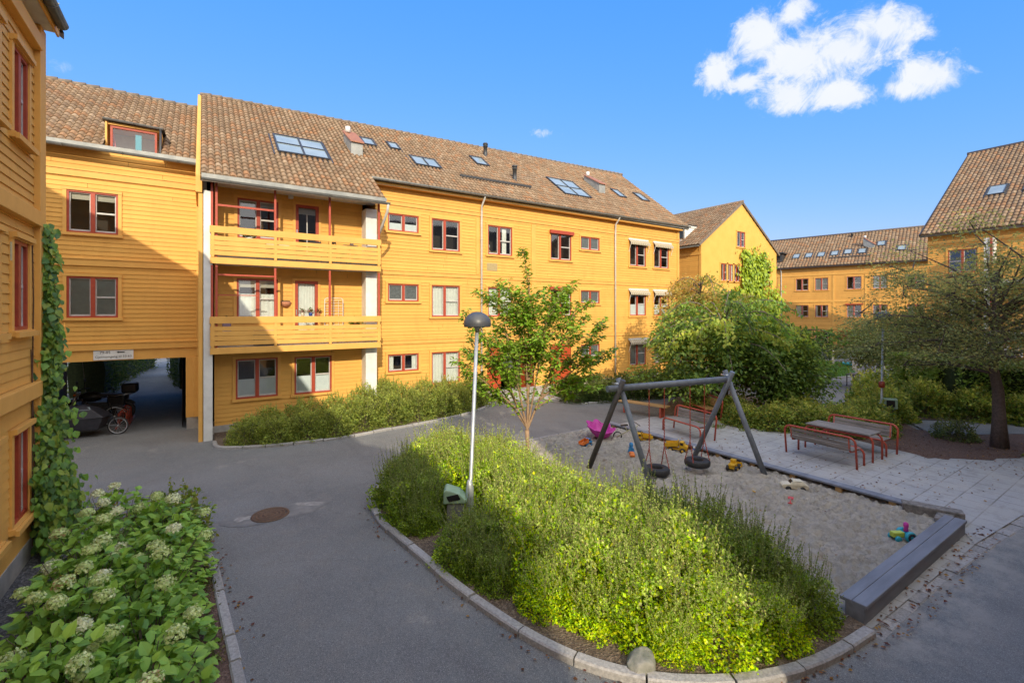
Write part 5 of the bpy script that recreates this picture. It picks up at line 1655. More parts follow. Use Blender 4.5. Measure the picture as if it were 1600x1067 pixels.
# young cherry in the middle
def cherry():
    rs = np.random.default_rng(5); rr = random.Random(5)
    o = thing('cherry_tree', 'young cherry tree with upright limbs standing by the sandbox corner', 'tree', (7.1, 9.95, .0))
    tr = MB(); tr.tube([(0, 0, 0), (.01, 0, .45), (0, .01, .9)], [.062, .05, .06], 10); tr.build('trunk', M['barklight'], o)
    br = MB()
    Ps, As, Ns, ss, ts = [], [], [], [], []
    right = Vector((.8327, -.5538, 0)); dep = Vector((.5538, .8327, 0))
    def limb(p0, p1, r0, sub, leafden, lo=.25):
        p0 = Vector(p0); p1 = Vector(p1)
        mid = p0.lerp(p1, .5)+Vector((rr.uniform(-.06, .06), rr.uniform(-.06, .06), .0))+((p1-p0).cross(Vector((0, 0, 1))).normalized()*rr.uniform(-.08, .08))
        path = [p0, p0.lerp(mid, .55), mid, mid.lerp(p1, .5), p1]
        br.tube(path, [r0, r0*.82, r0*.65, r0*.42, r0*.16+.002], 6, False)
        ln_ = (p1-p0).length
        n = int(ln_*leafden)
        for k in range(n):
            f = lo+(1-lo)*rr.random()**.85
            q = p0.lerp(mid, f*2) if f < .5 else mid.lerp(p1, f*2-1)
            a = rr.uniform(0, 2*PI)
            d = Vector((math.cos(a), math.sin(a), rr.uniform(-.75, .25)))
            Ps.append(q+Vector((rr.gauss(0, .035), rr.gauss(0, .035), rr.gauss(0, .035)))+d*.03); As.append(d+(p1-p0).normalized()*.35); Ns.append(Vector((rr.gauss(0, .45), rr.gauss(0, .45), 1)))
            ss.append(rr.uniform(.085, .155))
            c = rr.choice([(.125, .235, .022), (.165, .295, .026), (.095, .175, .022), (.22, .335, .035), (.15, .195, .035)])
            if rr.random() < .03: c = (.22, .16, .045)
            ts.append(c)
        if sub:
            for k in range(sub):
                f = rr.uniform(.3, .92)
                q = p0.lerp(mid, f*2) if f < .5 else mid.lerp(p1, f*2-1)
                a = rr.uniform(0, 2*PI)
                l2 = ln_*rr.uniform(.2, .36)*(1.25-f*.5)
                d = Vector((math.cos(a), math.sin(a), 0))*rr.uniform(.55, .95)+(p1-p0).normalized()*.75
                limb(q, q+d.normalized()*l2, r0*.4*(1-f*.4), 2 if (sub > 3 and l2 > .8) else 0, 66, .10)
    tips = [(.05, .1, 5.15, .04), (-.75, -.15, 4.35, .032), (.62, -.2, 4.45, .03), (1.35, .15, 4.25, .032), (-1.5, .2, 3.3, .026), (-1.35, -.6, 4.0, .024), (1.75, -.35, 3.05, .026), (-.35, .8, 4.3, .028), (.75, .85, 4.2, .028),
            (.35, -.85, 3.5, .026), (-1.85, -.1, 2.75, .022), (1.9, .3, 2.35, .022), (-.7, -.9, 2.9, .022), (1.15, -.6, 3.6, .024), (-.95, .9, 3.4, .024), (2.0, .0, 3.75, .022), (-.2, -.3, 4.6, .026), (.3, .35, 4.6, .026), (-1.2, .1, 1.9, .018), (1.3, .1, 1.75, .018), (2.25, .2, 3.0, .022), (1.6, -.2, 2.6, .02), (1.9, -.5, 2.1, .018), (-1.7, .3, 2.3, .018), (1.0, .5, 4.7, .022), (-.5, .1, 4.9, .022)]
    mains_ = []
    for (a, b, z, r0) in tips:
        e = right*a+dep*b+Vector((0, 0, z))
        if len(mains_) < 6:
            s0 = Vector((0, 0, .86+.02*len(mains_))); mains_.append((s0, e))
        else:
            a_, b_ = min(mains_, key=lambda m_: min((m_[0].lerp(m_[1], f_)-e).length for f_ in (.2, .35, .5)))
            s0 = a_.lerp(b_, rr.uniform(.14, .42))
        limb(s0, e, r0, 7 if z > 2.2 else 4, 50, .16)
    br.build('branches', M['barklight'], o)
    leaves('crown', np.array(Ps), np.array(As), np.array(Ns), np.array(ss), np.array(ts), M['leafthick'], o, .52, True, .3)
    print('cherry leaves', len(Ps))
cherry()

CH = [(.085, .15, .034), (.115, .19, .038), (.065, .12, .03), (.15, .22, .045)]
tree('leafy_tree', 'broad bushy tree with drooping leaves behind the swings, left of the path', (17.6, 10.9, 0), [(0, 0, 0), (.1, 0, 1.2), (0, .2, 2.4), (.1, .1, 3.6)],
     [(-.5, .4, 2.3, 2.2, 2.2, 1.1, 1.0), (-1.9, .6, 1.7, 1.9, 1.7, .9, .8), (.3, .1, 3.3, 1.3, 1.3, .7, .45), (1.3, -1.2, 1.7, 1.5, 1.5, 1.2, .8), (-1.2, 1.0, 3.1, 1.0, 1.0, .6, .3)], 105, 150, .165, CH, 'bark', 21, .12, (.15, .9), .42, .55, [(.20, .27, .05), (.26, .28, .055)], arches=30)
tree('leafy_tree', 'darker bushy tree at the right of the drooping tree, beside the path', (19.5, 9.7, 0), [(0, 0, 0), (0, .1, 1.0), (.1, 0, 2.0), (0, 0, 2.8)],
     [(0, 0, 1.9, 1.3, 1.4, 1.0, 1), (.1, -.4, 1.1, 1.3, 1.3, .7, .7), (-.4, .4, 2.6, .8, .9, .6, .35)], 85, 165, .15, CH, 'bark', 22, .11, (.15, .9), .5, .5, [(.19, .25, .05)], arches=14, reach=(1.2, 2.2), arch_z=(.2, .9))
tree('weeping_tree', 'weeping tree with bare twigs at its top and yellowing leaves, behind the bushy tree', (20.0, 13.6, 0), [(0, 0, 0), (.05, 0, 2.4), (0, .1, 4.0), (.05, .05, 5.3)],
     [(0, 0, 3.8, 1.9, 1.9, .95, 1), (-.3, 0, 2.5, 2.2, 2.0, 1.2, .9), (.5, -.3, 4.5, 1.4, 1.3, .5, .5)], 70, 135, .14, [(.20, .22, .05), (.25, .26, .06), (.16, .20, .045), (.30, .24, .07)], 'bark', 23, .10, (.5, 1.0), .48, .6, [(.34, .31, .08), (.38, .28, .10)], arches=22, reach=(1.4, 2.6), arch_z=(.2, .8))
bt = MB(); rr = random.Random(9)
for k in range(16):
    a = rr.uniform(0, 2*PI); l = rr.uniform(.4, .95)
    p0 = Vector((.03, .03, 4.8+rr.uniform(-.2, .35))); p1 = p0+Vector((math.cos(a)*l*.5, math.sin(a)*l*.5, rr.uniform(.3, .75))); p2 = p1+Vector((math.cos(a)*l*.7, math.sin(a)*l*.7, -rr.uniform(.1, .45)))
    bt.tube([p0, p1, p1.lerp(p2, .5)+Vector((0, 0, .08)), p2], [.02, .013, .009, .004], 5, False)
bt.build('bare_twigs', M['bark'], [o for o in bpy.data.objects if o.name == 'weeping_tree'][0])
RW = [(.17, .205, .085), (.215, .24, .09), (.125, .165, .075), (.27, .265, .10)]
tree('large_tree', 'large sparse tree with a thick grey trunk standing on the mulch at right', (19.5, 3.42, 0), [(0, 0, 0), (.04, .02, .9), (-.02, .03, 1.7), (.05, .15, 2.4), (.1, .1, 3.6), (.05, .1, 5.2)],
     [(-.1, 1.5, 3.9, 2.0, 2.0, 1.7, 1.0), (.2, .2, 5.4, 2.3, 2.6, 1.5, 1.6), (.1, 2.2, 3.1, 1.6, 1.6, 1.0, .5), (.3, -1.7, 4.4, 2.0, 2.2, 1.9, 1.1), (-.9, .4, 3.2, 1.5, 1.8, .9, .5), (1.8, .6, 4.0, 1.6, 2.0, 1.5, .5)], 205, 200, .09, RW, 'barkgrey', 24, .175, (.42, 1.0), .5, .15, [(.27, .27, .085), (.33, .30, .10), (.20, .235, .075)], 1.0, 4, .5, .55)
tree('bushy_tree', 'low dark spreading tree right of the path, before the distant entrance', (29.2, 8.6, 0), [(0, 0, 0), (.1, 0, 1.2), (0, .1, 2.2)],
     [(0, 0, 2.6, 2.2, 2.2, 1.3, 1), (-.6, 1.2, 2.2, 1.5, 1.5, 1.1, .5)], 75, 170, .14, [(.09, .125, .04), (.12, .155, .045), (.15, .165, .05)], 'bark', 26, .09, (.2, .95), .5, .3)

# ---- hydrangeas by the near building
def hydrangea(label, x, y, seed, r=.62, h=1.0, nl=330, nf=6):
    rs = np.random.default_rng(seed); rr = random.Random(seed)
    o = thing('hydrangea', label, 'shrub', (x, y, .03), 0, 'hydrangeas in the bed beside the near building')
    n = nl
    d = unit(rs.normal(size=(n, 3))); d[:, 2] = np.abs(d[:, 2])
    rad = np.clip(1-np.abs(rs.normal(0, .24, n)), .25, 1.08)
    P = d*rad[:, None]*np.array([r, r, h])+np.array([0, 0, .06])
    A = unit(d*np.array([1, 1, .15])+rs.normal(0, .45, (n, 3))+np.array([0, 0, -.2])); Nn = unit(rs.normal(0, .35, (n, 3))+np.array([0, 0, 1])+d*.4)
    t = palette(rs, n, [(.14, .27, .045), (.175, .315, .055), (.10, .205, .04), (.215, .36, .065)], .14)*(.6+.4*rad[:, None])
    leaves('foliage', P, A, Nn, rs.uniform(.085, .16, n), t, M['leafthick'], o, .72, True, .22)
    st = MB()
    for k in range(16):
        a = rr.uniform(0, 2*PI); q = rr.uniform(.3, .9)
        st.tube([(.06*math.cos(a), .06*math.sin(a), 0), (q*r*.6*math.cos(a), q*r*.6*math.sin(a), h*.5), (q*r*math.cos(a), q*r*math.sin(a), h*.85)], [.008, .006, .004], 5, False)
    st.build('stems', M['bark'], o)
    for k in range(nf):                      # each flower head: many small four petalled florets
        a = 2*PI*(k+rr.random()*.8)/nf; q = rr.uniform(.25, .95)
        c = Vector((q*r*math.cos(a), q*r*math.sin(a), .06+h*math.sqrt(max(.08, 1-(q*.93)**2))+.05))
        m_ = 240
        fd = unit(rs.normal(size=(m_, 3))); fd[:, 2] = np.where(fd[:, 2] < -.35, -fd[:, 2], fd[:, 2])
        R_ = rr.uniform(.07, .105)
        fp = np.array(c)[None]+fd*R_*np.array([1, 1, .8])*(rs.uniform(.78, 1.08, (m_, 1))*(1+.16*np.sin(fd[:, :1]*9+seed)*np.cos(fd[:, 1:2]*8+k)))
        fa = unit(np.cross(fd, rs.normal(size=(m_, 3))))
        tone = rr.random()
        cols = [(.37, .45, .21), (.33, .42, .18), (.43, .49, .28)] if tone < .75 else [(.50, .53, .40), (.44, .49, .33)]
        ft = palette(rs, m_, cols, .22)
        if rr.random() < .06: ft[:40] = palette(rs, 40, [(.30, .22, .12)], .2)
        leaves('flower_head', fp-fa*.02, fa+fd*rs.normal(0, .35, (m_, 1)), fd+rs.normal(0, .45, (m_, 3)), np.full(m_, .036)*rs.uniform(.7, 1.2, m_), ft, M['leafthick'], o, .8, False, .1)
    return o
HY = [(-1.15, 9.85, 'tall bush', .62, 1.05, 6), (-.55, 9.2, 'x', .62, .95, 5), (-1.3, 8.85, 'x', .6, 1.0, 6), (-.5, 8.25, 'x', .6, .9, 5), (-1.25, 7.85, 'x', .62, .92, 7), (-.6, 7.35, 'x', .62, .88, 4), (-1.25, 6.85, 'x', .6, .9, 6), (-.5, 6.4, 'x', .62, .82, 3), (-1.2, 5.9, 'x', .62, .9, 7), (-.5, 5.45, 'x', .6, .8, 3), (-1.2, 4.9, 'x', .6, .85, 7), (-.4, 4.5, 'x', .55, .75, 3), (-1.1, 3.9, 'x', .6, .8, 4)]
for k, (x, y, _, r_, h_, nf) in enumerate(HY):
    hydrangea('leafy hydrangea with creamy green flower heads in the bed beside the near building', x, y, 300+k, r_, h_, 600, max(3, nf-1))
o = thing('shrub', 'upright leafy shrub with small bright leaves behind the hydrangeas', 'shrub', (-.35, 9.85, .03)); shrub_parts(o, 95, 1300, .5, 1.05, .085, [(.13, .19, .035), (.10, .16, .03), (.17, .20, .04)], 5)
o = thing('shrub', 'wispy sprawling plant at the foot of the climbing vine', 'shrub', (-1.55, 11.35, 0)); shrub_parts(o, 97, 420, .75, .35, .06, [(.16, .20, .05), (.22, .20, .07), (.20, .15, .06)], 26, None)
M['weedmat'] = M['leaf']
# low ground cover between hydrangeas and kerb
rs = np.random.default_rng(77); n = 3800
X = rs.uniform(-.45, .12, n)+rs.normal(0, .06, n); Y = rs.uniform(3.5, 8.9, n)
keep = mnk = np.array([mnoise.noise(Vector((a*2.2, b*1.3, 4))) for a, b in zip(X, Y)]) > -.05
X, Y = X[keep], Y[keep]; n = len(X)
o = leaves('ground_cover', np.stack([X, Y, rs.uniform(.05, .12, n)], 1), rs.normal(0, 1, (n, 3))+np.array([0, 0, .6]), rs.normal(0, .5, (n, 3))+np.array([0, 0, 1]), rs.uniform(.03, .07, n), palette(rs, n, [(.07, .085, .03), (.10, .10, .035), (.12, .09, .04), (.05, .07, .025)]), M['leaf'])
tag(o, 'low mossy ground cover along the left kerb', 'ground cover', kind='stuff')

# ---- climbers
def climber(name, label, origin, pts, n, ls, cols, seed, stems=(), droop=.8, outv=(0, -1, 0), thick=.16):
    """pts: list of (p0, p1, spread) vines in the wall's space along which leaves hang"""
    rs = np.random.default_rng(seed); rr = random.Random(seed)
    o = thing(name, label, 'climbing plant', origin)
    O = Vector(origin); outv = Vector(outv)
    side = outv.cross(Vector((0, 0, 1)))
    Ps, As, Ns, ss, ts = [], [], [], [], []
    wsum = sum(q[3] for q in pts)
    st = MB()
    for (p0, p1, sp, w) in pts:
        p0 = Vector(p0); p1 = Vector(p1)
        m_ = int(n*w/wsum)
        for k in range(m_):
            f = rr.random()
            g = max(-2, min(2, rr.gauss(0, 1)))*sp*(.85+1.1*mnoise.noise(Vector((f*9, p0.z, seed))))
            q = p0.lerp(p1, f)+side*g+Vector((0, 0, rr.gauss(0, sp*.5)))+outv*abs(rr.gauss(thick*.5, thick*.5))
            if q.z < .05: q.z = .05+rr.random()*.1
            Ps.append(q-O); As.append(outv*.35+side*rr.gauss(0, .5)+Vector((0, 0, -droop))); Ns.append(outv*.9+side*rr.gauss(0, .45)+Vector((0, 0, .45+rr.gauss(0, .2))))
            ss.append(ls*rr.uniform(.6, 1.25)); ts.append(np.array(rr.choice(cols))*rr.uniform(.8, 1.15))
        for j in range(3):
            s_ = side*rr.uniform(-sp, sp)*.7
            pth = [p0.lerp(p1, t)+s_+side*rr.uniform(-.06, .06)+outv*.04-O for t in (0, .25, .5, .75, 1)]
            st.tube(pth, .008, 4, False)
    for pth in stems: st.tube([Vector(q)-O for q in pth], .009, 4, False)
    st.build('stems', M['barkred'], o)
    leaves('foliage', np.array(Ps), np.array([tuple(a) for a in As]), np.array([tuple(a) for a in Ns]), np.array(ss), np.array(ts), M['leafthick'], o, .8, True, .25)
M['barkred'] = mat('vine_stem', (.13, .065, .04), (.09, .05, .03), 20, .9)
VC = [(.10, .20, .035), (.135, .24, .04), (.075, .155, .04), (.06, .125, .045), (.17, .24, .045)]
climber('climbing_vine', 'climbing vine with large green leaves hanging on the corner of the near building', (-2.2, 11.2, 0),
        [((-2.2, 10.85, .1), (-2.24, 11.0, 2.4), .19, 5.0), ((-2.24, 11.0, 2.2), (-2.26, 11.08, 4.3), .11, 3.0), ((-2.26, 11.04, 4.2), (-2.3, 11.08, 5.5), .06, 1.0), ((-2.02, 10.7, .1), (-2.06, 10.8, 1.2), .17, 2.2), ((-2.1, 10.4, .1), (-2.12, 10.6, 1.5), .14, 2.0)],
        3600, .125, VC, 31, [[(LX+.03, 10.65, .2), (LX+.03, 10.6, 2.4), (LX+.03, 10.68, 4.2), (LX+.03, 10.62, 5.1)], [(LX+.03, 10.6, .2), (LX+.04, 10.7, 1.6), (LX+.03, 10.55, 3.4)]], .8, (.8, -.6, 0), .13)
climber('climbing_vine', 'bright yellow green climber spreading over the gable wall of the gable house', (38.5, 20.95, 0),
        [((38.4, 20.95, .5), (38.2, 20.95, 8.7), 1.0, 4), ((37.0, 20.95, 1.0), (36.9, 20.95, 8.0), .55, 1.8), ((40.5, 20.95, .5), (40.8, 20.95, 5.8), .7, 2), ((38.6, 20.95, 6.5), (39.0, 20.95, 8.5), .45, 1.0), ((35.6, 20.95, 1.0), (35.8, 20.95, 6.0), .5, 1.2), ((37.0, 20.95, 6.5), (36.6, 20.95, 9.1), .25, .5)],
        6200, .28, [(.22, .30, .025), (.27, .34, .03), (.17, .25, .025), (.13, .21, .025)], 32, (), .8, (0, -1, 0), .25)
# wispy brown climber shoots trailing to the drive
# fallen leaves on paving, mulch and along the kerbs
rs = np.random.default_rng(15)
pts = []
def scatter(n, x0, x1, y0, y1, z, s=1):
    for _ in range(n): pts.append((rs.uniform(x0, x1), rs.uniform(y0, y1), z))
scatter(330, 12.5, 17, 2.6, 9.5, .045); scatter(160, 7.0, 12, 2.0, 2.42, .035); scatter(420, 16.5, 21, 2.4, 5.6, .05); scatter(60, 11.9, 13.2, 3, 10, .045); scatter(70, 7, 11.6, 3, 11.5, .1)
for _ in range(220):
    a = bedline[rs.integers(10, len(bedline))]; pts.append((a[0]+rs.normal(.0, .12)-.06, a[1]+rs.normal(0, .12)-.08, .02))
for _ in range(120):
    a = lk[rs.integers(0, len(lk))]; pts.append((a[0]+rs.normal(.12, .1), a[1]+rs.normal(0, .2), .015))
pts = np.array(pts); n = len(pts)
o = leaves('fallen_leaves', pts, np.concatenate([rs.normal(0, 1, (n, 2)), rs.uniform(-.05, .1, (n, 1))], 1), np.concatenate([rs.normal(0, .3, (n, 2)), np.ones((n, 1))], 1), rs.uniform(.03, .075, n), palette(rs, n, [(.12, .06, .03), (.18, .09, .04), (.08, .05, .035), (.24, .15, .05), (.10, .04, .03)]), M['leaf'], None, .6)
tag(o, 'dry brown fallen leaves scattered over paving and mulch', 'fallen leaves', kind='stuff')
rs = np.random.default_rng(19); n = 2600
X = rs.uniform(14.6, 16.2, n); Y = rs.uniform(8.6, 10.6, n); k_ = np.array([mnoise.noise(Vector((a*1.6, b*1.6, 2))) for a, b in zip(X, Y)]) > -.1; X, Y = X[k_], Y[k_]; n = len(X)
o = leaves('ground_cover', np.stack([X, Y, np.full(n, .045)], 1), rs.normal(0, 1, (n, 3))+np.array([0, 0, .8]), rs.normal(0, .5, (n, 3))+np.array([0, 0, 1]), rs.uniform(.03, .07, n), palette(rs, n, [(.10, .14, .03), (.14, .17, .03), (.08, .11, .03)]), M['leaf'])
tag(o, 'mossy green ground cover beside the bench behind the swings', 'ground cover', kind='stuff')
# grass blades on the far lawn
rs = np.random.default_rng(16); n = 9000
X = rs.uniform(31.8, 42, n); Y = rs.uniform(12.6, 18.8, n); ok = (Y > 12.3+(X-33)*.36)
X, Y = X[ok], Y[ok]; n = len(X)
o = leaves('grass', np.stack([X, Y, np.full(n, .03)], 1), np.concatenate([rs.normal(0, .35, (n, 2)), np.ones((n, 1))], 1), rs.normal(0, 1, (n, 3)), rs.uniform(.05, .12, n), palette(rs, n, [(.06, .15, .02), (.09, .19, .03), (.05, .12, .02)]), M['leaf'], None, .3)
tag(o, 'short bright green grass of the distant lawn', 'grass', kind='stuff')

# ================================================================== STREET FURNITURE
def lamp(label, loc, lean, h=3.98, collar=False):
    o = thing('street_lamp', label, 'street lamp', loc)
    L_ = Vector((lean[0], lean[1], 0))
    mb = MB(); mb.tube([(0, 0, 0), L_*.45*.2+Vector((0, 0, .75)), L_*.25+Vector((0, 0, .8)), L_*.96+Vector((0, 0, h-.30))], [.052, .052, .038, .034], 14); mb.build('pole', M['galv'], o)
    mb = MB(); mb.lathe([(.075, -.05), (.075, .45), (.06, .52), (.045, .60), (.0, .6)], (L_.x*.12, L_.y*.12, .18), 16); mb.build('pole_sleeve', M['galv'], o)
    top = L_+Vector((0, 0, h))
    mb = MB()
    R_ = .265
    pr = [(0, 0)]+[(R_*math.sin(a)*1.0, -R_*.86*(1-math.cos(a))) for a in [PI/2*k/10 for k in range(1, 11)]]+[(R_*.985, -R_*1.02), (R_*.955, -R_*1.10), (R_*.93, -R_*1.09), (R_*.93, -R_*.86)]+[(R_*.93*math.sin(a), -R_*.86*(1-math.cos(a))-.012) for a in [PI/2*k/8 for k in range(7, -1, -1)]]
    mb.lathe(pr, top, 28); mb.build('lamp_dome', M['lampdome'], o)
    mb = MB(); mb.lathe([(.0, -.12), (.06, -.13), (.07, -.18), (.07, -.30), (.045, -.34), (.04, -.40), (0, -.4)], top, 14); mb.build('lamp_holder', M['galv'], o)
    if collar:
        mb = MB(); mb.lathe([(.05, 1.30), (.09, 1.31), (.09, 1.52), (.05, 1.53)], (L_.x*.3, L_.y*.3, 0), 14); mb.build('collar', M['redbright'], o)
    return o
lamp('tall grey street lamp with a dark dome standing in the kerbed bed, in front', (4.20, 7.80, .03), (.20, .02))
lamp('street lamp with an orange pole band, half hidden by leaves behind the picnic benches', (20.0, 6.45, .03), (.05, -.05), 4.0, True)

def bin_(label, loc, rz):
    o = thing('litter_bin', label, 'litter bin', loc, rz)
    mb = MB(); mb.box(-.19, -.17, 0, .19, .17, .62); mb.build('body', M['bingrey'], o, bevel=.02)
    # hooded lid with an opening on the left
    pts = [(-.27, .60), (.24, .60), (.27, .66), (.10, .86), (-.20, .98), (-.26, .92)]
    mb = MB()
    a = [mb.p(x, -.21, z) for x, z in pts]; b = [mb.p(x, .21, z) for x, z in pts]
    mb.face(a[::-1]); mb.face(b)
    for k in range(len(pts)): mb.face([a[k], a[(k+1) % 6], b[(k+1) % 6], b[k]])
    mb.build('lid', M['bingreen'], o, bevel=.03)
    mb = MB(); mb.quad((-.281, -.12, .68), (-.281, .12, .68), (-.262, .12, .90), (-.262, -.12, .90)); mb.build('opening', M['black'], o)
    mb = MB(); mb.obox((-.04, -.216, .76), (.13, 0, .03), (0, .004, 0), (-.03, 0, .07)); mb.build('opening', M['black'], o)
    return o
bin_('grey litter bin with a green hooded lid beside the lamp pole, among the shrubs', (3.95, 7.86, .03), -.5).scale = (.82, .82, .72)
bin_('green lidded litter bin on the lamp pole behind the picnic benches', (20.15, 6.3, .03), .6)

# boulder
rs = np.random.default_rng(8)
import bmesh
def boulder(name, label, loc, sx, sy, sz, seed):
    bm = bmesh.new(); bmesh.ops.create_icosphere(bm, subdivisions=4, radius=1)
    pl = [Vector((math.cos(a)*math.cos(e), math.sin(a)*math.cos(e), math.sin(e))) for a, e in [(random.Random(seed+k).uniform(0, 6.28), random.Random(seed+50+k).uniform(-.2, 1.4)) for k in range(12)]]
    for v in bm.verts:
        c = v.co.copy()
        for p in pl:
            d_ = c.dot(p)
            if d_ > .74: c -= p*(d_-.74)*.92
        c *= 1+.09*mnoise.noise(c*2.2+Vector((seed, 0, 0)))+.03*mnoise.noise(c*8)
        v.co = Vector((c.x*sx, c.y*sy, c.z*sz+sz*.45))
    me = bpy.data.meshes.new(name); bm.to_mesh(me); bm.free(); me.materials.append(M['rock'])
    for p in me.polygons: p.use_smooth = True
    o = bpy.data.objects.new(name, me); COL.objects.link(o); o.location = loc; o.rotation_euler = (0, 0, .5)
    return tag(o, label, 'rock')
boulder('boulder', 'grey angular boulder on the soil just behind the kerb in front', (4.05, 3.52, .0), .23, .17, .17, 3)

# swing frame
sw = thing('swing_frame', 'grey log swing frame with two crossed leg pairs standing in the sandbox', 'swing set', (9.6, 7.25, 0))
O_ = Vector((9.6, 7.25, 0))
bl_, br_ = Vector((8.11, 7.7, 2.22)), Vector((11.13, 6.8, 2.30))
bd = (br_-bl_).normalized()
mb = MB(); mb.tube([bl_-bd*.28-O_, br_+bd*.02-O_], .078, 16); mb.build('beam', M['swingpaint'], sw)
perp = Vector((-bd.y, bd.x, 0)).normalized()
for foot, top, m_, off in (((7.96, 8.64, -.1), bl_, 'swingdark', .02), ((8.26, 6.77, -.1), bl_, 'swingpaint', .11), ((11.22, 5.83, -.1), br_, 'swingpaint', .06), ((11.04, 7.8, -.1), br_, 'swingpaint', -.02)):
    f = Vector(foot); t = top+bd*off
    d = (t-f).normalized()
    e = t+d*.22
    s_ = perp*(-.07 if (f-t).dot(perp) > 0 else .07)
    mb = MB(); mb.tube([f-O_, e-O_+s_*1.0], [.066, .062], 14); mb.build('leg', M[m_], sw)
for q in (bl_, br_):
    mb = MB(); mb.lathe([(0, .1), (.022, .095), (.022, -.1), (0, -.1)], q-O_+perp*.12+Vector((0, 0, .09)), 8, 'y'); mb.build('bolt', M['steel'], sw)
def tyre_swing(label, t, z):
    c = bl_.lerp(br_, t); 
    o = thing('tyre_swing', label, 'tyre swing', (c.x, c.y, z), math.atan2(bd.y, bd.x))
    mb = MB()
    R_, r_ = .215, .092
    prof = []
    for k in range(17):
        a = 2*PI*k/16
        ca, sa = math.cos(a), math.sin(a)
        prof.append((R_+r_*(abs(ca)**.7)*(1 if ca > 0 else -1), r_*.95*(abs(sa)**.7)*(1 if sa > 0 else -1)))
    prof = [p for p in prof if not (p[0] < R_-r_*.55 and abs(p[1]) < r_*.62)]
    mb.lathe(prof, (0, 0, 0), 30); mb.build('tyre', M['rubber'], o)
    ztop = c.z-.085-z
    for s in (-1, 1):
        ch = MB()
        top = Vector((s*.215, 0, ztop)); kn = Vector((s*.21, 0, .55))
        def link(a, b):
            n = int((b-a).length/.035)
            for i in range(n):
                p, q = a.lerp(b, i/n), a.lerp(b, (i+.86)/n)
                ch.tube([p, p.lerp(q, .5)+Vector((.006*(1 if i % 2 else -1), .0, 0)), q], [.010, .015, .010], 5, False)
        link(top, kn)
        for s2 in (-1, 1): link(kn, Vector((s*.21+s*.03, s2*.16, .05)))
        ch.build('chain', M['redbright'], o)
        hk = MB(); hk.lathe([(0, .10), (.022, .09), (.022, .02), (.03, .0), (.012, -.02), (0, -.02)], top, 10); hk.build('hanger', M['steel'], o)
tyre_swing('black tyre swing hanging at the left, nearly touching the sand', .335, .19)
tyre_swing('black tyre swing hanging at the right, higher above the sand', .705, .27)

# benches: bent red tube frames with grey slats
def arch(mb, x, y0, y1, h, r=.026, lean=0, rc=.16):
    p = []
    p.append((x, y0, 0)); p.append((x+lean*(h-rc)/h, y0, h-rc))
    for k in range(1, 5):
        a = PI/2*k/5; p.append((x+lean*(1-rc*(1-math.sin(a))/h), y0+(rc*(1-math.cos(a)))*(1 if y1 > y0 else -1), h-rc+rc*math.sin(a)))
    p.append((x+lean, y0+rc*(1 if y1 > y0 else -1), h)); p.append((x+lean, y1-rc*(1 if y1 > y0 else -1), h))
    for k in range(1, 5):
        a = PI/2*k/5; p.append((x+lean*(1-rc*(1-math.cos(a))/h), y1-(rc*(1-math.sin(a)))*(1 if y1 > y0 else -1), h-rc+rc*math.cos(a)))
    p.append((x+lean*(h-rc)/h, y1, h-rc)); p.append((x, y1, 0))
    mb.tube(p, r, 10)
def bench(name, label, loc, rz, wood='wood', Ln=1.75):
    """local: seat faces +x, length along y"""
    o = thing(name, label, 'bench', loc, rz)
    h = Ln/2
    mb = MB(); arch(mb, -.02, -h, h, .80, lean=-.10); mb.build('back_frame', M['redbright'], o)
    mb = MB(); arch(mb, .50, -h+.06, h-.06, .43); mb.build('front_frame', M['redbright'], o)
    for s in (-1, 1):
        mb = MB(); y = s*(h-.16); mb.tube([(-.085, y, .78), (-.055, y, .50), (.0, y, .40), (.1, y, .385), (.5, y, .405)], .02, 8); mb.build('bracket', M['redbright'], o)
    for k in range(3):
        mb = MB(); mb.obox((-.055-.012*k, 0, .50+.10*k), (.012, 0, -.003), (0, h-.13, 0), (-.006, 0, .043)); mb.build('slat', M[wood], o, bevel=.005)
    for k in range(4):
        mb = MB(); mb.box(.02+k*.115, -h+.13, .412, .12+k*.115, h-.13, .44); mb.build('slat', M[wood], o, bevel=.005)
    return o
bench('park_bench', 'red framed bench with grey slats seen from behind, nearest the sandbox edge', (13.80, 5.80, .03), -.05)
bench('park_bench', 'red framed bench facing across the grey picnic table, its back to the shrubs', (16.15, 5.72, .03), PI-.03)
o = thing('picnic_table', 'low picnic table with grey plank top and red frame between two benches', 'picnic table', (15.02, 5.75, .03), -.04)
for x in (-.28, .28):
    mb = MB(); arch(mb, x, -.84, .84, .67); mb.build('frame', M['redbright'], o)
for k in range(5):
    mb = MB(); mb.box(-.36+k*.146, -.8, .698, -.222+k*.146, .8, .735); mb.build('plank', M['wood'], o, bevel=.005)
bench('park_bench', 'red framed bench with grey slats facing the swings', (13.30, 9.35, .03), PI-.17)
bench('park_bench', 'red framed bench with slats coloured yellow brown as if sunlit behind the swings', (16.0, 10.55, .03), PI-.5, 'woodwarm', 1.6)  # warm wood instead of grey puts the sunlight into the slat colour
o = thing('plank_bench', 'long pale yellow plank bench left of the bench with yellow slats', 'bench', (14.25, 12.2, .03), .25)
mb = MB(); mb.box(-.2, -1.0, .40, .2, 1.0, .45); mb.build('seat', M['woodwarm'], o, bevel=.006)  # sunlight on the seat put into the wood colour
for y in (-.75, .75):
    mb = MB(); arch(mb, 0, y-.02, y+.02, .395, .02, 0, .01) if False else mb.box(-.16, y-.03, 0, .16, y+.03, .398); mb.build('leg', M['redbright'], o)

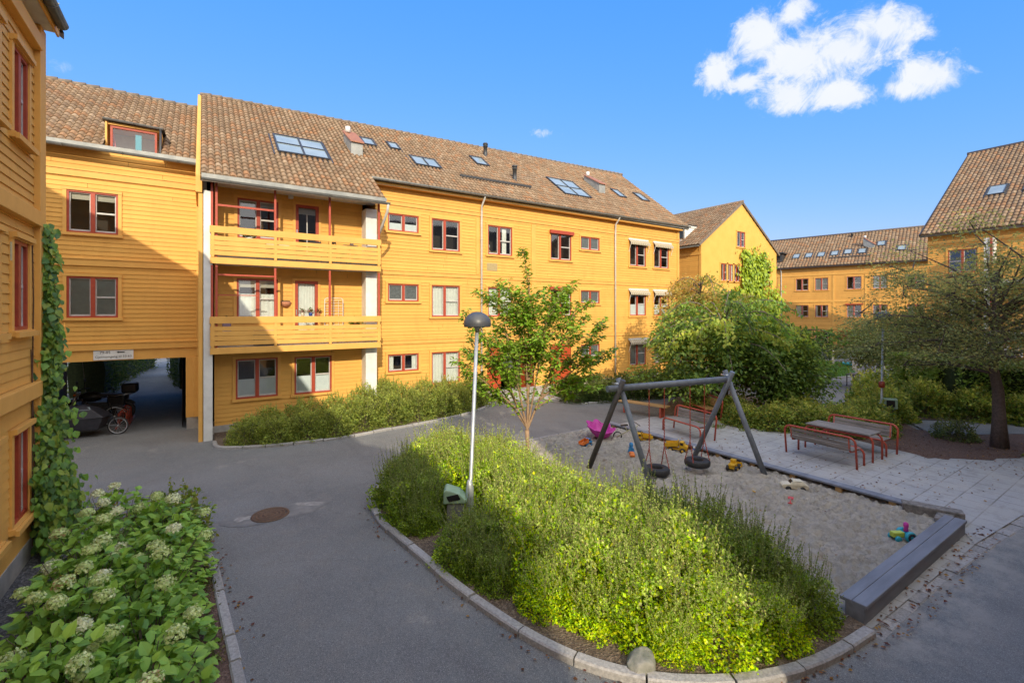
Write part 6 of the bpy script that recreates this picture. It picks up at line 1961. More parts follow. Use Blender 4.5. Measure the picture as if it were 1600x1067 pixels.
# ================================================================== TOYS
def toy(name, label, loc, rz=0): return thing(name, label, 'toy', loc, rz)
def wheels(o, xs, w, r, m='rubber', hub=None, th=.05):
    for x in xs:
        for s in (-1, 1):
            mb = MB(); mb.lathe([(0, -th/2), (r*.92, -th/2), (r, -th*.3), (r, th*.3), (r*.92, th/2), (0, th/2)], (x, s*w, r), 16, 'y'); wo = mb.build('wheel', M[m], o)
            if hub:
                h = MB(); h.lathe([(0, s*th*.62), (r*.5, s*th*.58), (r*.5, 0)], (x, s*w, r), 12, 'y'); h.build('hub', M[hub], wo)
def dump_truck(label, loc, rz, body='yellow', bed='yellow', s=1.0, tilt=.12):
    o = toy('toy_truck', label, loc, rz); o.scale = (s, s, s)
    wheels(o, (-.13, .15), .105, .062, 'rubber', body)
    mb = MB(); mb.box(-.22, -.07, .06, .25, .07, .10); mb.build('chassis', M[body], o, bevel=.01)
    mb = MB()
    P = [(.07, .10), (.27, .10), (.27, .17), (.20, .19), (.17, .27), (.07, .27)]
    a = [mb.p(x, -.085, z) for x, z in P]; b = [mb.p(x, .085, z) for x, z in P]
    mb.face(a[::-1]); mb.face(b)
    for k in range(6): mb.face([a[k], a[(k+1) % 6], b[(k+1) % 6], b[k]])
    c = mb.build('cab', M[body], o, bevel=.012)
    g = MB(); g.quad((.192, -.07, .195), (.192, .07, .195), (.177, .07, .255), (.177, -.07, .255))
    for s_ in (-1, 1): g.quad((.09, s_*.087, .19), (.165, s_*.087, .19), (.155, s_*.087, .25), (.09, s_*.087, .25))
    g.build('cab_window', M['black'], c)
    mb = MB()
    ct, st_ = math.cos(tilt), math.sin(tilt)
    def R_(x, y, z): return (-.22+(x+.22)*ct-(z-.11)*st_, y, .11+(x+.22)*st_+(z-.11)*ct)
    mb.T = R_
    mb.box(-.26, -.10, .11, .05, .10, .125)
    mb.box(-.26, -.115, .126, .05, -.10, .22); mb.box(-.26, .10, .126, .05, .115, .22); mb.box(.045, -.10, .126, .06, .10, .25)
    mb.build('tipper', M[bed], o, bevel=.006)
    return o
dump_truck('yellow toy dump truck with open tipper by the plank edge, right of the left tyre', (11.15, 8.35, .06), -1.1, s=1.15, tilt=.15)
dump_truck('yellow toy truck close to the plank edge, behind the left swing chain', (11.15, 9.55, .06), 2.5, s=1.0)
dump_truck('small orange and blue toy truck left of the pink shell', (9.35, 10.15, .06), .2, 'blue', 'orange', .85)
# loader
o = toy('toy_loader', 'yellow toy wheel loader with black wheels, right of the right tyre', (11.05, 6.6, .06), .3)
wheels(o, (-.14, .13), .10, .07, 'rubber', 'yellow', .06)
mb = MB(); mb.box(-.2, -.06, .07, .19, .06, .14); mb.box(-.22, -.075, .14, -.04, .075, .19); mb.build('chassis', M['yellow'], o, bevel=.012)
mb = MB(); mb.box(-.06, -.065, .19, .05, .065, .27); mb.build('cab', M['yellow'], o, bevel=.012)
mb = MB(); mb.bar((.1, .06, .15), (.28, .06, .07), .02, .03); mb.bar((.1, -.06, .15), (.28, -.06, .07), .02, .03); mb.build('arm', M['yellow'], o)
mb = MB(); mb.quad((.27, -.13, .03), (.27, .13, .03), (.27, .13, .15), (.27, -.13, .15)); mb.quad((.27, -.13, .03), (.27, .13, .03), (.37, .13, .02), (.37, -.13, .02)); mb.quad((.27, -.13, .03), (.37, -.13, .02), (.27, -.13, .15), (.27, -.13, .15)); mb.quad((.27, .13, .03), (.37, .13, .02), (.27, .13, .15), (.27, .13, .15)); mb.build('bucket', M['yellow'], o)
# cream car
def car(label, loc, rz, m, wm='rubber', s=1.0):
    o = toy('toy_car', label, loc, rz); o.scale = (s, s, s)
    wheels(o, (-.13, .14), .10, .055, wm, None, .045)
    mb = MB()
    P = [(-.24, .05), (.25, .05), (.26, .11), (.22, .14), (.10, .155), (.04, .22), (-.13, .22), (-.2, .155), (-.25, .13)]
    a = [mb.p(x, -.10*(1 if z < .16 else .82), z) for x, z in P]; b = [mb.p(x, .10*(1 if z < .16 else .82), z) for x, z in P]
    mb.face(a[::-1]); mb.face(b)
    for k in range(len(P)): mb.face([a[k], a[(k+1) % 9], b[(k+1) % 9], b[k]])
    bo = mb.build('body', M[m], o, bevel=.014)
    g = MB(); g.quad((.098, -.075, .162), (.098, .075, .162), (.05, .068, .214), (.05, -.068, .214))
    for s_ in (-1, 1): g.quad((.03, s_*.093, .165), (-.14, s_*.093, .165), (-.11, s_*.086, .208), (.02, s_*.086, .208))
    g.build('window', M['black'], bo)
    return o
car('cream toy car alone on the open sand', (10.95, 5.12, .05), 2.3, 'cream', 'rubber', 1.05)
car('small orange toy car near the left tyre', (9.75, 8.75, .06), .9, 'orange', 'orange', .62)
# tractor by the beam
o = toy('toy_tractor', 'turquoise, pink and lime toy tractor against the big timber beam', (10.05, 2.95, .06), 2.6)
for s in (-1, 1):
    mb = MB(); mb.lathe([(0, -.03), (.085, -.03), (.095, 0), (.085, .03), (0, .03)], (-.08, s*.09, .095), 16, 'y'); w_ = mb.build('wheel', M['cyan'], o)
    h_ = MB(); h_.lathe([(.03, s*.034), (.07, s*.034), (.07, 0), ], (-.08, s*.09, .095), 16, 'y'); h_.build('tyre', M['rubber'], w_)
    mb = MB(); mb.lathe([(0, -.02), (.05, -.02), (.055, 0), (.05, .02), (0, .02)], (.12, s*.075, .055), 14, 'y'); mb.build('wheel', M['cyan'], o)
mb = MB(); mb.box(-.02, -.05, .07, .18, .05, .16); mb.build('bonnet', M['lime'], o, bevel=.015)
mb = MB(); mb.box(-.14, -.06, .09, -.03, .06, .15); mb.build('seat', M['cyan'], o, bevel=.012)
mb = MB(); mb.lathe([(0, .10), (.035, .08), (.04, .03), (.03, 0), (.04, -.06), (0, -.07)], (-.08, 0, .22), 12); mb.build('driver', M['pink'], o)
# pink shell tub
o = toy('shell_tub', 'bright pink plastic shell tub lying tilted near the far sandbox corner', (10.25, 10.45, .05), .3)
mb = MB()
rings = []
for k in range(9):
    q = k/8
    ring = []
    for j in range(50):
        a = 2*PI*j/50
        rr_ = (.06+.40*q)*(1+.13*q*math.cos(7*a))
        z = .04+.30*q**2.4+.035*q*math.cos(7*a)
        ring.append(mb.p(rr_*math.cos(a), rr_*math.sin(a)*.85, z+.45*rr_*math.sin(a)*.55+.06))
    rings.append(ring)
for a, b in zip(rings, rings[1:]):
    for j in range(50): mb.face([a[j], a[(j+1) % 50], b[(j+1) % 50], b[j]], smooth=True)
mb.face(rings[0][::-1])
so = mb.build('tub', M['pink'], o); sol = so.modifiers.new('thick', 'SOLIDIFY'); sol.thickness = .02
mb = MB(); mb.tube([(.40*math.cos(a)*(1+.13*math.cos(7*a))*1.13, .40*.85*math.sin(a)*(1+.13*math.cos(7*a))*1.13, .40+.035*math.cos(7*a)+.45*.46*math.sin(a)*.55) for a in [2*PI*k/60 for k in range(61)]], .02, 6, False); mb.build('rim', M['pink'], o)
# kick bike lying on the sand
o = toy('balance_bike', 'pale yellow childrens bike frame lying by the pink shell', (10.95, 9.95, .05), -.5)
mb = MB(); mb.tube([(-.35, 0, .12), (-.05, .0, .28), (.22, 0, .40), (.3, 0, .46)], .017, 8); mb.tube([(-.05, 0, .28), (-.12, 0, .45)], .015, 8); mb.tube([(.22, 0, .40), (.34, .02, .1)], .014, 8); mb.build('frame', M['paleyellow'], o)
mb = MB(); mb.tube([(.27, -.24, .5), (.3, 0, .48), (.27, .24, .5)], .012, 8); mb.build('handlebar', M['black'], o)
mb = MB(); mb.obox((-.14, 0, .47), (.11, 0, .01), (0, .05, 0), (0, 0, .02)); mb.build('saddle', M['black'], o, bevel=.01)
for x in (-.35, .36):
    mb = MB()
    mb.tube([(x+.13*math.cos(a), .02, .13+.13*math.sin(a)) for a in [2*PI*k/24 for k in range(25)]], .018, 6, False); w_ = mb.build('wheel', M['rubber'], o)
    mb = MB()
    for k in range(5): mb.bar((x, .02, .13), (x+.12*math.cos(k*1.257), .02, .13+.12*math.sin(k*1.257)), .01, .01)
    mb.build('spokes', M['steel'], w_)
# shovels, ring, small things
def shovel(label, loc, rz, m, s=1):
    o = toy('toy_spade', label, loc, rz); o.scale = (s, s, s)
    mb = MB(); mb.tube([(-.16, 0, .05), (.06, 0, .04)], .011, 8); mb.tube([(-.17, -.04, .05), (-.17, .04, .05)], .011, 8); mb.build('shaft', M[m], o)
    mb = MB()
    P = [(.05, -.045), (.05, .045), (.15, .05), (.2, .03), (.22, 0), (.2, -.03), (.15, -.05)]
    a = [mb.p(x, y, .03+abs(y)*.5) for x, y in P]; b = [mb.p(x, y, .042+abs(y)*.5) for x, y in P]
    mb.face(a[::-1]); mb.face(b)
    for k in range(7): mb.face([a[k], a[(k+1) % 7], b[(k+1) % 7], b[k]])
    mb.build('blade', M[m], o)
shovel('red toy spade on the open sand', (10.15, 4.82, .05), .4, 'toyred', 1.05)
shovel('small dark blue toy spade right of the red spade', (10.9, 4.4, .05), .9, 'navy', .7)
o = toy('toy_figure', 'bright blue upright toy by the left swing leg', (9.95, 8.95, .05), 1.2)
mb = MB(); mb.lathe([(0, 0), (.09, 0), (.10, .05), (.07, .14), (.045, .20), (.06, .24), (.05, .30), (0, .33)], (0, 0, 0), 14); mb.build('body', M['blue'], o)
mb = MB(); mb.tube([(-.14, 0, .16), (0, 0, .2), (.14, 0, .14)], .02, 8); mb.build('arm', M['blue'], o)
mb = MB(); mb.lathe([(.085, .0), (.11, .005), (.115, .018), (.10, .028), (.085, .02), (.085, 0)], (0, 0, 0), 20)
o = mb.build('toy_ring', M['lemon'] if 'lemon' in M else M['yellow']); o.location = (10.1, 5.5, .07); o.rotation_euler = (.15, .1, 0); tag(o, 'flat yellow toy ring on the open sand', 'toy')
o = toy('toy_bottle', 'small blue and white toy behind the right tyre', (11.45, 8.0, .05))
mb = MB(); mb.lathe([(0, 0), (.05, 0), (.05, .1), (.03, .14), (0, .14)], (0, 0, 0), 12); mb.build('body', M['navy'], o)
mb = MB(); mb.lathe([(.03, .14), (.035, .17), (.02, .2), (0, .2)], (0, 0, 0), 12); mb.build('cap', M['white'], o)

# ================================================================== BICYCLES IN THE PASSAGE
def bwheel(o, x, z, r, y=0):
    mb = MB(); mb.tube([(x+r*math.cos(a), y, z+r*math.sin(a)) for a in [2*PI*k/36 for k in range(37)]], .022, 8, False); w = mb.build('wheel', M['rubber'], o)
    mb = MB(); mb.tube([(x+(r-.028)*math.cos(a), y, z+(r-.028)*math.sin(a)) for a in [2*PI*k/36 for k in range(37)]], .013, 6, False); mb.build('rim', M['steel'], w)
    mb = MB()
    for k in range(14):
        a = 2*PI*k/14; mb.bar((x, y+.02*(-1)**k, z), (x+(r-.03)*math.cos(a), y, z+(r-.03)*math.sin(a)), .005, .005)
    mb.lathe([(0, -.03), (.025, -.03), (.025, .03), (0, .03)], (x, y, z), 10, 'y')
    mb.build('spokes', M['steel'], w)
def bicycle(label, loc, rz, m='black', seatbox=False):
    o = thing('bicycle', label, 'bicycle', loc, rz)
    r = .34
    bwheel(o, -.52, r, r); bwheel(o, .54, r, r)
    mb = MB()
    for a, b in (((-.52, 0, r), (-.08, 0, .28)), ((-.08, 0, .28), (-.2, 0, .82)), ((-.08, 0, .28), (.36, 0, .78)), ((-.18, 0, .74), (.37, 0, .86)), ((-.52, 0, r), (-.18, 0, .72)), ((.38, 0, .94), (.54, 0, r))):
        mb.tube([a, b], .019, 8)
    mb.build('frame', M[m], o)
    mb = MB(); mb.tube([(.38, 0, .94), (.36, 0, 1.03)], .015, 8); mb.tube([(.22, -.3, 1.05), (.36, -.12, 1.06), (.36, .12, 1.06), (.22, .3, 1.05)], .014, 8); mb.build('handlebar', M['black'], o)
    mb = MB(); mb.lathe([(0, .05), (.05, .05), (.09, .02), (.10, -.02), (0, -.03)], (-.22, 0, .90), 12); mb.build('saddle', M['black'], o)
    mb = MB(); mb.lathe([(0, -.01), (.09, -.01), (.09, .01), (0, .01)], (-.08, .05, .28), 16, 'y'); mb.tube([(-.08, .07, .28), (.0, .09, .13)], .012, 6); mb.tube([(-.08, -.07, .28), (-.16, -.09, .43)], .012, 6); mb.build('crank', M['steel'], o)
    mb = MB(); mb.box(-.85, -.07, .70, -.38, .07, .72); mb.bar((-.8, .05, .7), (-.52, .05, r), .012, .012); mb.bar((-.8, -.05, .7), (-.52, -.05, r), .012, .012); mb.build('carrier', M['black'], o)
    mb = MB()
    for xx in (-.52, .54): mb.tube([(xx+.385*math.cos(a), 0, r+.385*math.sin(a)) for a in [PI*(.15+.75*k/10) for k in range(11)]], .02, 6)
    mb.build('mudguard', M['black'], o)
    if seatbox:
        mb = MB(); mb.box(-.86, -.16, .75, -.42, .16, .9); mb.box(-.90, -.16, .9, -.80, .16, 1.42); mb.build('child_seat', M['black'], o, bevel=.05)
        mb = MB(); mb.lathe([(0, .12), (.09, .10), (.13, .02), (.12, -.08), (0, -.1)], (-.62, 0, 1.46), 14); mb.build('seat_cover', M['blackcloth'], o)
    return o
bicycle('black bicycle nearest the drive in the dark passage rack', (-3.15, 21.3, 0), .15)
o = thing('motorcycle', 'black motorcycle with top case and orange indicators standing in the passage', 'motorcycle', (-3.25, 22.6, 0), PI-.12)
o.scale = (1.12, 1.12, 1.12)
for x in (-.70, .72):
    mb = MB(); mb.tube([(x+.25*math.cos(a), 0, .31+.25*math.sin(a)) for a in [2*PI*k/30 for k in range(31)]], .06, 8, False); w_ = mb.build('wheel', M['rubber'], o)
    mb = MB(); mb.lathe([(.0, -.04), (.06, -.04), (.06, .04), (0, .04)], (x, 0, .31), 14, 'y')
    for k in range(6): mb.bar((x, 0, .31), (x+.21*math.cos(k*PI/3), 0, .31+.21*math.sin(k*PI/3)), .03, .03)
    mb.build('rim', M['steel'], w_)
mb = MB(); mb.obox((-.02, 0, .46), (.27, 0, 0), (0, .15, 0), (0, 0, .18)); mb.build('engine', M['darkmetal'], o, bevel=.03)
mb = MB(); mb.lathe([(0, -.30), (.12, -.26), (.17, -.05), (.16, .12), (.09, .27), (0, .3)], (.16, 0, .82), 16, 'x'); mb.build('tank', M['black'], o)
mb = MB(); mb.obox((-.36, 0, .83), (.34, 0, .03), (0, .14, 0), (-.01, 0, .06)); mb.build('seat', M['blackcloth'], o, bevel=.04)
mb = MB(); mb.obox((-.86, 0, 1.05), (.20, 0, 0), (0, .22, 0), (0, 0, .16)); mb.build('top_case', M['black'], o, bevel=.06)
mb = MB(); mb.tube([(-.3, .13, .80), (-1.0, .13, .87)], .014, 6); mb.tube([(-.3, -.13, .80), (-1.0, -.13, .87)], .014, 6); mb.build('carrier', M['steel'], o)
mb = MB(); mb.tube([(.72, .09, .31), (.46, .09, .98)], .025, 8); mb.tube([(.72, -.09, .31), (.46, -.09, .98)], .025, 8); mb.build('fork', M['steel'], o)
mb = MB(); mb.tube([(.28, -.40, 1.05), (.42, -.18, 1.08), (.44, 0, 1.04), (.42, .18, 1.08), (.28, .40, 1.05)], .016, 8); mb.build('handlebar', M['black'], o)
for s_ in (-1, 1):
    mb = MB(); mb.tube([(.38, s_*.24, 1.08), (.40, s_*.32, 1.30)], .01, 6); mb.obox((.40, s_*.34, 1.33), (.01, 0, 0), (0, .07, 0), (0, 0, .045)); mb.build('mirror', M['black'], o)
    mb = MB(); mb.lathe([(0, .04), (.035, .02), (.035, -.03), (0, -.04)], (.50, s_*.20, .92), 10, 'y'); mb.build('indicator', M['orange'], o)
    mb = MB(); mb.obox((-.55, s_*.25, .66), (.22, 0, 0), (0, .08, 0), (0, 0, .16)); mb.build('pannier', M['black'], o, bevel=.04)
mb = MB(); mb.lathe([(0, .07), (.09, .05), (.10, -.02), (.05, -.09), (0, -.1)], (.52, 0, .90), 14, 'x'); mb.build('headlight', M['steel'], o)
mb = MB()
for xx in (-.70, .72): mb.tube([(xx+.34*math.cos(a), 0, .31+.34*math.sin(a)) for a in [PI*(.2+.6*k/8) for k in range(9)]], .05, 6)
mb.build('mudguard', M['black'], o)
mb = MB(); mb.tube([(.0, -.16, .3), (-.5, -.18, .33), (-.95, -.19, .42)], .045, 10); mb.build('exhaust', M['steel'], o)
bicycle('dark bicycle deepest in the passage rack', (-3.3, 23.7, 0), .05)
bicycle('dark bicycle with its bars turned to the passage wall, behind the cargo bike', (-3.75, 20.95, 0), .3)
o = thing('bike_rack', 'low red brown bike rack with upright hoops in the passage', 'bike rack', (-2.35, 21.9, 0), 0)
for k in range(5):
    mb = MB(); y = -.95+k*.42; mb.tube([(-.12, y, .02), (-.1, y, .5), (0, y, .56), (.1, y, .5), (.12, y, .02)], .018, 8); mb.build('hoop', M['redbright'], o)
mb = MB(); mb.bar((.14, -1.2, .03), (.14, 1.0, .03), .05, .05); mb.bar((-.14, -1.2, .03), (-.14, 1.0, .03), .05, .05); mb.build('base_bar', M['redbright'], o)
# cargo bike
o = thing('cargo_bike', 'cargo bike with a black covered box at the mouth of the passage', 'cargo bike', (-3.1, 20.05, 0), -.22)
bwheel(o, .78, .28, .27); bwheel(o, -1.75, .33, .33)
mb = MB()
P0 = [(-.72, -.33, .22), (.36, -.26, .24), (.36, .26, .24), (-.72, .33, .22)]
P1 = [(-.80, -.37, .62), (.50, -.31, .66), (.50, .31, .66), (-.80, .37, .62)]
a = [mb.p(*q) for q in P0]; b = [mb.p(*q) for q in P1]
mb.face(a[::-1])
for k in range(4): mb.face([a[k], a[(k+1) % 4], b[(k+1) % 4], b[k]])
bx = mb.build('cargo_box', M['blackcloth'], o, bevel=.02)
mb = MB()
R0 = [(-.83, -.385, .60), (.53, -.325, .64), (.53, .325, .64), (-.83, .385, .60)]
R1 = [(-.76, -.30, .86), (.18, -.24, .90), (.18, .24, .90), (-.76, .30, .86)]
R2 = [(-.66, -.14, .98), (-.1, -.12, 1.02), (-.1, .12, 1.02), (-.66, .14, .98)]
rg = [[mb.p(*q) for q in RR] for RR in (R0, R1, R2)]
for u_, v_ in zip(rg, rg[1:]):
    for k in range(4): mb.face([u_[k], u_[(k+1) % 4], v_[(k+1) % 4], v_[k]])
mb.face(rg[2])
cv = mb.build('rain_cover', M['blackcloth'], o, bevel=.03)
mb = MB(); mb.quad((.16, -.246, .895), (.10, -.15, .965), (-.55, -.17, .955), (-.6, -.29, .875)); mb.build('cover_window', M['skyglass'], cv)
mb = MB(); mb.tube([(.5, 0, .62), (.64, 0, .62), (.78, 0, .28)], .02, 8); mb.tube([(-.75, 0, .2), (-1.2, 0, .3), (-1.75, 0, .33)], .025, 8); mb.tube([(-1.2, 0, .3), (-1.4, 0, .9)], .02, 8); mb.tube([(-.9, 0, .5), (-.98, 0, 1.0)], .02, 8); mb.build('frame', M['black'], o)
mb = MB(); mb.tube([(-1.1, -.3, 1.05), (-.98, 0, 1.0), (-1.1, .3, 1.05)], .015, 8); mb.build('handlebar', M['black'], o)
mb = MB(); mb.lathe([(0, .04), (.06, .04), (.1, 0), (0, -.03)], (-1.42, 0, .92), 12); mb.build('saddle', M['black'], o)

# ================================================================== ON THE BALCONIES
def pot(name, label, loc, pm, r, h, cols, nl, ls, pr, ph, seed, group=None):
    o = thing(name, label, 'potted plant', loc, 0, group)
    mb = MB(); mb.lathe([(0, 0), (r*.75, 0), (r, h), (r*.9, h), (r*.85, h*.85), (0, h*.85)], (0, 0, 0), 14); mb.build('pot', M[pm], o)
    rs = np.random.default_rng(seed)
    d = unit(rs.normal(size=(nl, 3))); d[:, 2] = np.abs(d[:, 2])
    P = d*np.array([pr, pr, ph])*rs.uniform(.3, 1, (nl, 1))+np.array([0, 0, h*.85])
    leaves('plant', P, d+rs.normal(0, .4, (nl, 3)), rs.normal(0, .4, (nl, 3))+np.array([0, 0, 1]), rs.uniform(.6, 1.2, nl)*ls, palette(rs, nl, cols), M['leaf'], o, .6)
    return o
FLW = [(.30, .05, .05), (.22, .04, .05), (.09, .13, .03), (.07, .11, .03)]
zf = 3.885
for x, pm, lb in ((2.83, 'cream', 'dark red flowers in a pale pot, leftmost on the lower balcony rail'), (3.08, 'navy', 'dark red flowers in a blue pot on the lower balcony rail'), (3.34, 'terracotta', 'dark red flowers in a clay pot, rightmost on the lower balcony rail')):
    pot('flower_pot', lb, (x, FY+.06, zf-.015), pm, .07, .12, FLW, 130, .06, .12, .16, int(x*100))
pot('flower_pot', 'green plant in a pot at the right end of the lower balcony', (4.75, FY+.5, 3.4), 'terracotta', .14, .2, [(.12, .2, .04), (.2, .26, .05)], 160, .12, .25, .3, 7)
pot('flower_box', 'green plants in a white planter behind the upper balcony rail', (1.25, FY+.25, 6.3), 'white', .16, .14, [(.09, .16, .03), (.13, .2, .04)], 200, .08, .22, .22, 9)
o = thing('wall_basket', 'clay coloured half bowl hung on the wall left of the lower balcony door', 'hanging planter', (2.42, RY-.03, 4.35))
mb = MB()
for k in range(6):
    pass
prof = [(.0, -.17), (.09, -.15), (.15, -.08), (.18, .02), (.165, .02), (.13, -.07), (0, -.13)]
rings = []
for r_, z_ in prof: rings.append([mb.p(r_*math.cos(PI+PI*j/14), r_*math.sin(PI+PI*j/14), z_) for j in range(15)])
for a, b in zip(rings, rings[1:]):
    for j in range(14): mb.face([a[j], a[j+1], b[j+1], b[j]], smooth=True)
mb.build('bowl', M['terracotta'], o)
mb = MB(); mb.box(-.14, -.012, 0, .14, 0, .06); mb.build('bracket', M['black'], o)
o = thing('drying_rack', 'white upright clothes airer right of the lower balcony door', 'drying rack', (4.0, RY-.25, 2.89))
mb = MB()
for x in (-.32, .32): mb.tube([(x, 0, 0), (x, 0, 1.58), (x*.8, 0, 1.63)], .014, 6)
mb.tube([(-.256, 0, 1.63), (.256, 0, 1.63)], .014, 6); mb.build('frame', M['white'], o)
mb = MB()
for k in range(14): mb.tube([(-.32, 0, .25+k*.1), (.32, 0, .25+k*.1)], .006, 5)
for x in (-.16, 0, .16): mb.tube([(x, 0, .25), (x, 0, 1.55)], .005, 5)
mb.build('bars', M['white'], o)
mb = MB(); mb.box(-.35, -.25, 0, -.29, .25, .03); mb.box(.29, -.25, 0, .35, .25, .03); mb.build('foot', M['white'], o)
M['pinkcloth'] = mat('pink_cloth', (.62, .30, .28), (.70, .48, .44), 25, .9)
M['lilac'] = mat('lilac', (.45, .36, .50), None, 1, .8)
o = thing('storage_bag', 'small lilac bag with a dark handle at the left end of the lower balcony', 'bag', (.62, FY+.35, 3.28))
mb = MB(); mb.box(-.12, -.08, 0, .12, .08, .40); mb.build('bag', M['lilac'], o, bevel=.02)
mb = MB(); mb.tube([(-.1, 0, .4), (-.07, 0, .55), (0, 0, .6), (.07, 0, .55), (.1, 0, .4)], .012, 6); mb.build('handle', M['black'], o)
o = thing('bench_cushion', 'pink checked cushion on a low seat on the lower balcony', 'cushion', (1.75, FY+.55, 3.36))
mb = MB(); mb.box(-.35, -.2, .0, .35, .2, .14); mb.build('cushion', M['pinkcloth'], o, bevel=.04)
mb = MB(); mb.box(-.36, -.2, -.45, .36, .2, -.005); mb.build('seat_box', M['wood'], o)
# upper balcony
def chair(label, loc, rz, m='darkmetal'):
    o = thing('balcony_chair', label, 'chair', loc, rz)
    for x in (-.2, .2):
        for y in (-.2, .2):
            mb = MB(); mb.tube([(x, y, 0), (x*.95, y*.95, .44)], .013, 6); mb.build('leg', M[m], o)
    mb = MB(); mb.box(-.22, -.22, .44, .22, .22, .465); mb.build('seat', M[m], o, bevel=.008)
    mb = MB(); mb.tube([(-.21, -.2, .45), (-.25, -.2, .9), (-.25, .2, .9), (-.21, .2, .45)], .013, 6)
    for k in range(3): mb.bar((-.225-.006*k, -.2, .56+.12*k), (-.225-.006*k, .2, .56+.12*k), .06, .014, up=(1, 0, 0))
    mb.build('backrest', M[m], o)
chair('dark folding chair on the upper balcony, right of the middle post', (4.15, 17.75, 5.72), .3)
chair('metal chair beside the white column on the upper balcony', (4.85, 17.5, 5.72), 2.8, 'steel')
chair('dark metal chair below the upper balcony door', (3.45, 17.6, 5.72), -1.2)
o = thing('balcony_table', 'small round white table between the chairs on the upper balcony', 'table', (4.5, 17.55, 5.72))
mb = MB(); mb.lathe([(0, .70), (.28, .70), (.28, .725), (0, .725)], (0, 0, 0), 20); mb.build('tabletop', M['white'], o)
mb = MB(); mb.tube([(0, 0, 0), (0, 0, .7)], .03, 8); mb.lathe([(0, .03), (.2, .0), (0, 0)], (0, 0, 0), 14); mb.build('leg', M['white'], o)
pot('flower_pot', 'orange flowers on the small table of the upper balcony', (4.55, 17.5, 6.445), 'cream', .08, .12, [(.5, .2, .04), (.1, .15, .03)], 90, .06, .12, .14, 12)
o = thing('storage_box', 'low white storage box behind the upper balcony rail, left of the door', 'box', (2.1, 17.6, 5.72))
mb = MB(); mb.box(-.35, -.2, 0, .35, .2, .62); mb.build('box', M['white'], o, bevel=.02)
mb = MB(); mb.box(-.37, -.22, .621, .37, .22, .66); mb.build('lid', M['sash'], o, bevel=.01)

# ================================================================== PERSON IN THE UPPER WINDOW
pz = 5.80
pr = thing('person', 'grey haired person in a dark green top sitting behind the upper floor window', 'person', (11.50, 19.30, pz))
def skin_obj(name, m, verts, edges, radii, parent, sub=2):
    me = bpy.data.meshes.new(name); me.from_pydata(verts, edges, [])
    me.materials.append(m)
    o = bpy.data.objects.new(name, me); COL.objects.link(o); o.parent = parent
    sk = o.modifiers.new('skin', 'SKIN'); sk.use_smooth_shade = True
    if not me.skin_vertices: pass
    for k, r_ in enumerate(radii):
        d = me.skin_vertices[0].data[k]; d.radius = (r_, r_) if not isinstance(r_, tuple) else r_
        d.use_root = (k == 0)
    sb = o.modifiers.new('sub', 'SUBSURF'); sb.levels = sub; sb.render_levels = sub
    return o
V = [(0, 0, .50), (-.01, 0, .72), (-.02, 0, .95), (-.03, 0, 1.12), (-.05, 0, 1.20), (-.075, 0, 1.29), (-.075, 0, 1.38)]
Rr = [.15, .14, .145, .09, .055, .085, .075]
Eg = [(k, k+1) for k in range(6)]
for s in (-1, 1):
    b = len(V); V += [(-.02, s*.17, 1.08), (-.02, s*.22, .82), (-.22, s*.17, .73), (-.29, s*.16, .74)]; Rr += [.062, .045, .03, .03]
    Eg += [(3, b), (b, b+1), (b+1, b+2), (b+2, b+3)]
    for k in range(4):
        c = len(V); V += [(-.335, s*(.135+.017*k), .745), (-.365, s*(.135+.018*k), .735), (-.385, s*(.135+.018*k), .72)]; Rr += [.009, .0085, .007]
        Eg += [(b+3, c), (c, c+1), (c+1, c+2)]
    c = len(V); V += [(-.29, s*.115, .75), (-.315, s*.10, .745)]; Rr += [.010, .008]; Eg += [(b+3, c), (c, c+1)]
    b = len(V); V += [(-.08, s*.10, .48), (-.45, s*.12, .50), (-.46, s*.12, .08), (-.60, s*.13, .04)]; Rr += [.09, .065, .042, .035]
    Eg += [(0, b), (b, b+1), (b+1, b+2), (b+2, b+3)]
skin_obj('body', M['skin'], V, Eg, Rr, pr, 1)
V2 = [(0, 0, .50), (-.01, 0, .72), (-.02, 0, .95), (-.03, 0, 1.11)]; R2_ = [.165, .155, .16, .105]; E2 = [(0, 1), (1, 2), (2, 3)]
for s in (-1, 1):
    b = len(V2); V2 += [(-.02, s*.17, 1.08), (-.02, s*.225, .82), (-.19, s*.18, .74)]; R2_ += [.075, .058, .042]; E2 += [(3, b), (b, b+1), (b+1, b+2)]
skin_obj('jumper', M['darkgreen'], V2, E2, R2_, pr, 1)
V3 = [(0, 0, .47), (-.09, -.10, .47), (-.46, -.12, .50), (-.46, -.12, .12), (-.09, .10, .47), (-.46, .12, .50), (-.46, .12, .12)]
skin_obj('trousers', M['navy'] if False else M['black'], V3, [(0, 1), (1, 2), (2, 3), (0, 4), (4, 5), (5, 6)], [.165, .105, .078, .055, .105, .078, .055], pr, 1)
mb = MB(); mb.lathe([(0, .125), (.055, .11), (.095, .06), (.103, 0), (.095, -.05), (.0, -.055)], (-.055, 0, 1.36), 18); mb.build('hair', M['hair'], pr)
mb = MB(); mb.lathe([(0, -.035), (.014, 0), (.009, .02), (0, .035)], (-.165, 0, 1.31), 8); mb.build('nose', M['skin'], pr)
for s in (-1, 1):
    mb = MB(); mb.lathe([(0, .008), (.009, 0), (0, -.008)], (-.148, s*.034, 1.335), 8); mb.build('eye', M['black'], pr)
    mb = MB(); mb.lathe([(0, .03), (.014, .01), (.012, -.02), (0, -.03)], (-.06, s*.088, 1.315), 8); mb.build('ear', M['skin'], pr)
mb = MB(); mb.obox((-.15, 0, 1.262), (.006, 0, 0), (0, .025, 0), (0, 0, .006)); mb.build('mouth', M['red'], pr)
M['beige'] = mat('beige_fabric', (.42, .33, .17), (.36, .28, .14), 14, .9)
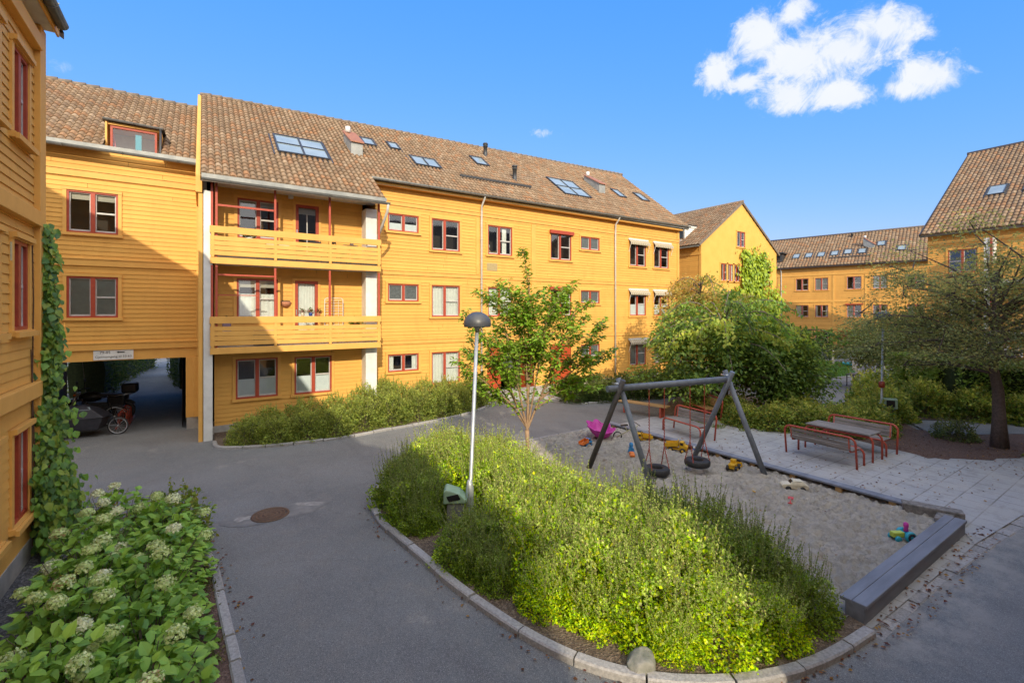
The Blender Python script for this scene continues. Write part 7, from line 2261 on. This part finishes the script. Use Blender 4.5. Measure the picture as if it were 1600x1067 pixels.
o = thing('armchair', 'beige armchair behind the person in the upper floor window', 'armchair', (11.62, 19.30, 5.75))
mb = MB(); mb.box(-.5, -.3, .2, .12, .3, .40); mb.build('seat', M['beige'], o, bevel=.05)
mb = MB(); mb.box(.14, -.32, .2, .30, .32, 1.22); mb.build('backrest', M['beige'], o, bevel=.06)
for s in (-1, 1):
    mb = MB(); mb.box(-.5, s*.36-.06, .2, .12, s*.36+.06, .6); mb.build('armrest', M['beige'], o, bevel=.04)
    for x in (-.45, .2):
        mb = MB(); mb.box(x-.03, s*.28-.03, 0, x+.03, s*.28+.03, .199); mb.build('leg', M['wood'], o)

# ================================================================== DISTANT SMALL THINGS
for k, (x, y, h, lb) in enumerate(((40.0, 15.9, 1.1, 'pale wooden stake left on the distant lawn'), (36.6, 13.2, 1.05, 'pale wooden stake nearest on the distant lawn'), (37.3, 13.6, 1.35, 'taller pale wooden stake on the distant lawn'))):
    mb = MB(); mb.obox((0, 0, h/2-.1), (.05, 0, 0), (0, .05, 0), (.03*(k-1), 0, h/2+.1)); mb.obox((0, 0, h*.72), (.09, 0, 0), (0, .055, 0), (0, 0, .02))
    o = mb.build('stake', M['sash']); o.location = (x, y, 0); tag(o, lb, 'stake')
o = thing('paddling_tub', 'shallow blue tub on the distant lawn', 'tub', (40.5, 15.0, .03))
mb = MB(); mb.lathe([(0, .02), (.42, .02), (.5, .2), (.46, .2), (.4, .05), (0, .05)], (0, 0, 0), 20); mb.build('tub', M['cyan'], o)
def garden_chair(label, loc, rz):
    o = thing('garden_chair', label, 'chair', loc, rz)
    for x in (-.22, .22):
        for y in (-.22, .22):
            mb = MB(); mb.bar((x*1.15, y*1.15, 0), (x, y, .42), .04, .04, up=(1, 0, 0)); mb.build('leg', M['white'], o)
    mb = MB(); mb.box(-.25, -.25, .42, .25, .25, .45); mb.build('seat', M['white'], o, bevel=.02)
    mb = MB()
    for k in range(5): mb.bar((-.25, -.2+.1*k, .45), (-.33, -.2+.1*k, .92), .06, .02, up=(1, 0, 0))
    mb.bar((-.33, -.25, .9), (-.33, .25, .9), .03, .06); mb.build('backrest', M['white'], o)
    for s in (-1, 1):
        mb = MB(); mb.bar((-.28, s*.27, .64), (.2, s*.27, .64), .05, .025); mb.bar((.2, s*.26, .45), (.2, s*.26, .62), .03, .03, up=(1, 0, 0)); mb.build('armrest', M['white'], o)
garden_chair('white garden chair by the path before the distant entrance, left one', (34.6, 11.2, .01), 2.2)
garden_chair('white garden chair by the path, partly behind leaves, right one', (33.6, 10.3, .01), 1.2)
o = thing('small_table', 'small dark metal table on the path left of the garden chairs', 'table', (29.6, 10.75, .01))
mb = MB(); mb.box(-.45, -.25, .60, .45, .25, .64); mb.build('tabletop', M['darkmetal'], o, bevel=.01)
for x in (-.4, .4):
    for y in (-.2, .2):
        mb = MB(); mb.box(x-.02, y-.02, 0, x+.02, y+.02, .6); mb.build('leg', M['darkmetal'], o)

# ================================================================== SKY, SUN, CAMERA
LDIR = Vector((.36, 1.0, -.54)).normalized()
elev = math.asin(-LDIR.z); rot = math.atan2(-LDIR.x, -LDIR.y)
W = bpy.data.worlds.new('World'); SC.world = W; W.use_nodes = True
nt = W.node_tree; bg = nt.nodes['Background']
sky = nt.nodes.new('ShaderNodeTexSky'); sky.sky_type = 'NISHITA'; sky.sun_disc = False
sky.sun_elevation = elev; sky.sun_rotation = rot; sky.air_density = 1.0; sky.dust_density = .6; sky.ozone_density = 2.0; sky.altitude = 100
hs = N(nt, 'ShaderNodeHueSaturation'); hs.inputs['Saturation'].default_value = 1.0; hs.inputs['Value'].default_value = 2.3
L(nt, sky.outputs[0], hs.inputs['Color'])
tc = nt.nodes.new('ShaderNodeTexCoord')
def vm(op, a, b=None):
    n_ = N(nt, 'ShaderNodeVectorMath', operation=op)
    for i, v in enumerate((a, b)):
        if v is None: continue
        if hasattr(v, 'is_output'): L(nt, v, n_.inputs[i])
        else: n_.inputs[i].default_value = v
    return n_.outputs['Value'] if op in ('DOT_PRODUCT', 'LENGTH') else n_.outputs['Vector']
def mm(op, a, b=None, clamp=False):
    n_ = N(nt, 'ShaderNodeMath', operation=op, use_clamp=clamp)
    for i, v in enumerate((a, b)):
        if v is None: continue
        if hasattr(v, 'is_output'): L(nt, v, n_.inputs[i])
        else: n_.inputs[i].default_value = v
    return n_.outputs[0]
def cloud(center, blobs, amp, scale, lo, hi, dens, tilt):
    Cv = Vector(center).normalized(); rv = Cv.cross(Vector((0, 0, 1))).normalized(); uv_ = rv.cross(Cv)
    d = tc.outputs['Generated']
    k = mm('MAXIMUM', vm('DOT_PRODUCT', d, tuple(Cv)), .001)
    p = mm('DIVIDE', vm('DOT_PRODUCT', d, tuple(rv)), k); q = mm('DIVIDE', vm('DOT_PRODUCT', d, tuple(uv_)), k)
    cb = N(nt, 'ShaderNodeCombineXYZ'); L(nt, p, cb.inputs[0]); L(nt, q, cb.inputs[1])
    m_ = None
    for (bp, bq, rp, rq) in blobs:
        mp = N(nt, 'ShaderNodeMapping', vector_type='TEXTURE')
        mp.inputs['Location'].default_value = (bp, bq, 0); mp.inputs['Scale'].default_value = (rp, rq, 1); mp.inputs['Rotation'].default_value = (0, 0, tilt)
        L(nt, cb.outputs[0], mp.inputs['Vector'])
        e = mm('SUBTRACT', 1.0, vm('LENGTH', mp.outputs[0]))
        m_ = e if m_ is None else mm('SMOOTH_MAX', m_, e)
        if hasattr(m_.node, 'inputs') and m_.node.operation == 'SMOOTH_MAX': m_.node.inputs[2].default_value = .35
    nz = N(nt, 'ShaderNodeTexNoise'); nz.inputs['Scale'].default_value = scale; nz.inputs['Detail'].default_value = 12; nz.inputs['Roughness'].default_value = .66; nz.inputs['Distortion'].default_value = 1.1
    L(nt, cb.outputs[0], nz.inputs['Vector'])
    n3 = N(nt, 'ShaderNodeTexNoise'); n3.inputs['Scale'].default_value = scale*4.2; n3.inputs['Detail'].default_value = 8; n3.inputs['Roughness'].default_value = .7; n3.inputs['Distortion'].default_value = .8
    L(nt, cb.outputs[0], n3.inputs['Vector'])
    s = mm('ADD', m_, mm('ADD', mm('MULTIPLY', mm('SUBTRACT', nz.outputs['Fac'], .5), amp), mm('MULTIPLY', mm('SUBTRACT', n3.outputs['Fac'], .5), amp*.30)))
    mr = N(nt, 'ShaderNodeMapRange', interpolation_type='SMOOTHSTEP'); mr.inputs['From Min'].default_value = lo; mr.inputs['From Max'].default_value = hi; mr.inputs['To Max'].default_value = dens
    L(nt, s, mr.inputs['Value'])
    n2 = N(nt, 'ShaderNodeTexNoise'); n2.inputs['Scale'].default_value = scale*.8; n2.inputs['Detail'].default_value = 6
    L(nt, cb.outputs[0], n2.inputs['Vector'])
    return mr.outputs[0], n2.outputs['Fac']
CL = [
    ((.8439, .3464, .4097), [(-.0944, .0657, .0369, .0341), (-.043, .081, .022, .0235), (-.0308, .0114, .0696, .0397), (.0687, .0282, .0487, .0278), (.0253, .0088, .0624, .0382), (-.0596, -.039, .0522, .0284), (.0175, -.0559, .0476, .0215), (-.163, .024, .029, .0269), (-.1177, -.0058, .0407, .0165), (.1211, -.054, .0362, .0217), (.1007, -.0669, .0282, .014)], 3.1, 15.0, -.42, .62, .97, math.radians(-15.5)),
    ((.569, .7396, .3595), [(0, 0, .0332, .0143)], 2.4, 40.0, .25, 1.1, .55, 0),
    ((-.1682, .9195, .3552), [(0, 0, .02, .014)], 2.4, 40.0, .25, 1.3, .3, .3)]
sx = N(nt, 'ShaderNodeSeparateColor'); L(nt, hs.outputs[0], sx.inputs[0])
cx = N(nt, 'ShaderNodeCombineColor')
for ch, (gain, pw) in enumerate(((.36, 1.15), (.505, .5), (1.02, .15))):      # deepen the blue of the clear sky
    v_ = mm('MULTIPLY', mm('POWER', mm('MULTIPLY', sx.outputs[ch], .15), pw), gain/.15)
    L(nt, v_, cx.inputs[ch])
col = cx.outputs[0]
# bright unseen cloud added behind the viewer to fill the shade
nb = N(nt, 'ShaderNodeTexNoise'); nb.inputs['Scale'].default_value = 2.6; nb.inputs['Detail'].default_value = 7; nb.inputs['Roughness'].default_value = .6
L(nt, tc.outputs['Generated'], nb.inputs['Vector'])
bd_ = vm('DOT_PRODUCT', tc.outputs['Generated'], (-.25, -.80, .55))
sb = mm('ADD', mm('MULTIPLY', bd_, .55), mm('SUBTRACT', nb.outputs['Fac'], .5))
mrb = N(nt, 'ShaderNodeMapRange', interpolation_type='SMOOTHSTEP'); mrb.inputs['From Min'].default_value = .12; mrb.inputs['From Max'].default_value = .30; mrb.inputs['To Max'].default_value = .95
L(nt, sb, mrb.inputs['Value'])
col = mix_col(nt, mrb.outputs[0], col, (12.8, 12.6, 12.4))
for (c_, b_, amp, sc_, lo, hi, dens, tilt) in CL:
    f, sh = cloud(c_, b_, amp, sc_, lo, hi, dens, tilt)
    wcol = mix_col(nt, sh, (5.6, 6.0, 6.7), (6.6, 6.7, 6.8))
    col = mix_col(nt, f, col, wcol)
L(nt, col, bg.inputs['Color'])
bg.inputs['Strength'].default_value = .15

sl = bpy.data.lights.new('sun', 'SUN'); sl.energy = 4.4; sl.angle = math.radians(.55); sl.color = (1.0, .875, .66)
so = bpy.data.objects.new('sun', sl); COL.objects.link(so); so.rotation_euler = LDIR.to_track_quat('-Z', 'Y').to_euler(); so.location = (0, -30, 40)

cam = bpy.data.cameras.new('camera'); cam.sensor_width = 36; cam.lens = 36*725/1600; cam.shift_y = -45.5/1600; cam.clip_end = 3000; cam.clip_start = .05
co = bpy.data.objects.new('camera', cam); COL.objects.link(co); co.location = (0, 0, 4.0); co.rotation_euler = (PI/2, 0, -math.atan2(.5538, .8327)); SC.camera = co
SC.render.engine = 'CYCLES'
SC.view_settings.view_transform = 'Standard'; SC.view_settings.look = 'None'; SC.view_settings.exposure = 0; SC.view_settings.gamma = 1
SC.cycles.max_bounces = 6; SC.cycles.diffuse_bounces = 3; SC.cycles.glossy_bounces = 3; SC.cycles.transmission_bounces = 4; SC.cycles.transparent_max_bounces = 12
SC.cycles.use_denoising = True
